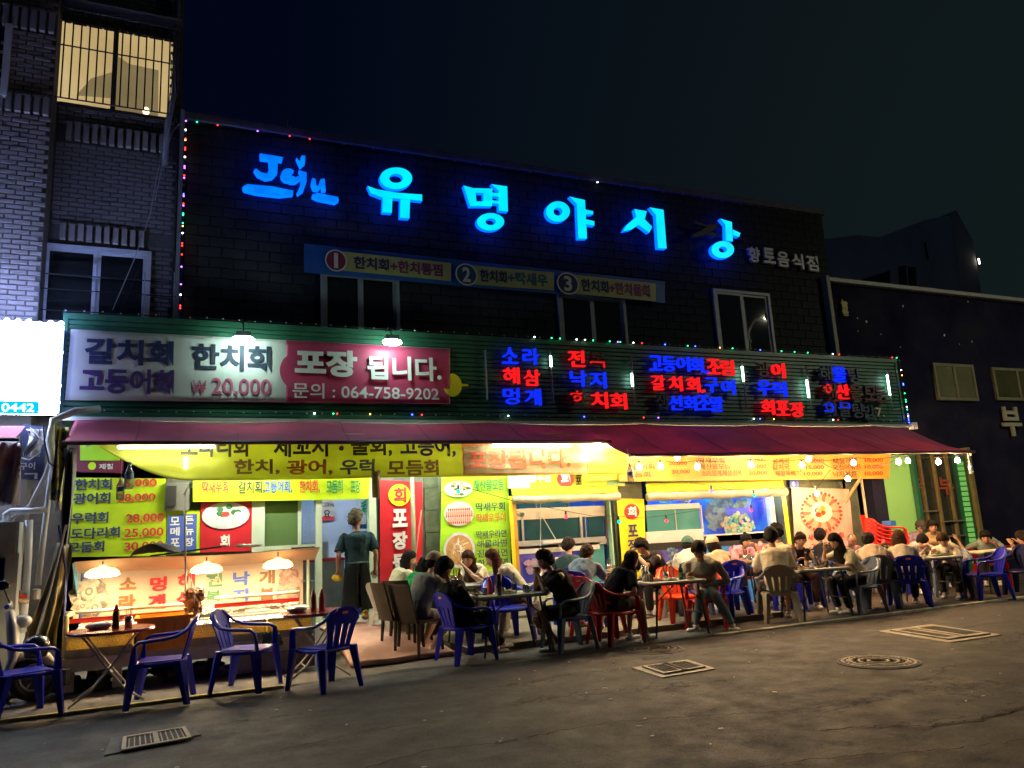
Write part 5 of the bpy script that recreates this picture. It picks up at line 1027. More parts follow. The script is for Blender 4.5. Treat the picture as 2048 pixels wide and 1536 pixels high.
awning('deep maroon cloth awning reaching out over the diners at the far half', 6.30, 13.9, 11.38, 3.26, 10.0, 2.575, -.02, .02, 4., .02)
# fluorescent lamps under the first awning, bulbs under the second
brn = M('lamp_body_brown', (.30, .17, .09), .5)
p, q = at(236, 895, 10.75), at(430, 893, 10.75); tubelight('brown bodied tube lamp under the awning above the price banner', p, (q.x, p.y, p.z), 38, (1, .97, .80), brn)
p, q = at(985, 892, 10.75), at(1142, 890, 10.75); tubelight('brown bodied tube lamp under the awning above the takeaway box', p, (q.x, p.y, p.z), 38, (1, .97, .80), brn)
for i, (a, c) in enumerate(((.3, 1.4), (3.0, 4.1), (5.0, 6.1), (7.2, 8.3), (9.6, 10.7))):
    tubelight(['tube lamp behind the yellow vinyl drop over the stall', 'tube lamp behind the yellow vinyl drop by the doorway', 'tube lamp over the header board of the first tank', 'tube lamp over the narrow takeaway banner', 'tube lamp over the blue coral tank'][i], (a, 11.55, 2.95), (c, 11.55, 2.95), (270, 270, 200, 120, 110)[i], (1, .97, .80))  # unseen tubes added to light the menus on the wall
b = MB(); p, q = at(372, 915, 10.95), at(371, 937, 10.95); b.tube([p, (p.x, p.y, q.z)], .022, 8, MI('tube_glow_v', (1, 1, .8), 12)); b.single('short_tube_lamp', None, 'short glowing vertical tube against the yellow vinyl drop', 'lamp')  # glowing bar built in place of a tube's reflection, no lamp here

# translucent yellow vinyl drop with printing
VY = 11.0
vt = thing('vinyl_drop', 'see through yellow vinyl banner gathered under the awning edge with fish names', 'vinyl banner', (3, VY, 2.3))
def vbot(px):
    if px < 390: return 884 + 78 * math.sin(min(1, max(0, (px - 185) / 205)) * math.pi / 2)
    return 962 - (px - 390) * .0165
def vwarp(x, z, k=1.): return VY + k * (.035 * math.sin(x * 2.1 + z * 2) + .025 * mnoise.noise(Vector((x * 1.5, z * 5, 1))) + .012 * math.sin(z * 26 + x * 2.2))
nu, nv = 150, 12
def vfn(u, v):
    px = 185 + (1252 - 185) * u; T = at(px, 868, VY); B = at(px, vbot(px), VY); z = T.z + (B.z - T.z) * v
    return (T.x, vwarp(T.x, z), z)
b = MB(); b.grid(nu, nv, vfn, yell_t, .002); b.build('sheet', parent=vt, smooth=True)
vtext = lambda *a, **k: text(*a, warp=lambda x, z: vwarp(x, z) - .014, depth=.002, **k)
dimk = M('ink_dark_thin', (.06, .06, .035), .6, 0); dimb = M('ink_blue_thin', (.10, .14, .30), .6, 0); dimr = M('ink_red_thin', (.70, .18, .07), .6, 0); dimn = M('ink_brown_thin', (.24, .16, .07), .6, 0)
vtext('도다리회', 430, 893, 135, 42, VY, dimk, vt, bold=.03); vtext('세꼬시', 602, 893, 108, 42, VY, dimk, vt, bold=.03); vtext('·', 682, 897, 10, 10, VY, dimk, vt, bold=.05); vtext('물회,', 742, 893, 82, 42, VY, dimk, vt, bold=.03); vtext('고등어,', 856, 894, 112, 42, VY, M('ink_indigo', (.03, .03, .2), .6, 0), vt, bold=.03)
vtext('한치,', 514, 934, 92, 32, VY, dimn, vt, bold=.03); vtext('광어,', 620, 935, 92, 32, VY, dimr, vt, bold=.03); vtext('우럭,', 720, 935, 80, 32, VY, dimb, vt, bold=.03); vtext('모듬회', 826, 936, 104, 32, VY, dimn, vt, bold=.03)
def vquad(px, mat, name, dy):
    TL, TR, BR, BLc = [at(x, y, VY) for x, y in px]
    def fn(u, v):
        p = TL.lerp(TR, u).lerp(BLc.lerp(BR, u), v); return (p.x, vwarp(p.x, p.z) - dy, p.z)
    b = MB(); b.grid(24, 6, fn, mat, .001); return b.build(name, parent=vt)
vquad([(925, 886), (1178, 884), (1174, 948), (927, 950)], M('vinyl_orange_line', (.75, .25, .08), .5, 0), 'box_border', .006)
vquad([(928, 889), (1175, 887), (1171, 945), (930, 947)], M('vinyl_pale_box', (.68, .62, .32), .5, .08, transl=.4), 'box_field', .010)
text('포장됩니다.', 1040, 919, 200, 38, VY, M('ink_orange', (.72, .16, .06), .6, 0), vt, bold=.035, warp=lambda x, z: vwarp(x, z) - .02)
b = MB(); p = at(1041, 890, VY - .06); b.prism([(p.x - .17, p.y, p.z + .03), (p.x - .17, p.y, p.z - .05), (p.x, p.y, p.z), (p.x + .17, p.y, p.z - .05), (p.x + .17, p.y, p.z + .03)][::-1], (0, .002, 0), red_v); b.build('ribbon_print', parent=vt)

# things hanging from the awning: water bottles used as weights
pet = glass('pet_clear', (.75, .85, .88), .25)
def hbottle(px, py, h, Y, label, capc=(.05, .15, .5), tilt=0.):
    p = at(px, py, Y); t = thing('hanging_bottle', label, 'bottle', p, 'water bottles hung as awning weights')
    b = MB(); r_ = h * .16; b.lathe([(r_ * .9, 0), (r_, .02), (r_, h * .62), (r_ * .45, h * .82), (r_ * .35, h * .93)], p, 12, pet); b.build('body', parent=t, smooth=True)
    b = MB(); b.lathe([(r_ * 1.03, h * .38), (r_ * 1.03, h * .56)], p, 12, M('label_blue', (.08, .2, .5), .5)); b.build('wrapper', parent=t)
    b = MB(); b.lathe([(r_ * .42, h * .93), (r_ * .42, h)], p, 10, M('cap_%.2f' % capc[2], capc, .4)); b.build('cap', parent=t)
    b = MB(); b.tube([(p.x, p.y, p.z + h), (p.x, p.y + .02, p.z + h + .22)], .004, 4, white_fr); b.build('string', parent=t)
hbottle(257, 978, .32, 10.5, 'water bottle with blue wrapper hanging below the awning by the price banner')
hbottle(240, 1000, .28, 10.55, 'empty clear bottle hanging lowest beside the blue wrapped one', (.6, .6, .6))
hbottle(1262, 966, .30, 10.0, 'clear bottle hanging where the two awnings meet', (.5, .45, .2))
hbottle(1943, 948, .24, 9.95, 'clear bottle hanging at the far outer corner of the awning', (.5, .45, .2))
b = MB(); b.lathe([(.05, 0), (.06, .3), (.05, .36)], at(752, 995, 10.6), 10, M('bottle_dim', (.4, .36, .2), .4, transl=.3)); b.single('hanging_bottle', None, 'dull plastic bottle hanging above the doorway jamb', 'bottle', 'water bottles hung as awning weights', True)

# bulbs
soc = M('socket_black', (.02, .02, .02), .5)
def bulb_string(label, pts, Y, glow, r=.044, anchor=None, group='bulb strings under the awning'):
    P_ = [at(x, y, Y if len(q_) == 0 else q_[0]) for x, y, *q_ in [(p[0], p[1]) + tuple(p[3:]) for p in pts]]
    t = thing('bulb_string', label, 'string lights', P_[0], group)
    W_ = []
    for i, p in enumerate(P_):
        W_.append(p + Vector((0, 0, .10)))
        if i < len(P_) - 1:
            n_ = P_[i + 1]; m_ = (p + n_) / 2; W_.append(m_ + Vector((0, 0, .06)))
    if anchor: W_ = [at(*anchor[0])] + W_ + [at(*anchor[1])]
    b = MB(); b.tube(W_, .006, 4, soc); b.build('cord', parent=t)
    for p, q in zip(P_, pts):
        g = MI('bulb_%s' % q[2], *glow[q[2]]); b = MB(); b.lathe([(.004, -r), (r * .75, -r * .7), (r, 0), (r * .8, r * .6), (r * .42, r * 1.2)], p, 10, g); o = b.build('bulb', parent=t, smooth=True)
        s_ = MB(); s_.lathe([(.016, r * 1.2), (.018, .10)], p, 8, soc); s_.build('socket', parent=o)
GL = dict(warm=((1, .62, .27), 440), hot=((1, .78, .42), 1000), red=((1, .02, .04), 3.5), green=((.0, .9, .42), 3), violet=((.16, .05, 1), 4))
bulb_string('string of warm white bulbs along the front edge of the deep maroon awning', [(1279, 935, 'warm'), (1321, 933, 'warm'), (1395, 934, 'warm'), (1502, 930, 'warm'), (1604, 931, 'warm'), (1707, 926, 'warm'), (1797, 924, 'warm'), (1877, 924, 'warm'), (1915, 921, 'warm')], 10.08, GL, anchor=((1255, 915, 10.05), (1942, 908, 10.02)))
bulb_string('second row of warm bulbs closer to the menu under the deep maroon awning', [(1354, 915, 'warm'), (1617, 919, 'warm'), (1696, 958, 'warm'), (1816, 922, 'warm')], 10.7, GL, anchor=((1300, 905, 10.7), (1850, 905, 10.7)))
bulb_string('single warm bulb on a wire in front of the shrimp poster', [(1634, 987, 'warm')], 11.6, GL, anchor=((1600, 940, 11.4), (1660, 940, 11.4)))
bulb_string('glaring bulb in the gap between the two awnings', [(1197, 886, 'hot')], 10.9, GL, .045)
bulb_string('slack cord of coloured bulbs hung across the tank windows', [(917, 983, 'green'), (1132, 1034, 'red'), (1238, 1044, 'green'), (1333, 1042, 'red')], 11.7, GL, .028, anchor=((848, 1000, 11.7), (1400, 1020, 11.7)))
bulb_string('cord of violet green and red bulbs across the coral backdrop', [(1423, 982, 'violet'), (1508, 991, 'green'), (1503, 1021, 'red')], 11.8, GL, .026, anchor=((1380, 965, 11.8), (1570, 975, 11.8)))
# support poles of the far awning
for i, px in enumerate((1725,)):
    pass
b = MB(); p = at(1945, 912, 10.0); b.tube([(p.x - .02, 10.02, 2.56), (p.x - .02, 10.02, 2.50)], .02, 6, gutter_m); b.single('awning_end_cap', None, 'pale end fitting at the outer corner of the deep maroon awning', 'fitting')

# ------------------------------------------------------------------ real street lamp across the road (its reflection shows in the far upper window)
sl = thing('street_lamp', 'grey street lamp post across the road throwing greenish light on the far wall', 'street lamp', (19.3, 2.6, 0))
b = MB(); b.tube([(19.3, 2.6, 0), (19.3, 2.6, 6), (19.3, 2.7, 8.4), (19.3, 3.1, 8.75), (19.3, 3.7, 8.7)], [.09, .07, .055, .05, .045], 10, alu); b.build('pole', parent=sl, smooth=True)
b = MB(); b.cbox((19.3, 4.0, 8.68), (.26, .62, .10), alu, 0, .04); b.build('head', parent=sl)
b = MB(); b.cbox((19.3, 4.0, 8.615), (.2, .5, .02), MI('street_lamp_glow', (1, .95, .66), 800)); b.build('lens', parent=sl)

# ------------------------------------------------------------------ seafood stall
CY0, CY1 = 10.0, 11.0
stall = thing('seafood_stall', 'long lit seafood stall with picture board, netted trays and heat lamps', 'food stall', (.25, CY0, 0))
sx0_, sx1_ = at(120, 1345, CY0).x, at(630, 1298, CY0).x
cream = M('stall_cream', (.50, .46, .34), .6, .12, 3, .05, 20, dirt=(.28, .22, .14)); creamd = M('stall_front', (.46, .40, .30), .6, .2, 3, dirt=(.16, .13, .10))
b = MB(); b.box((sx0_, CY0, .27), (sx1_, CY0 + .04, .41), creamd); b.build('front_panel', parent=stall)
b = MB(); b.box((sx0_, CY0 + .041, .30), (sx1_, CY1, .40), cream); b.build('deck', parent=stall)
for x in (sx0_ + .08, sx0_ + .55, sx0_ + 1.25, sx0_ + 2.0, sx1_ - .1):
    b = MB(); b.cbox((x, CY0 + .12, .165), (.09, .09, .22), creamd); b.build('leg', parent=stall)
b = MB(); b.box((.62, CY0 + .02, .05), (sx1_, CY0 + .12, .268), M('block_concrete', (.17, .16, .14), .9, .25, 4)); b.build('plinth', parent=stall)
xw = [sx0_ + .02, sx0_ + .70, sx0_ + 1.22, sx0_ + 1.72, sx0_ + 2.15, sx1_ - .02]
net = M('net_tray', (.62, .52, .24), .6, .3, 30, .3, 90, transl=.3)
netm = M('net_weave', (.72, .60, .26), .6, .35, 60, .4, 90, transl=.6)
fishm = MR('seafood_pale', [(0, (.10, .09, .07)), (.45, (.42, .34, .22)), (.6, (.60, .55, .42)), (1, (.75, .72, .6))], 9, .25, distort=.8)
for i in range(5):
    if i == 1: continue
    a, c = xw[i] + .015, xw[i + 1] - .015
    b = MB()
    for (u0, u1, v0, v1) in ((a, c, CY0 + .05, CY0 + .065), (a, c, CY0 + .50, CY0 + .515), (a, a + .015, CY0 + .065, CY0 + .5), (c - .015, c, CY0 + .065, CY0 + .5)): b.box((u0, v0, .402), (u1, v1, .62), netm)
    b.box((a + .015, CY0 + .065, .402), (c - .015, CY0 + .5, .415), cream); t = b.build('tray', parent=stall)
    b = MB(); b.box((a - .005, CY0 + .043, .62), (c + .005, CY0 + .075, .645), cream); b.build('rim', parent=t)
    b = MB()
    for k in range(34): b.blob((rnd.uniform(a + .06, c - .06), rnd.uniform(CY0 + .1, CY0 + .45), rnd.uniform(.50, .64)), (rnd.uniform(.03, .07), rnd.uniform(.02, .05), rnd.uniform(.015, .04)), 7, 5, fishm, .15)
    tag(b.build('seafood', parent=stall, smooth=True), kind='stuff')
# glassy tank strip below the trays at the left
b = MB(); b.box((sx0_ + .03, CY0 + .008, .415), (xw[1], CY0 + .04, .50), MR('wet_glass', [(0, (.10, .09, .06)), (.5, (.28, .25, .16)), (1, (.5, .46, .34))], 5, .1)); b.build('front_glass', parent=stall)
b = MB(); b.box((xw[2] + .02, CY0 + .008, .415), (sx1_ - .03, CY0 + .04, .50), MATS['wet_glass']); b.build('front_glass', parent=stall)
# upper shelf with iced seafood
b = MB(); b.box((xw[3] - .1, CY0 + .42, .66), (sx1_, CY0 + .80, .72), M('shelf_white', (.6, .58, .5), .5)); b.box((sx0_ + .1, CY0 + .55, .66), (xw[2], CY0 + .85, .72), M('shelf_white', (.6, .58, .5), .5)); b.build('shelf', parent=stall)
b = MB()
for k in range(90):
    x = rnd.uniform(sx0_ + .15, sx1_ - .1); b.blob((x, rnd.uniform(CY0 + .5, CY0 + .82), .735 + rnd.uniform(0, .03)), (rnd.uniform(.03, .06), .03, .022), 7, 5, fishm, .15)
tag(b.build('iced_seafood', parent=stall, smooth=True), kind='stuff')
pr, pw = M('rail_red', (.58, .03, .02), .4, .08), M('rail_white', (.62, .55, .38), .35, .06)
for (x0_, x1_, zz_) in ((sx0_ - .02, .30, .80), (.45, sx1_ - .12, .84)):
    b = MB(); b.box((x0_, CY0 + .46, zz_ - .05), (x1_, CY0 + .50, zz_), pr); b.build('red_band', parent=stall)
    b = MB(); b.tube([(x0_, CY0 + .44, zz_ + .07), (x1_, CY0 + .44, zz_ + .07)], .022, 8, pw); b.build('pipe_rail', parent=stall, smooth=True)
b = MB(); b.tube([(sx0_ + .02, CY0 + .1, .42), (sx0_ + .02, CY0 + .1, .85), (sx0_ + .06, CY0 + .27, .87)], .03, 8, M('pipe_yellowed', (.55, .42, .16), .4)); b.build('post', parent=stall, smooth=True)
tubelight('warm tube lamp hung inside over the netted trays', (sx0_ + .1, CY0 + .40, .645), (sx1_ - .1, CY0 + .40, .645), 90, (1, .80, .46), r=.012, drop=.012)
# picture board with the six names
BYb = CY1 - .02
stripb = lambda px, Y, mat, name: strip(px, Y, mat, name, stall, 10, .0, .006)
bm = MR('board_print', [(0, (.52, .36, .24)), (.5, (.68, .52, .38)), (1, (.74, .60, .46))], 1.1, .5)
stripb([(146, 1130), (606, 1104), (606, 1215), (146, 1240)], BYb, bm, 'picture_board')
for s_, x, y, w, h, mm in (('소', 256, 1167, 34, 24, M('ink_ochre', (.30, .13, .03), .6, 0)), ('멍', 317, 1168, 34, 29, red_ink), ('해', 373, 1162, 34, 29, red_ink), ('전', 428, 1160, 34, 27, M('ink_sage', (.10, .26, .12), .6, 0)), ('낙', 483, 1157, 34, 28, M('ink_cobalt', (.08, .18, .62), .6, 0)), ('개', 534, 1154, 32, 28, M('ink_umber', (.22, .10, .04), .6, 0)),
    ('라', 254, 1203, 34, 28, M('ink_ochre', (.3, .13, .03))), ('게', 313, 1203, 36, 29, red_ink), ('삼', 370, 1197, 34, 29, red_ink), ('복', 427, 1192, 32, 22, M('ink_sage', (.1, .26, .12))), ('지', 481, 1190, 32, 25, M('ink_cobalt', (.08, .18, .62))), ('불', 534, 1189, 30, 26, M('ink_umber', (.22, .1, .04)))): text(s_, x, y, w, h, BYb - .012, mm, stall, 'lettering', .003, .04)
shl = [M('shell_print_a', (.42, .36, .26), .6, .35, 25), M('shell_print_b', (.55, .48, .34), .6, .3, 25), M('shell_print_c', (.22, .20, .16), .6, .35, 25)]
blobs(stall, 'shellfish_print', 180, 1195, 30, 32, BYb - .012, shl, 60, .075, 21); blobs(stall, 'shellfish_print', 578, 1172, 20, 34, BYb - .012, [M('shell_print_d', (.5, .32, .24), .6, .35, 25), M('shell_print_e', (.35, .2, .16), .6, .35, 25)], 55, .07, 22)
for (x, y, r_) in ((178, 1183, 15), (190, 1215, 13), (165, 1212, 9)):
    disc(x, y, r_, BYb - .045, M('shell_print_b', (.55, .48, .34)), 'shell_print', stall); disc(x, y, r_ * .55, BYb - .048, shl[2], 'shell_print', stall); disc(x, y, r_ * .3, BYb - .051, M('shell_print_b', (.55, .48, .34)), 'shell_print', stall)
# sloping canopy with faint print and side wedge
cz0, cz1 = 1.43, 1.24
can = M('canopy_print', (.46, .34, .24), .6, .2, 2, dirt=(.5, .26, .18))
cL, cR = at(148, 1122, 10.3).x, at(640, 1098, 10.3).x
b = MB(); b.grid(20, 3, lambda u, v: (cL + (cR - cL) * u, 10.3 + .42 * v, 1.44 - .15 * v + .012 * math.sin(u * 8 + v)), can, .008, (0, 0, 1)); b.build('canopy', parent=stall)
b = MB(); b.prism([(cL - .01, 10.3, 1.43), (cL - .01, BYb, 1.0), (cL - .01, BYb, 1.43)], (-.01, 0, 0), M('wedge_blue', (.10, .35, .5), .5)); b.build('side_wedge', parent=stall)
b = MB(); b.tube([(cR - .05, 10.98, .42), (cR - .05, 10.98, 1.44)], .02, 6, mint_fr); b.build('post', parent=stall)
b = MB(); b.tube([(cL + .03, 10.98, .42), (cL + .03, 10.98, 1.44)], .02, 6, M('post_blue', (.08, .12, .35), .5)); b.build('post', parent=stall)
heat = MI('heat_lamp_glow', (1, .72, .40), 60); shade_m = MI('heat_shade_glow', (1, .58, .22), 2.2)
for i, (x, y) in enumerate(((205, 1150), (413, 1142), (556, 1133))):
    p = at(x, y - 4, 10.36); t = thing('heat_lamp', ['glowing dome lamp at the shellfish picture end of the stall', 'glowing dome lamp over the middle of the stall board', 'glowing dome lamp at the doorway end of the stall'][i], 'lamp', p, 'dome lamps under the stall canopy')
    b = MB(); b.lathe([(.19, -.03), (.175, .015), (.13, .05), (.05, .07), (.03, .09)], p, 20, shade_m); b.build('shade', parent=t, smooth=True)
    b = MB(); b.lathe([(.13, -.045), (.17, -.032), (.13, -.0301)], p, 16, heat); b.build('glow_disc', parent=t)
    b = MB(); b.tube([(p.x, p.y, p.z + .1), (p.x, p.y, 1.45)], .008, 5, dark); b.build('cord', parent=t)
# clutter on and at the stall
ob = thing('orange_crate', 'bright orange yellow plastic fish crate standing on the stall deck', 'crate', (at(320, 1290, CY0).x, CY0 - .02, .41))
om = M('crate_orange', (.85, .33, .015), .45, .1, 5); a, c = at(266, 1290, CY0 - .05).x, at(385, 1290, CY0 - .05).x
b = MB()
for (u0, u1, v0, v1) in ((a + .03, c - .03, CY0 - .06, CY0 - .045), (a + .03, c - .03, CY0 + .42, CY0 + .435), (a + .03, a + .045, CY0 - .045, CY0 + .42), (c - .045, c - .03, CY0 - .045, CY0 + .42)): b.box((u0, v0, .415), (u1, v1, .78), om)
b.box((a + .045, CY0 - .045, .415), (c - .045, CY0 + .42, .43), om); b.build('body', parent=ob)
b = MB()
for (u0, u1, v0, v1) in ((a, c, CY0 - .085, CY0 - .062), (a, c, CY0 + .437, CY0 + .46), (a, a + .028, CY0 - .062, CY0 + .437), (c - .028, c, CY0 - .062, CY0 + .437)): b.box((u0, v0, .75), (u1, v1, .785), om)
b.build('rim', parent=ob)
for k in range(5):
    x = a + .08 + (c - a - .16) * k / 4; b = MB(); b.box((x - .008, CY0 - .075, .44), (x + .008, CY0 - .061, .74), M('crate_rib', (.75, .26, .01), .5)); b.build('rib', parent=ob)
b = MB(); p = (at(388, 1200, 10.2).x, 10.25, .88)
for k in range(26): b.blob((p[0] + rnd.uniform(-.09, .09), p[1] + rnd.uniform(-.05, .05), p[2] + rnd.uniform(-.12, .16)), (.05, .03, .05), 6, 4, MR('bag_black_gloss', [(0, (.03, .02, .015)), (.6, (.2, .12, .08)), (1, (.55, .5, .42))], 14, .2), .4)
b.single('plastic_bag', None, 'crumpled dark glossy plastic bag hung on the middle of the stall rail', 'bag')
b = MB(); p = gd(548, 1270, .52); 
for k in range(30): b.blob((at(545 + rnd.uniform(-16, 16), 1277 + rnd.uniform(-10, 10), CY0 - .02)), (.035, .02, .03), 6, 4, M('seaweed', (.02, .06, .04), .4, .4, 20), .4)
b.single('seaweed', None, 'dark green seaweed bunch hanging over the stall front near the doorway', 'seaweed')
b = MB()
p, q = at(262, 1115, 10.7), at(365, 1090, 10.7)
b.grid(20, 8, lambda u, v: (p.x + (q.x - p.x) * u, 10.5 + .35 * v, 1.47 + .14 * math.sin(math.pi * u) ** .6 * (.6 + .4 * math.sin(v * 7 + u * 5))), M('cloth_black', (.02, .02, .022), .8, .3), .01, (0, 0, 1)); b.single('black_cloth', None, 'crumpled black cloth lying on top of the stall canopy', 'cloth', smooth=True)
b = MB(); b.tube([at(300, 1112, 10.6), at(443, 1093, 10.6)], .012, 5, dark); b.single('black_stick', None, 'thin black stick lying along the top of the stall canopy', 'stick')
b = MB(); b.tube([at(368, 990, 10.55), at(370, 1060, 10.4), at(371, 1130, 10.3), at(371, 1190, 10.2)], .012, 6, M('hose_pale', (.5, .5, .42), .4)); b.tube([at(368, 990, 10.55), at(378, 968, 10.55), at(384, 975, 10.55)], .012, 6, M('hose_pale', (.5, .5, .42))); b.single('hanging_hose', None, 'thin pale hose hanging from the vinyl drop down to the stall board', 'hose', smooth=True)
b = MB()
for k in range(5): b.blob((at(480 + k * 9, 1091, 10.55)), (.06, .04, .02), 6, 4, M('foil', (.6, .6, .55), .3, .2), .3)
b.single('foil_heap', None, 'small heap of crumpled foil on the doorway end of the stall canopy', 'foil')
b = MB(); p = at(610, 1096, 10.5); b.box((p.x - .16, 10.35, 1.43), (p.x + .1, 10.6, 1.47), dark); b.single('black_tray', None, 'flat black tray on the stall canopy next to the doorway', 'tray')

# step with pink mat in front of the doorway
b = MB()
def matf(u, v):
    x = 1.95 + 1.30 * u; y = 9.66 + 2.2 * v; h = .09 + .24 * min(1, max(0, (v - .05) / .6)) ** .7
    e = max(0, min(1, (x - 2.55 - .10 * (1 - v)) / .75)); h = .10 + (h - .10) * (1 - e ** 1.2 * (1 if e < 1 else 1))
    return (x, y + .03 * math.sin(x * 5), h + .008 * math.sin(x * 9 + y * 4) + .006 * hum(x, y, 6))
b.grid(36, 36, matf, M('rubber_pink', (.56, .34, .26), .65, .14, 4, .1, 40, dirt=(.40, .24, .17)), .06, (0, 0, -1)); b.single('pink_mat', None, 'pinkish rubber mat draped over the sloping step before the kitchen doorway', 'mat', smooth=True)
b = MB(); b.box((1.95, 11.1, 0), (3.3, WY - .02, .30), concrete_l); b.single('door_step', None, 'concrete step under the kitchen doorway behind the pink mat', 'step')

# folded tarpaulin at the stall end
def tarp(label, pts_top, pts_bot, Y, mat, fold=.09, n=26, seed=0.):
    b = MB(); a0, a1 = [at(*p, Y) for p in pts_top]; c0, c1 = [at(*p, Y) for p in pts_bot]
    b.grid(n, 14, lambda u, v: (a0.lerp(a1, u).lerp(c0.lerp(c1, u), v)) + Vector((0.02 * math.sin(v * 5 + u * 7), fold * math.sin(u * 13 + v * 2.2 + seed) * (.5 + v * .6), 0)), mat, .004)
    b.single('tarpaulin', None, label, 'tarpaulin', 'folded tarpaulins at the stall end', True)
tarp('grey green folded tarpaulin gathered between pipes and price banner', [(128, 895), (150, 900)], [(118, 1120), (140, 1100)], 10.75, M('tarp_grey', (.17, .20, .20), .55, .3, 5, .3, 10))
tarp('yellowish folded tarpaulin spreading down to the scooter at the stall end', [(112, 1085), (142, 1090)], [(48, 1300), (118, 1290)], 10.35, M('tarp_yellow_grey', (.34, .30, .16), .5, .4, 3, .3, 10, transl=.3), .12, seed=2.)  # yellow lamplight on the grey sheet is put into its colour
tarp('pale patched yellow vinyl strip wound round the awning corner', [(108, 850), (136, 855)], [(104, 1000), (126, 1010)], 10.9, MR('vinyl_patchy', [(0, (.02, .02, .03)), (.42, (.12, .12, .10)), (.5, (.55, .5, .12)), (1, (.6, .58, .3))], 9, .5), .05, seed=4.)
b = MB(); b.tube([at(132, 1050, 10.2), at(100, 1180, 10.1), at(56, 1330, 10.0)], .014, 6, M('pole_grey', (.3, .34, .36), .4)); b.single('leaning_pole', None, 'thin grey pole leaning along the yellowish tarpaulin', 'pole')
b = MB(); b.tube([at(118, 1050, 10.3), at(132, 1140, 10.3), at(128, 1240, 10.3)], .016, 6, M('pole_navy', (.04, .06, .2), .5)); b.single('stall_end_pole', None, 'dark blue upright pole at the shellfish picture end of the stall', 'pole')
# stones and rubble under the stall
b = MB()
for k in range(26): b.blob((rnd.uniform(-2.0, .6), rnd.uniform(10.1, 10.9), .10), (rnd.uniform(.06, .16), rnd.uniform(.05, .12), rnd.uniform(.04, .1)), 7, 5, M('stone_dark', (.07, .065, .06), .9, .3), .25)
tag(b.build('rubble'), 'dark stones and clutter lying under the seafood stall', 'rubble', kind='stuff')
b = MB(); p = at(88, 1360, 10.0); b.cbox((p.x, 10.0, p.z + .02), (.5, .3, .16), M('basket_dark', (.06, .06, .055), .7), 0, .03); b.single('dark_basket', None, 'dark plastic basket on the pavement behind the scooter wheel', 'basket')

# ------------------------------------------------------------------ scooter
sc_ = thing('scooter', 'dark motor scooter with pale side panel parked behind the cut off blue chair', 'scooter', (-1.75, 9.75, .06))
blk = M('scooter_black', (.02, .021, .024), .25, .1, coat=.4); slv = M('scooter_silver', (.42, .40, .34), .35, .15, metal=.3)
def wheel(cx, cy, cz, r, yaw, name, parent):
    d = Vector((math.cos(yaw), math.sin(yaw), 0)); P_ = [Vector((cx, cy, cz)) + d * r * math.cos(w) + Vector((0, 0, r * math.sin(w))) for w in [2 * math.pi * k / 20 for k in range(21)]]
    b = MB(); b.tube(P_, .05, 8, black_m, cap=False, up=(-d.y, d.x, 0)); o = b.build(name, parent=parent, smooth=True)
    P_ = [Vector((cx, cy, cz)) + d * r * .72 * math.cos(w) + Vector((0, 0, r * .72 * math.sin(w))) for w in [2 * math.pi * k / 20 for k in range(21)]]
    b = MB(); b.tube(P_, .018, 6, slv, cap=False)
    for k in range(3):
        w = k * math.pi / 3; b.tube([Vector((cx, cy, cz)) - d * r * .7 * math.cos(w) - Vector((0, 0, r * .7 * math.sin(w))), Vector((cx, cy, cz)) + d * r * .7 * math.cos(w) + Vector((0, 0, r * .7 * math.sin(w)))], .014, 5, slv)
    b.build('rim', parent=o)
yw = R(8); D = Vector((math.cos(yw), math.sin(yw), 0)); O0 = Vector((-1.95, 9.78, .06))
wheel(*(O0 + D * -.62 + Vector((0, 0, .22))), .19, yw, 'wheel', sc_); wheel(*(O0 + D * .62 + Vector((0, 0, .22))), .19, yw, 'wheel', sc_)
def sp(l, z, s_=0): return O0 + D * l + Vector((-D.y, D.x, 0)) * s_ + Vector((0, 0, z))
b = MB(); b.tube([sp(-.85, .62), sp(-.6, .55), sp(-.25, .48), sp(0, .42), sp(.15, .30)], [.05, .12, .15, .14, .08], 10, blk, flat=.9); b.build('rear_body', parent=sc_, smooth=True)
b = MB(); b.tube([sp(-.7, .50, -.13), sp(-.4, .46, -.17), sp(-.1, .40, -.15)], [.05, .10, .04], 8, slv, flat=.4, up=(-D.y, D.x, 0)); b.build('side_panel', parent=sc_, smooth=True)
b = MB(); b.tube([sp(-.78, .68), sp(-.5, .70), sp(-.15, .68), sp(.02, .60)], [.08, .14, .13, .05], 10, M('seat_vinyl', (.03, .03, .035), .5), flat=.45, up=(0, 0, 1)); b.build('seat', parent=sc_, smooth=True)
b = MB(); b.tube([sp(.0, .24), sp(.35, .22), sp(.42, .45), sp(.40, .75), sp(.36, .92)], [.1, .12, .14, .16, .10], 10, M('scooter_shield', (.45, .44, .40), .35, .15), flat=.4, up=tuple(D)); b.build('leg_shield', parent=sc_, smooth=True)
b = MB(); b.tube([sp(.42, .42), sp(.58, .46), sp(.72, .40), sp(.84, .28)], [.06, .10, .10, .03], 8, slv, flat=.6, up=(0, 0, 1)); b.build('front_fender', parent=sc_, smooth=True)
b = MB(); b.tube([sp(.34, .98, -.32), sp(.36, 1.0, -.15), sp(.37, .96), sp(.36, 1.0, .15), sp(.34, .98, .32)], .018, 6, slv); b.build('handlebar', parent=sc_, smooth=True)
b = MB(); b.tube([sp(.34, .98, -.42), sp(.34, .98, -.30)], .024, 8, M('grip_blue', (.02, .10, .5), .5)); b.build('grip', parent=sc_)
b = MB(); b.blob(sp(.48, .80), (.09, .09, .07), 10, 8, M('headlamp_glass', (.5, .5, .5), .1)); b.build('headlight', parent=sc_, smooth=True)
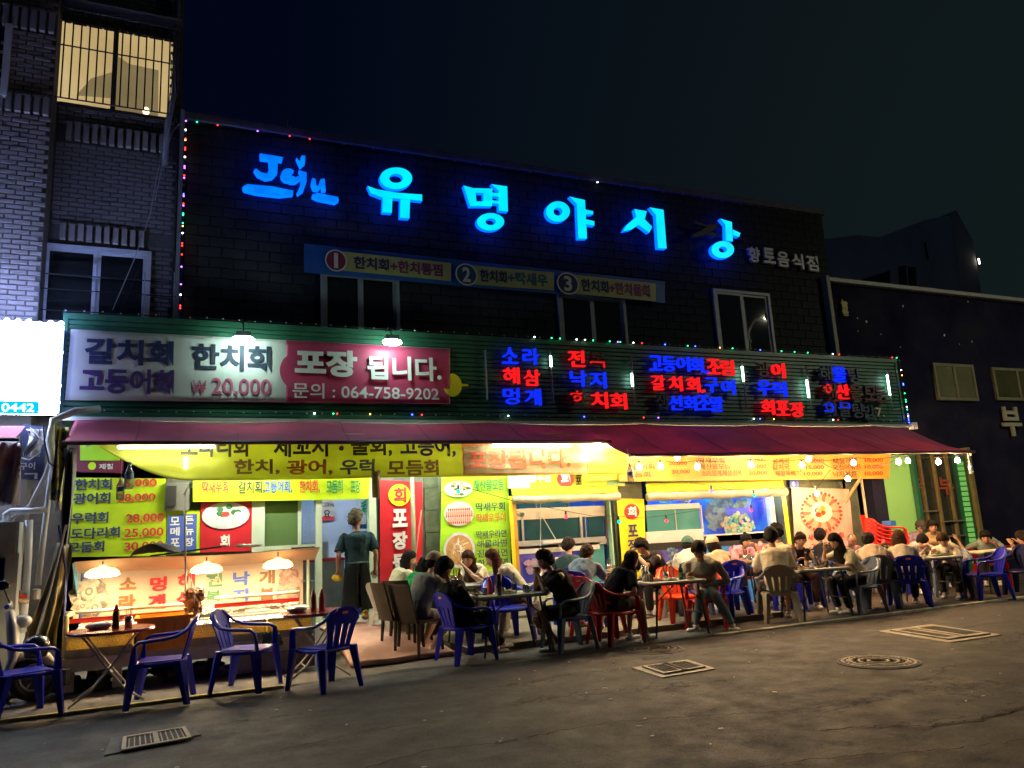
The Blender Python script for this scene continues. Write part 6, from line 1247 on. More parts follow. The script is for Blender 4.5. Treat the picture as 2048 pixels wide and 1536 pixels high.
b = MB(); b.tube([sp(.36, 1.0, -.2), sp(.30, 1.16, -.26)], .008, 5, blk); b.blob(sp(.29, 1.19, -.27), (.07, .02, .05), 8, 6, blk); b.build('mirror', parent=sc_, smooth=True)
b = MB(); b.lathe([(.10, -.1), (.13, 0), (.10, .08), (.02, .12)], sp(.62, .55, -.25), 12, blk); b.build('mud_flap', parent=sc_, smooth=True)

# ------------------------------------------------------------------ plastic chairs
cblue = M('chair_blue', (.008, .014, .46), .38, .12, 3, .02, 30, spec=.4); cred = M('chair_red', (.62, .02, .012), .3, .12, 3, spec=.6); cdred = M('chair_dark_red', (.46, .01, .014), .35, .12, 3)
cgrey = M('chair_grey_blue', (.11, .15, .22), .25, .15, 3, spec=.7); corange = M('chair_orange_red', (.85, .075, .012), .3, .1, 3); cbrown = M('chair_brown', (.035, .027, .018), .6, .2, 6, spec=.2); ctan = M('chair_smoke', (.40, .38, .31), .28, .15, 3)  # grey blue puts the lamp glare on blue plastic into the colour
lab = {}
def armchair(mat):
    t = thing('plastic_armchair', 'x', 'chair', (0, 0, 0))
    # seat: dished, y forward
    b = MB()
    def sf(u, v):
        x = (u - .5) * .44 * (1 - .10 * (1 - v)); y = -.20 + .43 * v; z = .425 - .018 * math.sin(math.pi * u) * math.sin(math.pi * v) - .025 * max(0, v - .8) * 5 * max(0, v - .8) * 2
        return (x, y, z)
    b.grid(10, 8, sf, mat, .018, (0, 0, -1)); b.build('seat', parent=t, world=False, smooth=False)
    b = MB(); b.tube([(-.22, -.19, .40), (-.235, .0, .395), (-.225, .22, .395), (0, .245, .39), (.225, .22, .395), (.235, 0, .395), (.22, -.19, .40), (0, -.22, .40), (-.22, -.19, .40)], .022, 6, mat, cap=False); b.build('seat_rim', parent=t, world=False, smooth=True)
    # backrest: fan of slats below a solid rounded head
    def bk(x, z):   # back surface
        return -.205 - (z - .42) * .30 + .35 * x * x
    def wd(z): k = (z - .42) / .42; return .15 + .06 * k + .035 * k * k
    b = MB(); n_ = 14
    def hf(u, v):
        z = .66 + .18 * v; w = wd(z) * (1.0 if v < .35 else math.sqrt(max(0, 1 - ((v - .35) / .65) ** 2)) * .93 + .07); x = (u - .5) * 2 * w
        return (x, bk(x, z), z)
    b.grid(n_, 9, hf, mat, .016, (0, -1, 0)); b.build('backrest_head', parent=t, world=False, smooth=False)
    for k in range(4):
        b = MB(); 
        def lf(u, v, k=k):
            z = .42 + .245 * v; w = wd(z); c = (-.78 + .52 * k) * w; x = c + (u - .5) * w * .40; return (x, bk(x, z), z)
        b.grid(2, 5, lf, mat, .014, (0, -1, 0)); b.build('backrest_slat', parent=t, world=False)
    b = MB(); b.grid(8, 1, lambda u, v: ((u - .5) * .27, bk((u - .5) * .27, .40 + .045 * v), .395 + .05 * v), mat, .016, (0, -1, 0)); b.build('backrest_foot', parent=t, world=False)
    # manufacturer's embossed strip and hand hole
    b = MB(); b.box((-.035, bk(0, .77) - .022, .765), (.035, bk(0, .77) - .0165, .79), M('chair_sticker', (.62, .12, .06), .4, 0)); b.build('sticker', parent=t, world=False)
    for s_ in (-1, 1):
        b = MB(); P_ = [(s_ * .10, bk(.1, .83) - .004, .815), (s_ * .17, bk(.17, .77) + .0, .765), (s_ * .215, -.245, .70), (s_ * .255, -.16, .655), (s_ * .275, -.05, .638), (s_ * .28, .08, .632), (s_ * .275, .17, .625), (s_ * .268, .215, .59), (s_ * .262, .225, .50), (s_ * .255, .23, .42)]
        b.tube(P_, [.020, .032, .038, .040, .042, .042, .040, .036, .036, .040], 8, mat, flat=.42, up=(0, 0, 1)); b.build('arm', parent=t, world=False, smooth=True)
        for (fy, fx, tx, ty_) in ((.215, .245, .285, .27), (-.19, .20, .245, -.275)):
            b = MB(); w0, w1 = .064, .036; top = (s_ * fx, fy, .42); bot = (s_ * tx, ty_, 0)
            ring_ = lambda c, w: [(c[0] - w * s_, c[1] + w * .25 * (1 if fy > 0 else -1), c[2]), (c[0], c[1] + w * (1 if fy > 0 else -1) * .9, c[2]), (c[0] + w * s_ * .9, c[1] + w * .2 * (1 if fy > 0 else -1), c[2]), (c[0] + w * s_ * .55, c[1] - w * (1 if fy > 0 else -1) * .8, c[2]), (c[0] - w * s_ * .4, c[1] - w * .3 * (1 if fy > 0 else -1), c[2])]
            vs = ring_(top, w0) + ring_(bot, w1); b.add(vs, [(i, (i + 1) % 5, 5 + (i + 1) % 5, 5 + i) for i in range(5)] + [(4, 3, 2, 1, 0), (5, 6, 7, 8, 9)], mat); b.build('leg', parent=t, world=False)
    return t
def wicker_chair(mat):
    t = thing('armless_chair', 'x', 'chair', (0, 0, 0))
    b = MB(); b.cbox((0, 0, .43), (.42, .42, .035), mat, 0, .03); b.build('seat', parent=t, world=False)
    b = MB(); b.grid(6, 8, lambda u, v: ((u - .5) * (.38 + .02 * v), -.20 - .13 * v + .03 * math.cos((u - .5) * 3) * -1, .43 + .47 * v), mat, .025, (0, -1, 0)); b.build('backrest', parent=t, world=False)
    for s_ in (-1, 1):
        for y in (-.18, .18): b = MB(); b.tube([(s_ * .18, y, .42), (s_ * .20, y * 1.15, 0)], [.026, .018], 6, mat); b.build('leg', parent=t, world=False)
    return t
proto = {}
def chair(label, x, y, hd, mat, z=0., kind='arm'):
    key = kind
    if key not in proto:
        proto[key] = (armchair if kind == 'arm' else wicker_chair)(mat); t = proto[key]; t['basemat'] = mat.name; t.location = (x, y, z); t.rotation_euler = (0, 0, R(hd - 90)); t['label'] = label
    else:
        base = MATS[proto[key]['basemat']]
        t = copytree(proto[key], None, (x, y, z), R(hd - 90), label, {base: mat} if mat is not base else None)
    t['group'] = 'plastic armchairs on the pavement' if kind == 'arm' else 'brown armless chairs by the doorway'
    return t

# ------------------------------------------------------------------ tables and what stands on them
def folding_round(label, x, y, z, r):
    t = thing('round_table', label, 'table', (x, y, z), 'round red tables by the stall'); tm = M('table_red', (.30, .03, .025), .22, .12, 3, spec=.6, dirt=(.20, .03, .025)); lg = M('leg_chrome_worn', (.42, .38, .33), .35, .15, metal=.6)
    b = MB(); b.lathe([(r * .97, .695), (r, .702), (r, .718), (r * .985, .725), (.02, .726)], (x, y, z), 36, tm); b.build('tabletop', parent=t)
    for s_ in (-1, 1):
        for dy in (-.13, .13):
            b = MB(); b.tube([(x + s_ * .26, y + dy, z + .69), (x + s_ * .02, y + dy * 1.1, z + .36), (x - s_ * .15, y + dy * 1.3, z + .15), (x - s_ * .34, y + dy * 1.5, z + .015)], .011, 6, lg); b.build('leg', parent=t, smooth=True)
        b = MB(); b.tube([(x - s_ * .15, y - .17, z + .15), (x - s_ * .15, y + .17, z + .15)], .009, 5, lg); b.build('stretcher', parent=t)
    b = MB(); b.tube([(x, y - .16, z + .345), (x, y + .16, z + .345)], .012, 6, lg); b.build('pivot', parent=t); return t
def table(label, x, y, z, w, d, rz, h=.72, top=None, legm=None, group='folding tables for the diners'):
    t = thing('folding_table', label, 'table', (x, y, z), group); tm = top or M('table_white', (.52, .52, .47), .35, .08, 3); lm = legm or M('leg_dark_steel', (.05, .05, .055), .4, .1, metal=.4); cs, sn = math.cos(R(rz)), math.sin(R(rz))
    def L(a, c, h_): return (x + a * cs - c * sn, y + a * sn + c * cs, z + h_)
    b = MB(); b.cbox((x, y, z + h - .012), (w, d, .024), tm, R(rz), .02); b.build('tabletop', parent=t)
    b = MB(); b.cbox((x, y, z + h - .035), (w - .04, d - .04, .018), M('table_edge', (.22, .22, .2), .5), R(rz), .02); b.build('apron', parent=t)
    for s_ in (-1, 1):
        for q in (-1, 1): b = MB(); b.tube([L(s_ * (w / 2 - .12), q * (d / 2 - .06), h - .04), L(s_ * (w / 2 - .03), q * (d / 2 - .03), 0)], .014, 6, lm); b.build('leg', parent=t)
        b = MB(); b.tube([L(s_ * (w / 2 - .09), -(d / 2 - .05), .28), L(s_ * (w / 2 - .09), d / 2 - .05, .28)], .010, 5, lm); b.build('stretcher', parent=t)
        b = MB(); b.tube([L(s_ * (w / 2 - .08), -(d / 2 - .06), .45), L(s_ * .06, -(d / 2 - .06), h - .05)], .009, 5, lm); b.build('brace', parent=t)
    return t
gl_green = glass('bottle_green', (.02, .28, .10), .35); gl_clear = glass('bottle_clear', (.75, .8, .8), .15); gl_brown = glass('bottle_brown', (.22, .08, .02), .5); steelc = M('steel_cup', (.5, .48, .45), .25, .1, metal=.85)
def bottle(label, x, y, z, mat, h=.22, r=.032, wrap=None, group='bottles on the tables'):
    t = thing('bottle', label, 'bottle', (x, y, z), group)
    b = MB(); b.lathe([(r, 0), (r, h * .55), (r * .85, h * .65), (r * .4, h * .78), (r * .36, h * .95)], (x, y, z), 12, mat); b.build('body', parent=t, smooth=True)
    b = MB(); b.lathe([(r * .42, h * .93), (r * .42, h)], (x, y, z), 8, M('cap_silver', (.4, .4, .4), .4)); b.build('cap', parent=t)
    if wrap: b = MB(); b.lathe([(r * 1.03, h * .15), (r * 1.03, h * .45)], (x, y, z), 12, wrap); b.build('wrapper', parent=t)
def cup(label, x, y, z, h=.09, r=.035, mat=None, name='cup', group='cups and tumblers on the tables'):
    b = MB(); b.lathe([(r * .8, 0), (r, h), (r * .9, h), (r * .72, .01)], (x, y, z), 12, mat or steelc); b.single(name, None, label, 'cup', group, True)
def utensils(label, x, y, z, hold=None):
    t = thing('utensil_holder', label, 'utensil holder', (x, y, z), 'utensil holders on the tables')
    b = MB(); b.lathe([(.036, 0), (.04, .11), (.034, .11), (.03, .01)], (x, y, z), 12, hold or steelc); b.build('holder', parent=t, smooth=True)
    for k in range(7):
        a = k * .9; b = MB(); b.tube([(x + .012 * math.cos(a), y + .012 * math.sin(a), z + .02), (x + .032 * math.cos(a), y + .032 * math.sin(a), z + .19 + .01 * (k % 3))], .004, 4, steel if k % 2 else M('chopstick_red_brown', (.12, .03, .02), .5)); b.build('chopstick', parent=t)
def plate(label, x, y, z, r=.11, food=None, name='plate'):
    t = thing(name, label, 'plate', (x, y, z), 'side dishes on ' + label[25:] if label[:10] == 'small whit' else 'plates of food on the tables')
    b = MB(); b.lathe([(r * .6, 0), (r, .018), (r * .97, .022), (r * .6, .008), (.01, .008)], (x, y, z), 20, M('melamine', (.62, .6, .52), .3, .05)); b.build('dish', parent=t, smooth=True)
    if food:
        b = MB()
        for k in range(9): b.blob((x + rnd.uniform(-.5, .5) * r, y + rnd.uniform(-.5, .5) * r, z + .025), (r * .22, r * .16, .018), 6, 4, food, .25)
        tag(b.build('food', parent=t), kind='stuff')
foodo = M('food_orange', (.55, .18, .05), .5, .4, 30); foodw = M('food_white', (.6, .56, .45), .5, .2, 30); foodg = M('food_green', (.08, .18, .04), .6, .4, 30)

tz = .722
folding_round('round red folding table with wrapped dish and sauce bottle nearest the scooter', -.60, 9.36, .02, .42)
folding_round('round red folding table with two dark red bottles before the doorway', 1.50, 9.32, .02, .40)
p = (-.72, 9.40, .747)
t = thing('wrapped_dish', 'oval dish in clear wrap on the round red table by the scooter', 'dish', p); b = MB(); b.lathe([(.09, 0), (.13, .03), (.13, .04), (.09, .065), (.02, .07)], p, 18, M('wrap_pinkish', (.55, .42, .42), .15, .15, 12), .7); b.build('dish', parent=t, smooth=True)
def squeeze(label, x, y, z, mat, capm, h=.24):
    t = thing('sauce_bottle', label, 'sauce bottle', (x, y, z), 'sauce bottles on the round tables'); b = MB(); b.lathe([(.034, 0), (.036, h * .1), (.034, h * .6), (.028, h * .72)], (x, y, z), 12, mat); b.build('body', parent=t, smooth=True)
    b = MB(); b.lathe([(.03, h * .72), (.024, h * .82), (.008, h), (.006, h)], (x, y, z), 10, capm); b.build('cap', parent=t, smooth=True)
squeeze('dark sauce bottle with a red pointed cap beside the wrapped dish', -.56, 9.35, .747, M('sauce_dark', (.06, .012, .01), .25), M('cap_red', (.6, .02, .02), .4))
utensils('utensil holder full of chopsticks beside the red capped bottle', -.44, 9.34, .747)
squeeze('dark red squeeze bottle, nearer the stall, on the table before the doorway', 1.47, 9.36, .747, M('sauce_maroon', (.14, .02, .02), .3), M('cap_maroon', (.3, .03, .03), .4), .25)
squeeze('brick red squeeze bottle, nearer the doorway, on the second round table', 1.555, 9.30, .747, M('sauce_brick', (.28, .04, .03), .3), M('cap_maroon', (.3, .03, .03), .4), .24)
p = (1.28, 9.36, .747); b = MB(); b.lathe([(.07, 0), (.12, .03), (.10, .05), (.02, .06)], p, 16, M('wrap_greyish', (.35, .33, .26), .2, .25, 12)); b.single('wrapped_bowl', None, 'grey wrapped bowl on the red table before the doorway', 'bowl', smooth=True)

GB = 'plastic armchairs on the pavement'
chair('blue plastic armchair cut by the picture edge in front of the scooter', -1.34, 9.12, 25, cblue, 0.02)
chair('blue plastic armchair turned side on beside the round red table with the sauce bottle', -.10, 9.02, 172, cblue, 0.01)
chair('blue plastic armchair facing out to the street between the two round red tables', .72, 9.16, -28, cblue, 0.02)
chair('blue plastic armchair with its back to the street and red sticker before the doorway', 1.50, 8.74, 118, cblue, 0)
table('pale folding table with bottles and a black tumbler between two men in black', 3.92, 9.40, .03, .92, .60, -4)
table('pale folding table partly hidden behind the men in black', 3.78, 10.85, .10, .75, .95, 0)
table('dark wooden table with dishes before the first fish tank', 6.25, 11.05, .10, 1.0, .62, 0, top=M('table_wood', (.14, .10, .06), .4, .2))
table('pale folding table with green soju bottle before the grey shirted man', 6.36, 9.38, .02, .86, .60, -6)
table('wooden topped table set with red dishes before the coral tank', 8.75, 10.75, .10, 1.0, .62, 0, top=M('table_wood', (.14, .10, .06)))
table('pale folding table before the woman in white with wavy hair', 8.92, 9.32, .02, .92, .60, -6)
table('pale folding table at which two women in white bend forward', 11.80, 9.55, .02, .80, .60, -8)
table('long white topped table running out of the picture at the far end', 14.5, 9.75, .02, 2.6, .55, -4, top=M('table_cream', (.66, .62, .48), .4, .05))
table('pale table almost hidden behind the man in the light sweatshirt', 10.9, 10.9, .02, .9, .6, 0)
# things on the tables
z0 = .03 + .72
cup('tall black tumbler on the table between the men in black', 3.72, 9.20, z0, .26, .035, M('tumbler_black', (.02, .02, .022), .25), 'tumbler')
bottle('clear glass bottle with blue wrapper on the table between the men in black', 4.02, 9.42, z0, gl_clear, .25, .034, M('wrapper_navy', (.03, .05, .25), .5))
bottle('slender clear bottle behind the black tumbler', 3.84, 9.50, z0, gl_clear, .22)
squeeze('red sauce bottle behind the black tumbler', 3.72, 9.52, z0, M('cap_red', (.6, .02, .02)), M('cap_red', (.6, .02, .02)), .22)
for i, (x, y) in enumerate(((4.18, 9.42), (4.12, 9.25), (3.62, 9.42))): cup(['clear glass near the elbows of the man in the black t-shirt', 'small glass at the street side corner of the table of the men in black', 'small glass near the phone of the man in dark clothes'][i], x, y, z0, .085, .03, gl_clear, 'glass')
plate('plate of seafood on the table between the men in black', 3.95, 9.50, z0, .12, foodw); plate('small dish beside the clear bottle', 3.80, 9.32, z0, .07, foodo)
z0 = .10 + .72
plate('plate on the table of the women before the lime menu', 3.70, 10.8, z0, .13, foodo); bottle('brown bottle on the table of the women before the lime menu', 3.85, 11.05, z0, gl_brown, .23); cup('steel cup on the table of the women before the lime menu', 3.6, 11.1, z0)
plate('white bowl heaped with rice on the table before the first tank', 6.15, 10.98, z0, .10, foodw, 'bowl'); cup('glass on the dark table beside the man in grey blue', 5.92, 10.95, z0, .12, .035, gl_clear, 'glass'); plate('side dish on the dark table before the first tank', 6.45, 11.1, z0, .1, foodo)
z0 = .02 + .72
cup('tall steel tumbler before the long haired woman', 6.05, 9.52, z0, .22, .036, steelc, 'tumbler'); cup('second steel tumbler close behind the first', 6.13, 9.58, z0, .2, .036, steelc, 'tumbler')
bottle('clear water bottle next to the green soju bottle', 6.45, 9.42, z0, gl_clear, .26, .036); bottle('green soju bottle on the table of the grey shirted man', 6.52, 9.30, z0, gl_green, .23, .033, M('label_green', (.1, .4, .2), .5))
plate('red rimmed tray of seafood on the table of the long haired woman', 6.22, 9.48, z0, .14, foodo, 'tray'); plate('plate of shellfish beside the water bottle', 6.36, 9.30, z0, .10, foodw); cup('small dark cup before the grey shirted man', 6.68, 9.28, z0, .06, .028, M('cup_dark', (.08, .03, .02), .3)); plate('small plate near the small dark cup', 6.62, 9.46, z0, .08, foodo)
z0 = .82
for i, (x, y, f_) in enumerate(((8.5, 10.7, foodo), (8.8, 10.65, foodo), (9.05, 10.75, foodw), (8.65, 10.9, foodw))): plate(['red dish at the near end of the table before the coral tank', 'red dish in the middle of the table before the coral tank', 'white dish at the far end of the table before the coral tank', 'dish of food behind the others before the coral tank'][i], x, y, z0, .1, f_)
z0 = .74
bottle('brown beer bottle on the table of the woman in white', 8.98, 9.46, z0, gl_brown, .24, .034, M('label_cream', (.5, .4, .2), .5)); bottle('tall clear bottle beside the brown beer bottle', 9.07, 9.40, z0, gl_clear, .26, .033); plate('orange dish on the table of the woman in white', 8.72, 9.35, z0, .13, foodo); plate('small dish before the hands of the woman in white', 9.2, 9.32, z0, .07, foodo); cup('blue can on the table of the woman in white', 9.28, 9.26, z0, .09, .03, M('can_blue', (.05, .07, .4), .3), 'can')
cup('clear glass beside the blue can', 9.16, 9.24, z0, .1, .03, gl_clear, 'glass'); cup('steel cup at the near corner of the table of the woman in white', 8.6, 9.2, z0, .08, .03)
for nm_, tx_, ty_, tw_, td_, zt_ in (('of the men in black', 3.92, 9.40, .72, .42, .75), ('of the women before the lime menu', 3.78, 10.85, .5, .7, .82), ('before the first tank', 6.25, 11.05, .8, .4, .82), ('of the grey shirted man', 6.36, 9.38, .66, .42, .74), ('before the coral tank', 8.75, 10.75, .8, .4, .82), ('of the woman in white', 8.92, 9.32, .72, .42, .74), ('of the two women in white', 11.8, 9.55, .6, .4, .74)):
    for k in range(3):
        cup('small clear glass among the dishes on the table ' + nm_, tx_ + rnd.uniform(-.5, .5) * tw_, ty_ + rnd.uniform(-.5, .5) * td_, zt_, .09, .03, gl_clear, 'glass', 'glasses on the table ' + nm_); t = plate('small white side dish on the table ' + nm_, tx_ + rnd.uniform(-.5, .5) * tw_, ty_ + rnd.uniform(-.5, .5) * td_, zt_, .06, (foodo, foodw, foodg)[k])
    utensils('steel holder full of chopsticks on the table ' + nm_, tx_ + rnd.uniform(-.3, .3) * tw_, ty_ + .3 * td_, zt_)
plate('dark pan held low over the table of the two women in white', 12.0, 9.55, z0 + .01, .16, foodg, 'pan'); bottle('green bottle near the purple shirt', 11.3, 10.0, z0, gl_green); plate('plate on the table of the two women in white', 11.6, 9.55, z0, .1, foodw)

# ------------------------------------------------------------------ people
SK = {k: M('skin_' + k, c, .5, .08, 12) for k, c in dict(light=(.50, .30, .20), mid=(.40, .22, .14), tan=(.30, .15, .09)).items()}
HC = {k: M('hair_' + k, c, .75, .45, 25, .6, 70, spec=.12) for k, c in dict(black=(.009, .008, .008), brown=(.045, .022, .012), red=(.07, .022, .015), grey=(.075, .068, .05), soft=(.02, .013, .010)).items()}
eye_m = M('eye_dark', (.02, .015, .012), .3, 0); lip_m = M('lip', (.42, .13, .10), .5, 0)
REM = []
cloud = bpy.data.textures.new('cloth_folds', 'CLOUDS'); cloud.noise_scale = .11; cloud.noise_depth = 2
def ik(S, T, l1, l2, hint):
    S, T, hint = Vector(S), Vector(T), Vector(hint); d = T - S; L = min(d.length, (l1 + l2) * .995); dn = d.normalized(); T = S + dn * L
    a = (l1 * l1 - l2 * l2 + L * L) / (2 * L); h = math.sqrt(max(l1 * l1 - a * a, 0)); n_ = hint - dn * hint.dot(dn)
    n_ = n_.normalized() if n_.length > 1e-5 else dn.orthogonal().normalized(); return S + dn * a + n_ * h, T
def hand(b, W_, d, s_, mat, curl=.5):
    d = d.normalized(); up = Vector((0, 0, 1)); side = d.cross(up); side = side.normalized() if side.length > .1 else Vector((1, 0, 0)); pn = side.cross(d)
    c = W_ + d * .045; b.tube([W_ - d * .02, W_ + d * .02, c, W_ + d * .085], [.024, .036, .042, .036], 8, mat, flat=.42, up=tuple(pn))
    for k in range(4):
        o = side * (-.03 + .02 * k); l = (.062, .072, .068, .052)[k if s_ > 0 else 3 - k]; r0 = W_ + d * .078 + o
        d2 = (d * (1 - curl) - pn * curl * .9).normalized(); b.tube([r0, r0 + d * l * .45, r0 + d * l * .45 + d2 * l * .55], [.0095, .009, .0075], 5, mat)
    th = W_ + d * .03 + side * (-.035 * s_); b.tube([th, th + d * .03 - side * .018 * s_, th + d * .06 - side * .016 * s_ - pn * .01], [.012, .011, .008], 5, mat)
def headmesh(b, H, Rm, skin, sc=1., female=False):
    n, m = 26, 20; vs = []
    for i in range(m + 1):
        th = math.pi * i / m
        for j in range(n):
            ph = 2 * math.pi * j / n; x, y, z = math.sin(th) * math.cos(ph), math.sin(th) * math.sin(ph), math.cos(th)
            X, Y, Z = x * .074, y * .093, z * .116
            if Z < -.02:
                t = min(1, (-.02 - Z) / .09); X *= 1 - .38 * t * t; Y = Y * (1 - .12 * t) + (.012 * t if y > 0 else .018 * t)
            if y > 0: Y *= .96
            fx = lambda cx, cz, sx, sz: math.exp(-((X - cx) / sx) ** 2 - ((Z - cz) / sz) ** 2) if y > 0 else 0
            Y += .020 * fx(0, -.018, .011, .016) + .010 * fx(0, .004, .009, .02) - .008 * (fx(.03, .014, .017, .012) + fx(-.03, .014, .017, .012)) + .006 * fx(0, -.058, .022, .012) + .005 * fx(0, .032, .05, .010) - .004 * fx(0, -.078, .02, .008) + .005 * fx(0, -.098, .02, .012)
            vs.append(H + Rm @ (Vector((X, Y, Z)) * sc))
    fs = [(i * n + j, (i + 1) * n + j, (i + 1) * n + (j + 1) % n, i * n + (j + 1) % n) for i in range(m) for j in range(n)]
    b.add(vs, fs, skin)
    P = lambda x, y, z: H + Rm @ (Vector((x, y, z)) * sc)
    for s_ in (-1, 1):
        e = MB(); e.blob((0, 0, 0), (.008, .02, .03), 8, 6, skin); b.add([P(s_ * .077 + v[0], -.004 + v[1], -.004 + v[2]) for v in e.v], e.f, skin)
        e = MB(); e.blob((0, 0, 0), (.016, .007, .008), 8, 5, eye_m); b.add([P(s_ * .030 + v[0], .0765 + v[1], .013 + v[2]) for v in e.v], e.f, eye_m)
        e = MB(); e.blob((0, 0, 0), (.020, .006, .005), 8, 5, eye_m); b.add([P(s_ * .031 + v[0], .0825 + v[1], .032 + v[2]) for v in e.v], e.f, eye_m)
    e = MB(); e.blob((0, 0, 0), (.024, .007, .009), 8, 5, lip_m); b.add([P(v[0], .0875 + v[1], -.057 + v[2]) for v in e.v], e.f, lip_m)
def hair(H, Rm, style, mat, parent, sc=1., seed=0, capped=False):
    b = MB(); n, m = 40, 26; vs = []; rr = seed * 7.3
    curly = style in ('curly', 'messy')
    for i in range(m + 1):
        th = math.pi * i / m
        for j in range(n):
            ph = 2 * math.pi * j / n; x, y, z = math.sin(th) * math.cos(ph), math.sin(th) * math.sin(ph), math.cos(th)
            line = .40 if y > .6 else (.40 - (.6 - y) * .95 if y > -.1 else -.26 - (-.1 - y) * .55)
            if style in ('bob', 'long', 'wavy', 'bun', 'pony', 'mullet'): line = min(line, .50 - (1 - max(y, -.2)) * .55) if y > .1 else line - .25
            if style == 'fringe' and y > .3: line = .22
            if style == 'bald': line = .05 if y < -.1 else .9
            k = max(-1, min(1, (z - line + .07 * mnoise.noise(Vector((x * 6 + rr, y * 6, 0)))) / .26)); off = -.012 + .037 * (k * .5 + .5) if style != 'bald' else -.012 + .018 * (k * .5 + .5)
            if style in ('short', 'messy', 'fringe', 'curly') and k > 0: off += .012 * max(0, z) + .006
            off += (.024 if curly else .012) * mnoise.noise(Vector((x * (5 if curly else 3), y * (5 if curly else 3) + rr, z * (5 if curly else 1.6)))) * (1 if k > 0 else .2)
            off += .007 * mnoise.noise(Vector((x * 13, y * 13, z * 4 + rr)))
            if capped: off = min(off, .012) if z > -.1 else off * .8
            X, Y, Z = x * (.074 + off), y * (.093 + off) - (.006 if y < 0 else 0), z * (.116 + off)
            vs.append(H + Rm @ (Vector((X, Y, Z)) * sc))
    b.add(vs, [(i * n + j, (i + 1) * n + j, (i + 1) * n + (j + 1) % n, i * n + (j + 1) % n) for i in range(m) for j in range(n)], mat)
    L_ = dict(bob=.13, long=.36, wavy=.40, mullet=.10).get(style, 0)
    if L_:
        nn, mm = 30, 16; vs = []; fwd = Rm @ Vector((0, 1, 0)); fwd.z = 0; fwd.normalize(); rt = Vector((fwd.y, -fwd.x, 0)); top = H + Rm @ Vector((0, -.035, .03))
        for i in range(mm + 1):
            v = i / mm; zz_ = -L_ * v - .03; w = (.105 + .022 * math.sin(v * 3)) * (1 - (.30 * v if style != 'bob' else .1 * v)); d = (.080 + .02 * v * (style == 'wavy')) * (1 - .35 * v)
            for j in range(nn):
                a = 2 * math.pi * j / nn; q = 1 + .10 * mnoise.noise(Vector((math.cos(a) * 5, math.sin(a) * 5 + rr, v * (5 if style == 'wavy' else 1.2)))) + .05 * mnoise.noise(Vector((math.cos(a) * 14, math.sin(a) * 14, v * 2 + rr)))
                wob = .015 * math.sin(v * 11 + rr) * (style == 'wavy')
                vs.append(top + rt * (w * math.cos(a) * q + wob) + fwd * (d * math.sin(a) * q - .030 - .02 * v) + Vector((0, 0, zz_)))
        b.add(vs, [(i * nn + j, (i + 1) * nn + j, (i + 1) * nn + (j + 1) % nn, i * nn + (j + 1) % nn) for i in range(mm) for j in range(nn)] + [tuple(range(nn)), tuple(range((mm + 1) * nn - 1, mm * nn - 1, -1))], mat)
    if style == 'bun': e = MB(); e.blob((0, 0, 0), (.035, .035, .03), 10, 8, mat, .08); b.add([H + Rm @ Vector((v[0], v[1] - .05, v[2] + .125)) for v in e.v], e.f, mat)
    if style == 'pony':
        P_ = [H + Rm @ Vector((0, -.10, .03)), H + Rm @ Vector((0, -.15, .0)), H + Rm @ Vector((.01, -.16, -.08)), H + Rm @ Vector((.02, -.14, -.20))]; b.tube(P_, [.02, .034, .032, .012], 10, mat)
    b.build('hair', parent=parent, world=False, smooth=True)
def capmesh(H, Rm, mat, parent, back=False):
    b = MB(); n, m = 28, 9; vs = []
    for i in range(m + 1):
        th = math.pi * .53 * i / m
        for j in range(n):
            ph = 2 * math.pi * j / n; x, y, z = math.sin(th) * math.cos(ph), math.sin(th) * math.sin(ph), math.cos(th)
            vs.append(H + Rm @ Vector((x * .108, y * .125 - .004, z * .125 + .032)))
    b.add(vs, [(i * n + j, (i + 1) * n + j, (i + 1) * n + (j + 1) % n, i * n + (j + 1) % n) for i in range(m) for j in range(n)], mat)
    s_ = -1 if back else 1
    b.grid(10, 5, lambda u, v: H + Rm @ Vector(((u - .5) * .15 * math.sqrt(max(.05, 1 - (v * .85) ** 2)), s_ * (.108 + .075 * v - .12 * (u - .5) ** 2), .032 - .02 * v - .15 * (u - .5) ** 2)), mat, .005, (0, 0, -1))
    b.build('cap', parent=parent, world=False, smooth=True)
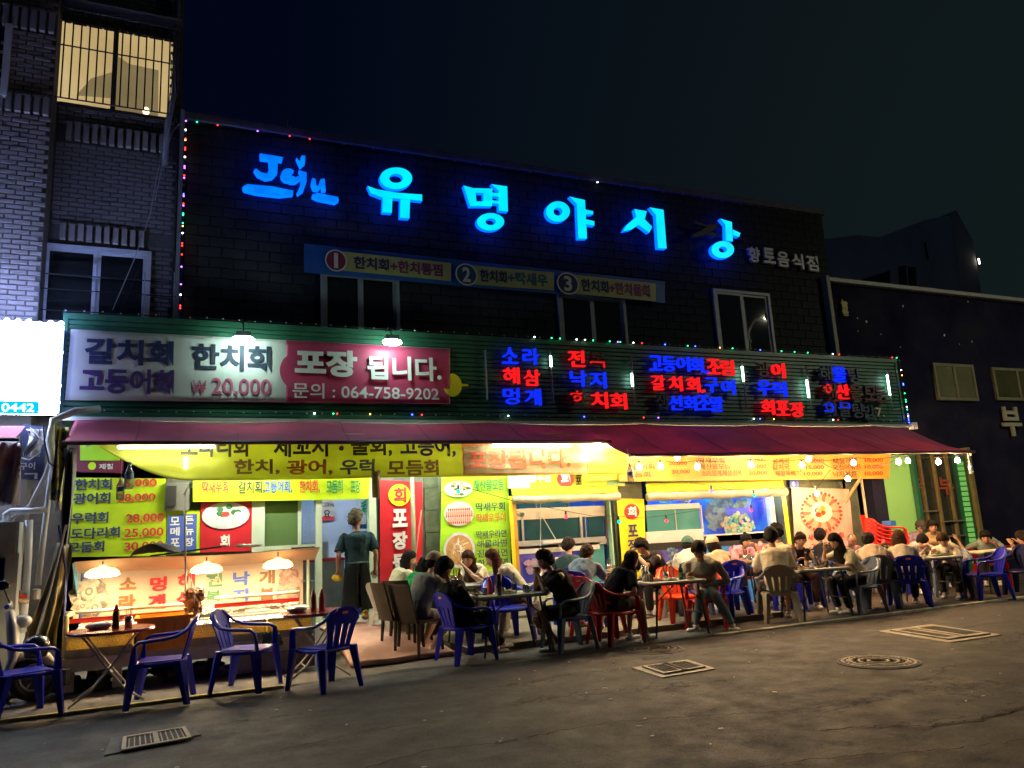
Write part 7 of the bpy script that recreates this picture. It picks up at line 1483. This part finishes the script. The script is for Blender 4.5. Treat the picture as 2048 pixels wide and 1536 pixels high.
def person(label, head, heading, *, g='m', hp=(0, 0), hairs=('short', 'black'), skin='light', shirt=(.5, .5, .5), sleeve='short', pants=(.03, .03, .04), plen='long', shoes=(.55, .55, .52), arms=('table', 'table'), legs='sit', seat=.43, ground=.02, stand=False, far=False, cap=None, apron=None, height=1.0, hold=None, slack=None, twist=0., boots=None, recline=0.):
    """head: (px, py, Y) of the head centre; heading: where the body faces, degrees from +X; hp: head yaw (left +) and pitch (down -)"""
    HT = at(*head); s = height; fem = g == 'f'; th_l, sh_l, ua, fa_ = .43 * s, .42 * s, .275 * s, .245 * s
    pz_ = (ground + .90 * s) if stand else ground + seat + .095
    l1, l2, l3 = .245 * s, .255 * s, .175 * s; dz_ = HT.z - pz_
    def spine(t): 
        d1 = Vector((0, math.sin(t * .6), math.cos(t * .6))); d2 = Vector((0, math.sin(t * 1.25), math.cos(t * 1.25))); d3 = Vector((0, math.sin(t * .9 + .12), math.cos(t * .9 + .12)))
        a = d1 * l1; c = a + d2 * l2; return a, c, c + d3 * l3, d1, d2, d3
    lo, hi = -.12, 1.25
    for _ in range(24):
        t = (lo + hi) / 2
        if spine(t)[2].z > dz_: lo = t
        else: hi = t
    if stand or spine(0)[2].z < dz_:
        t = 0. if not stand else .04
        if not stand: pz_ = HT.z - spine(0)[2].z
    if recline: t = -recline
    A_, N_, H_, d1, d2, d3 = spine(t); rz = R(heading - 90); cs, sn = math.cos(rz), math.sin(rz)
    hip = (HT.x - (-H_.y * sn), HT.y - H_.y * cs)
    if stand: pz_ = HT.z - H_.z
    T = thing('person', label, 'person', (hip[0], hip[1], ground), 'people at the seafood restaurant', rz)
    pz = pz_ - ground; P = Vector((0, 0, pz)); wa, N, H = P + A_, P + N_, P + H_; ch = wa.lerp(N, .55)
    sw = (.158 if fem else .190) * s; SHL = {}; bw = 1.04 if fem else 1.13; 
    for q in (-1, 1): SHL[q] = N + Vector((q * sw, 0, 0)) - d2 * .050
    # arms
    AR = {}
    for q, mode in zip((-1, 1), arms):
        S = SHL[q]; hint = Vector((q * .6, -.3, -1))
        tz_ = .74 - ground + .06 if not stand else 1
        if mode == 'table': Wt = Vector((q * .15, max(.36, N.y + .30), .79))
        elif mode == 'lap': Wt = Vector((q * .09, .27, pz + .10)); hint = Vector((q * 1, -.5, -.6))
        elif mode == 'chin': Wt = H + Vector((q * .035, .12, -.155)); hint = Vector((q * .25, .35, -1))
        elif mode == 'mouth': Wt = H + Vector((q * .05, .17, -.10)); hint = Vector((q * .7, .1, -1))
        elif mode == 'phone': Wt = Vector((q * .05, N.y + .34, N.z - .20)); hint = Vector((q * .8, 0, -1))
        elif mode == 'hang': Wt = S + Vector((q * .07, .03, -.50)); hint = Vector((q * .3, -1, 0))
        elif mode == 'hip': Wt = S + Vector((q * .02, .12, -.42)); hint = Vector((q * .9, -.8, 0))
        else: Wt = Vector(mode); hint = Vector((q * .5, -.2, -1))
        E_, Wr = ik(S, Wt, ua, fa_, hint); AR[q] = (S, E_, Wr)
    LG = {}
    for q in (-1, 1):
        Hp = P + Vector((q * .085, 0, -.01)); hint = Vector((q * .12, .6, 1))
        if stand: An = Vector((q * .10, -.02 + (q > 0) * (-.10 if legs == 'step' else 0), .09 + (q > 0) * (.05 if legs == 'step' else 0))); hint = Vector((0, 1, 0))
        elif legs == 'sit': An = Vector((q * .12, .42, .085))
        elif legs == 'wide': An = Vector((q * .2, .40, .085)); hint = Vector((q * .5, .6, 1))
        elif legs == 'out': An = Vector((q * .10, .72 - (q < 0) * .18, .085))
        elif legs == 'tuck': An = Vector((q * .10, .14, .085))
        elif legs == 'cross': An = Vector((-q * .12, .55 if q > 0 else .60, .085)); hint = Vector((q * .1, .6, 1))
        else: An = Vector(legs[0 if q < 0 else 1])
        K, A2 = ik(Hp, An, th_l, sh_l, hint); LG[q] = (Hp, K, A2)
    sk = SK[skin]; fwd = (0, 1, 0)
    tor = [(P - Vector((0, .01, .10)), .115, .80), (P, .150 if not fem else .155, .74), (wa, .118 if fem else .135, .74), (ch, .140 if fem else .158, .72), (N - d2 * .05, .145 if fem else .165, .56), (N, .080, .75), (N + d3 * .03, .056, 1.)]
    # body (head, arms, legs and trunk: one surface)
    b = MB(); vox = .0125 if far else .0095
    b.tube([q[0] for q in tor] + [H - d3 * .04], [q[1] - .012 for q in tor[:-2]] + [.068, .052, .050], 14, sk, flat=.76, up=fwd)
    for q in (-1, 1):
        S, E_, Wr = AR[q]; k = .9 if fem else 1.05
        b.tube([S - (E_ - S) * .05, S.lerp(E_, .3), S.lerp(E_, .8), E_], [.046 * k, .044 * k, .036 * k, .035 * k], 10, sk); b.blob(S, (.05 * k,) * 3, 10, 8, sk); b.blob(E_, (.036 * k,) * 3, 8, 6, sk)
        b.tube([E_, E_.lerp(Wr, .3), E_.lerp(Wr, .8), Wr, Wr + (Wr - E_).normalized() * .02], [.034 * k, .037 * k, .025 * k, .022 * k, .022 * k], 10, sk)
        Hp, K, An = LG[q]; b.tube([Hp, Hp.lerp(K, .5), K], [.078 * k, .068 * k, .052 * k], 10, sk); b.blob(K, (.052 * k,) * 3, 10, 8, sk); b.tube([K, K.lerp(An, .3), K.lerp(An, .8), An], [.048 * k, .054 * k, .036 * k, .033 * k], 10, sk); b.blob(An, (.038,) * 3, 8, 6, sk)
    ex = MB(); Hr = Matrix.Rotation(R(hp[0]), 3, 'Z') @ Matrix.Rotation(R(hp[1]) - t * .25, 3, 'X')
    headmesh(ex, H + d3 * .012, Hr, sk, s, fem)
    for q in (-1, 1):
        S, E_, Wr = AR[q]; hand(ex, Wr, Wr - E_, q, sk, .75 if arms[0 if q < 0 else 1] in ('chin', 'mouth', 'phone') else .3)
    REM.append(('body', b, vox, 0., [sk, eye_m, lip_m], T, ex, 2))
    # top
    nm = 'cloth_%02x%02x%02x' % tuple(int(min(1, c) * 255) for c in shirt); sm = M(nm, shirt, .9, .16, 7, .25, 60, spec=.12)
    b = MB(); pd = .018 if not fem else .014
    low = [(P - Vector((0, .0, .075)), .160, .80), (P + Vector((0, 0, .03)), .166, .80)]
    b.tube([q[0] for q in low] + [wa, ch, N - d2 * .07, N - d2 * .030, N - d2 * .004, N + d3 * .022], [q[1] * (1. if fem else 1.08) for q in low] + [bw * (.138 if fem else .162), bw * (.160 if fem else .184), bw * (.162 if fem else .188), bw * (.135 if fem else .155), .092, .066], 16, sm, flat=.78, up=fwd)
    for q in (-1, 1):
        S, E_, Wr = AR[q]; b.blob(S - Vector((q * .015, 0, 0)), (.058, .058, .054), 12, 8, sm)
        if sleeve == 'short': b.tube([S, S.lerp(E_, .35), S.lerp(E_, .80)], [.058, .064, .070], 12, sm)
        elif sleeve == 'long': b.tube([S, S.lerp(E_, .5), E_], [.062, .056, .052], 12, sm); b.blob(E_, (.052,) * 3, 10, 8, sm); b.tube([E_, E_.lerp(Wr, .5), E_.lerp(Wr, .93)], [.052, .044, .036], 12, sm)
    REM.append(('shirt', b, .014 if far else .0115, .034, [sm], T, None, 3))
    # trousers
    pm = M('cloth_%02x%02x%02x_p' % tuple(int(min(1, c) * 255) for c in pants), pants, .9, .18, 7, .25, 60, spec=.12)
    b = MB(); b.tube([P + Vector((0, -.005, -.09)), P + Vector((0, 0, .0)), P + Vector((0, 0, .07))], [.125, .160, .150], 14, pm, flat=.82, up=fwd)
    for q in (-1, 1):
        Hp, K, An = LG[q]
        if plen == 'short': b.tube([Hp, Hp.lerp(K, .5), Hp.lerp(K, .92)], [.098, .090, .086], 12, pm)
        else: b.tube([Hp, Hp.lerp(K, .5), K], [.096, .084, .070], 12, pm); b.blob(K, (.069,) * 3, 10, 8, pm); b.tube([K, K.lerp(An, .5), K.lerp(An, .93)], [.068, .062, .054], 12, pm)
    if boots:
        pass
    REM.append(('trousers', b, .015 if far else .0125, .03, [pm], T, None, 3))
    # shoes
    shm = M('shoe_%02x%02x%02x' % tuple(int(min(1, c) * 255) for c in shoes), shoes, .6, .1)
    for q in (-1, 1):
        Hp, K, An = LG[q]; dd = An - K; dd.z = 0; f_ = Vector((0, 1, 0)) if dd.length < .1 else (Vector((0, 1, 0)) * .7 + dd.normalized() * .5).normalized(); base = An - Vector((0, 0, .055))
        b = MB(); b.tube([base - f_ * .075, base - f_ * .045, base + f_ * .03, base + f_ * .11, base + f_ * .165, base + f_ * .185], [.020, .038, .040, .045, .036, .014], 12, shm, flat=.78, up=(0, 0, 1)); b.tube([base, An + Vector((0, 0, .01))], [.04, .042], 10, shm)
        if boots: b = MB(); b.tube([base - f_ * .075, base - f_ * .045, base + f_ * .03, base + f_ * .11, base + f_ * .18], [.020, .040, .042, .05, .016], 12, M('boot_foot_brown', (.12, .04, .02), .5), flat=.8, up=(0, 0, 1)); b.tube([base + Vector((0, 0, .02)), An.lerp(K, .15), An.lerp(K, .62)], [.045, .050, .064], 12, M('boot_yellow', boots, .35))
        b.build('boot' if boots else 'shoe', parent=T, world=False, smooth=True)
    hair(H + d3 * .012, Hr, hairs[0], HC[hairs[1]], T, s, seed=len(REM), capped=bool(cap))
    if cap: capmesh(H + d3 * .012, Hr, M('cap_%02x%02x%02x' % tuple(int(c * 255) for c in cap), cap, .85, .15, 8), T)
    if apron:
        am = M('apron', apron, .9, .15, 4, .2, 30, spec=.1)
        b = MB(); b.grid(28, 12, lambda u, v: Vector(((.17 + .075 * v + .012 * math.sin(u * 40) * v) * math.cos(u * 2 * math.pi * .97 - 1.4), (.145 + .06 * v + .012 * math.sin(u * 40) * v) * math.sin(u * 2 * math.pi * .97 - 1.4), pz + .10 - .66 * v)), am, .006, (0, 0, -1)); b.build('apron', parent=T, world=False, smooth=True)
        b = MB(); b.tube([Vector((.172 * math.cos(w), .148 * math.sin(w), pz + .105)) for w in [2 * math.pi * k / 24 for k in range(25)]], .012, 6, M('belt_teal', (.03, .10, .11), .6), cap=False); b.build('apron_string', parent=T, world=False)
    if slack:   # a thing held: top-level object placed in the hand
        pass
    T['hand'] = [list(T.matrix_basis @ (Vector((AR[q][2])) + (AR[q][2] - AR[q][1]).normalized() * .07)) for q in (-1, 1)][1]
    M4 = Matrix.Translation(T.location) @ Matrix.Rotation(rz, 4, 'Z')
    hands = {q: M4 @ (AR[q][2] + (AR[q][2] - AR[q][1]).normalized() * .08) for q in (-1, 1)}
    del T['hand']
    return hip, hands
def flush_people():
    tmp = []
    for name, b, vox, dsp, mats, T, ex, it in REM:
        me = b.mesh('tmp'); o = bpy.data.objects.new('tmp', me); COL.objects.link(o)
        r = o.modifiers.new('r', 'REMESH'); r.mode = 'VOXEL'; r.voxel_size = vox; r.use_smooth_shade = True
        s = o.modifiers.new('s', 'SMOOTH'); s.factor = .5; s.iterations = it
        if dsp: d = o.modifiers.new('d', 'DISPLACE'); d.texture = cloud; d.strength = dsp; d.mid_level = .42; d.texture_coords = 'LOCAL'
        tmp.append(o)
    dg = bpy.context.evaluated_depsgraph_get()
    for o, (name, b, vox, dsp, mats, T, ex, it) in zip(tmp, REM):
        me = bpy.data.meshes.new_from_object(o.evaluated_get(dg)); me.materials.clear(); me.name = name
        if ex:
            bm = bmesh.new(); bm.from_mesh(me)
            for f in bm.faces: f.material_index = 0; f.smooth = True
            base = [bm.verts.new(v) for v in ex.v]
            for f, k in zip(ex.f, ex.m):
                try: q = bm.faces.new([base[i] for i in f])
                except ValueError: continue
                q.material_index = mats.index(ex.mats[k]); q.smooth = True
            bm.to_mesh(me); bm.free()
        else: me.shade_smooth()
        for m_ in mats: me.materials.append(m_)
        link(name, me, T)
    for o in tmp:
        md = o.data; bpy.data.objects.remove(o); bpy.data.meshes.remove(md)
WHT = (.62, .60, .54); BLK = (.014, .014, .016)
# cook in the doorway
hip, hd = person('cook in dark teal polo and long black apron standing in the kitchen doorway', (712, 1041, 11.75), 84, height=1.07, hp=(-48, -4), hairs=('messy', 'grey'), skin='tan', shirt=(.014, .038, .050), pants=(.02, .02, .025), arms=('hang', 'hang'), stand=True, ground=.33, apron=(.006, .007, .007), boots=(.72, .60, .02), legs='step')
b = MB(); q = hd[-1]; b.blob((q.x, q.y, q.z - .02), (.09, .05, .05), 8, 6, M('cloth_yellow', (.72, .5, .02), .7, .1), .2); b.single('yellow_cloth', None, 'folded yellow cloth in the hand of the standing cook', 'cloth')
# group by the doorway
def sit(label, head, heading, ch_label=None, ch_mat=None, kind='arm', cz=None, **k):
    hip, hd = person(label, head, heading, **k)
    if ch_label: r_ = R(heading); chair(ch_label, hip[0] + .02 * math.cos(r_), hip[1] + .02 * math.sin(r_), heading, ch_mat, k.get('ground', .02), kind)
    return hd
sit('young woman with long straight black hair in pale top beside the red banner', (818, 1120, 11.3), 20, 'smoky plastic armchair under the woman with long straight black hair', ctan, 'arm', g='f', hairs=('long', 'black'), shirt=(.58, .60, .42), pants=(.3, .3, .28), ground=.09, hp=(-25, 0))
sit('woman in bright green top with black hair seen from behind', (850, 1132, 10.75), 40, 'brown armless chair under the woman in the green top', cbrown, 'wick', g='f', hairs=('bob', 'black'), shirt=(.01, .26, .07), pants=(.06, .06, .06), ground=.07)
chair('empty looking brown armless chair nearest the pink mat', 2.72, 10.15, 12, cbrown, .07, 'wick')
sit('man in beige baseball cap and grey shirt beside the man in dark clothes', (868, 1127, 10.05), 25, 'brown armless chair under the man in the beige cap', cbrown, 'wick', hairs=('short', 'black'), cap=(.36, .30, .23), shirt=(.20, .20, .19), pants=(.35, .33, .28), plen='short', ground=.04, arms=('table', 'table'), hp=(-12, -8), legs='tuck')
hd = sit('young man in dark clothes leaning back over a phone, legs stretched toward the street', (889, 1143, 9.28), 12, 'blue plastic armchair holding the young man with stretched legs', cblue, hairs=('fringe', 'black'), skin='tan', shirt=(.012, .013, .018), sleeve='long', pants=(.008, .008, .010), shoes=(.62, .6, .55), arms=('lap', 'phone'), legs=((-.10, .55, .085), (-.24, .80, .085)), ground=0., hp=(-8, -22), recline=.42, seat=.38)
q = hd[1]; b = MB(); b.cbox((q.x + .03, q.y, q.z + .02), (.075, .15, .012), M('phone_black', (.01, .01, .012), .2), R(10)); b.single('phone', None, 'black phone held by the young man with stretched legs', 'phone')
sit('woman with long wavy brown hair in floral white top before the noodle picture', (937, 1119, 11.1), 215, 'smoky plastic armchair hidden behind the woman with wavy brown hair', ctan, g='f', hairs=('wavy', 'brown'), shirt=(.52, .50, .38), arms=('mouth', 'table'), pants=(.3, .28, .24), ground=.10, hp=(10, -6))
sit('woman with long reddish brown hair in cream sleeveless top turned away', (985, 1118, 10.7), 150, 'smoky plastic armchair under the woman with reddish brown hair', ctan, g='f', hairs=('long', 'red'), shirt=(.60, .58, .44), sleeve='none', arms=('table', 'table'), pants=(.28, .24, .2), ground=.10)
hd = sit('young man in black t-shirt and camouflage shorts with hands folded at his chin', (1090, 1123, 9.25), 178, 'grey blue plastic armchair under the young man in camouflage shorts', cgrey, hairs=('messy', 'black'), skin='mid', shirt=BLK, pants=(.055, .06, .045), plen='short', shoes=(.30, .32, .30), arms=('chin', 'chin'), legs=((-.10, .30, .085), (.12, .12, .085)), ground=0., hp=(0, -6))
chair('blue plastic armchair tucked behind the table of the men in black', 4.15, 10.05, 268, cblue, .10)
sit('young man with black hair in dark green shirt behind the man in grey blue', (1137, 1094, 11.35), 60, 'blue plastic armchair under the young man in the dark green shirt', cblue, hairs=('short', 'soft'), shirt=(.03, .06, .06), ground=.10, pants=(.03, .03, .03), hp=(-30, -8))
sit('man in grey blue t-shirt with brown hair and dark strap seen from behind', (1174, 1110, 10.45), 42, 'blue plastic armchair under the man in the grey blue t-shirt', cblue, hairs=('messy', 'brown'), skin='mid', shirt=(.17, .23, .29), pants=(.03, .035, .04), plen='short', shoes=(.12, .06, .04), ground=.10, legs=((-.1, .30, .085), (.25, .10, .085)), hp=(-20, -4))
chair('empty bright red plastic armchair between grey blue and dark red chairs', 5.30, 9.62, 22, cred, .05)
hd = sit('woman with long dark hair in black t-shirt sitting on the dark red chair', (1263, 1122, 9.32), 8, 'dark red plastic armchair under the woman in the black t-shirt', cdred, g='f', hairs=('wavy', 'soft'), skin='mid', shirt=BLK, pants=(.16, .14, .11), plen='short', arms=('lap', 'lap'), legs=((-.08, .34, .085), (.08, .50, .085)), ground=0., hp=(8, 4))
sit('young man with black hair in black t-shirt eating, facing the long haired woman', (1284, 1095, 10.75), 188, 'smoky plastic armchair under the young man eating', ctan, hairs=('fringe', 'black'), shirt=(.02, .02, .022), arms=('mouth', 'table'), ground=.10, hp=(0, -8))
chair('orange red plastic armchair behind the table with the green soju bottle', 6.95, 10.0, 262, corange, .04)
sit('grey haired man in grey long sleeved shirt and jeans with crossed legs', (1398, 1104, 9.35), 226, 'red plastic armchair under the man with crossed legs', cred, hairs=('short', 'soft'), skin='tan', shirt=(.24, .23, .20), sleeve='long', pants=(.22, .26, .26), shoes=(.62, .60, .52), arms=('lap', 'table'), height=1.08, legs=((.14, .44, .085), (-.36, .40, .085)), ground=0., hp=(8, -22))
sit('man in white t-shirt with dark green cap seen from behind', (1376, 1091, 10.85), 58, 'grey blue plastic armchair under the man in the dark green cap', cgrey, hairs=('short', 'black'), cap=(.03, .10, .09), shirt=WHT, ground=.10, arms=('table', 'mouth'), hp=(-25, -5))
sit('person with beige cap and long black hair in pale orange top', (1425, 1090, 10.6), 78, 'blue plastic armchair under the person with the beige cap', cblue, g='f', hairs=('bob', 'black'), cap=(.42, .38, .25), shirt=(.60, .42, .28), ground=.08)  # orange lamplight on the pale top is put into its colour
chair('blue plastic armchair beside the crossed legs of the man in jeans', 7.72, 9.95, 200, cblue, .03)
sit('young woman with black hair bun in pink floral top drinking before the pink coral', (1492, 1083, 11.2), 262, 'red plastic armchair under the young woman with the bun', cred, g='f', hairs=('bun', 'black'), shirt=(.62, .30, .34), arms=('mouth', 'table'), ground=.10, hp=(0, -5))
sit('man in pale printed t-shirt with broad back sitting on the smoky chair', (1542, 1076, 9.55), 55, 'smoky grey plastic armchair with pale seat under the broad backed man', ctan, hairs=('short', 'black'), skin='mid', shirt=(.60, .54, .42), pants=(.10, .09, .07), plen='short', ground=.01, height=1.06, hp=(-8, -6), legs=((-.14, .3, .085), (.16, .4, .085)))
sit('man with tousled black hair in cream t-shirt half hidden behind the broad backed man', (1553, 1066, 10.35), 66, 'blue plastic armchair behind the broad backed man', cblue, hairs=('messy', 'black'), skin='mid', shirt=(.66, .56, .38), ground=.03, height=1.04)
sit('young woman in black tank top with hair tied back, facing the street', (1601, 1081, 10.2), 245, 'blue plastic armchair behind the woman in the black tank top', cblue, g='f', hairs=('pony', 'soft'), shirt=(.015, .012, .015), sleeve='none', arms=('table', 'table'), pants=(.05, .03, .03), ground=.03, hp=(-5, -8))
sit('man with black hair in dark jacket seen from behind beside the shrimp poster', (1641, 1074, 10.9), 60, 'grey blue plastic armchair under the man in the dark jacket', cgrey, hairs=('short', 'black'), shirt=(.02, .02, .024), sleeve='long', ground=.03, hp=(-40, 0))
hd = sit('young woman in white blouse with long wavy black hair lifting food with chopsticks', (1671, 1084, 9.4), 172, 'blue plastic armchair with pale rim under the woman in the white blouse', cgrey, g='f', hairs=('wavy', 'black'), shirt=(.64, .58, .42), arms=('table', 'mouth'), pants=(.02, .02, .022), ground=.0, hp=(4, -12), legs=((-.1, .3, .085), (.1, .36, .085)))
q = hd[1]; b = MB(); b.tube([q, q + Vector((-.12, .02, .10))], .004, 4, steel); b.single('chopsticks', None, 'pair of chopsticks lifted by the woman in the white blouse', 'chopsticks')
sit('old man with thinning hair and red face in patterned shirt', (1704, 1082, 11.0), 250, 'blue plastic armchair under the old man in the patterned shirt', cblue, hairs=('bald', 'grey'), skin='tan', shirt=(.26, .14, .18), ground=.03, hp=(0, -10))
sit('man in light sweatshirt with short black hair leaning forward', (1737, 1083, 9.85), 52, 'grey blue plastic armchair with white sticker under the man in the sweatshirt', cgrey, hairs=('short', 'black'), skin='mid', shirt=(.58, .46, .32), sleeve='long', pants=(.22, .18, .13), plen='short', ground=.02, hp=(-25, -12))
sit('person in purple patterned shirt leaning over the far table', (1772, 1100, 10.9), 215, 'smoky plastic armchair under the person in the purple shirt', ctan, g='f', hairs=('bob', 'soft'), shirt=(.30, .16, .26), ground=.02, hp=(0, -25), far=True)
sit('person with chin length brown hair in white top seen from behind', (1798, 1077, 9.55), 48, 'blue plastic armchair with white sticker under the person with chin length hair', cblue, g='f', hairs=('bob', 'brown'), shirt=(.62, .54, .40), sleeve='long', pants=(.012, .012, .014), ground=.0, hp=(-10, -10))
sit('man with black fringe in grey shirt eating with his hand at his mouth', (1845, 1084, 10.3), 235, 'blue plastic armchair under the man with the black fringe', cblue, hairs=('fringe', 'black'), shirt=(.42, .36, .36), arms=('mouth', 'chin'), ground=.02, hp=(-5, -15), far=True)
sit('man in black cap and mauve shirt behind the others by the green door', (1842, 1055, 11.5), 250, 'blue plastic armchair under the man in the black cap', cblue, hairs=('short', 'black'), cap=(.025, .022, .02), shirt=(.26, .20, .30), ground=.02, seat=.5, far=True)
sit('laughing man with high forehead in tan shirt before the dark glazing', (1866, 1056, 11.0), 222, 'grey blue plastic armchair under the man with the high forehead', cgrey, hairs=('short', 'black'), skin='mid', shirt=(.46, .34, .18), arms=('table', 'table'), ground=.02, seat=.5, hp=(5, 5), far=True)
sit('woman in white t-shirt with tied dark hair bending over the table', (1886, 1081, 9.6), 205, 'blue plastic armchair with white glare under the woman with tied dark hair', cgrey, g='f', hairs=('pony', 'brown'), shirt=(.66, .58, .44), arms=('phone', 'table'), pants=(.05, .04, .035), ground=0., hp=(6, -22))
chair('empty blue plastic armchair farthest along with worn pale arms', 12.55, 9.15, 150, cblue, .0)
chair('empty dark blue plastic armchair side on at the end of the long white table', 13.55, 9.15, 200, M('chair_navy', (.012, .016, .09), .28, .1), .0)
sit('man in grey shirt with one arm stretched along the red bench back', (1972, 1077, 10.4), 215, 'red plastic armchair behind the man with the stretched arm', cdred, hairs=('messy', 'black'), skin='mid', shirt=(.20, .25, .22), arms=('table', (.50, .15, .88)), ground=.02, far=True, hp=(0, 5))
sit('person in brown jacket cut by the picture edge at the far table', (2046, 1078, 9.9), 100, None, None, hairs=('short', 'soft'), shirt=(.20, .13, .07), sleeve='long', ground=.02, far=True, pants=(.06, .05, .04))
b = MB(); p, q = at(1930, 1098, 10.7), at(2048, 1104, 10.7); b.box((p.x, 10.7, q.z - .04), (q.x + .5, 10.74, p.z), cdred); b.single('red_bench_back', None, 'narrow red rail behind the man with the stretched arm', 'rail')

# stacked red chairs by the green door
for k in range(9):
    c = copytree(proto['arm'], None, (at(1768, 1080, 11.2).x, 11.2 - k * .012, .02 + k * .072), R(250), ['lowest red chair of the stack before the green door', 'second red chair of the stack before the green door', 'third red chair of the stack before the green door', 'fourth red chair of the stack before the green door', 'middle red chair of the stack before the green door', 'sixth red chair of the stack before the green door', 'seventh red chair of the stack before the green door', 'red chair next below the top of the stack', 'topmost red chair of the stack before the green door'][k], {cblue: cred})
    c['group'] = 'stacked red chairs by the green door'
b = MB(); q = at(1778, 1047, 11.15); b.cbox((q.x, 11.15, q.z), (.24, .2, .10), M('plastic_sky', (.02, .12, .5), .4), .4, .03); b.single('blue_basket', None, 'small blue plastic basket on top of the red chair stack', 'basket')
b = MB(); P_ = [at(1725, 1030, 11.3), at(1790, 1075, 11.3), at(1800, 1110, 11.3), at(1745, 1110, 11.3)]
b.prism([at(1722, 1030, 11.9), at(1730, 1030, 11.9), at(1762, 1120, 11.9), at(1742, 1120, 11.9)][::-1], (0, .03, 0), cred); b.single('red_strip', None, 'narrow slanting red panel beside the beige pipe', 'panel')

flush_people()
flush_text()
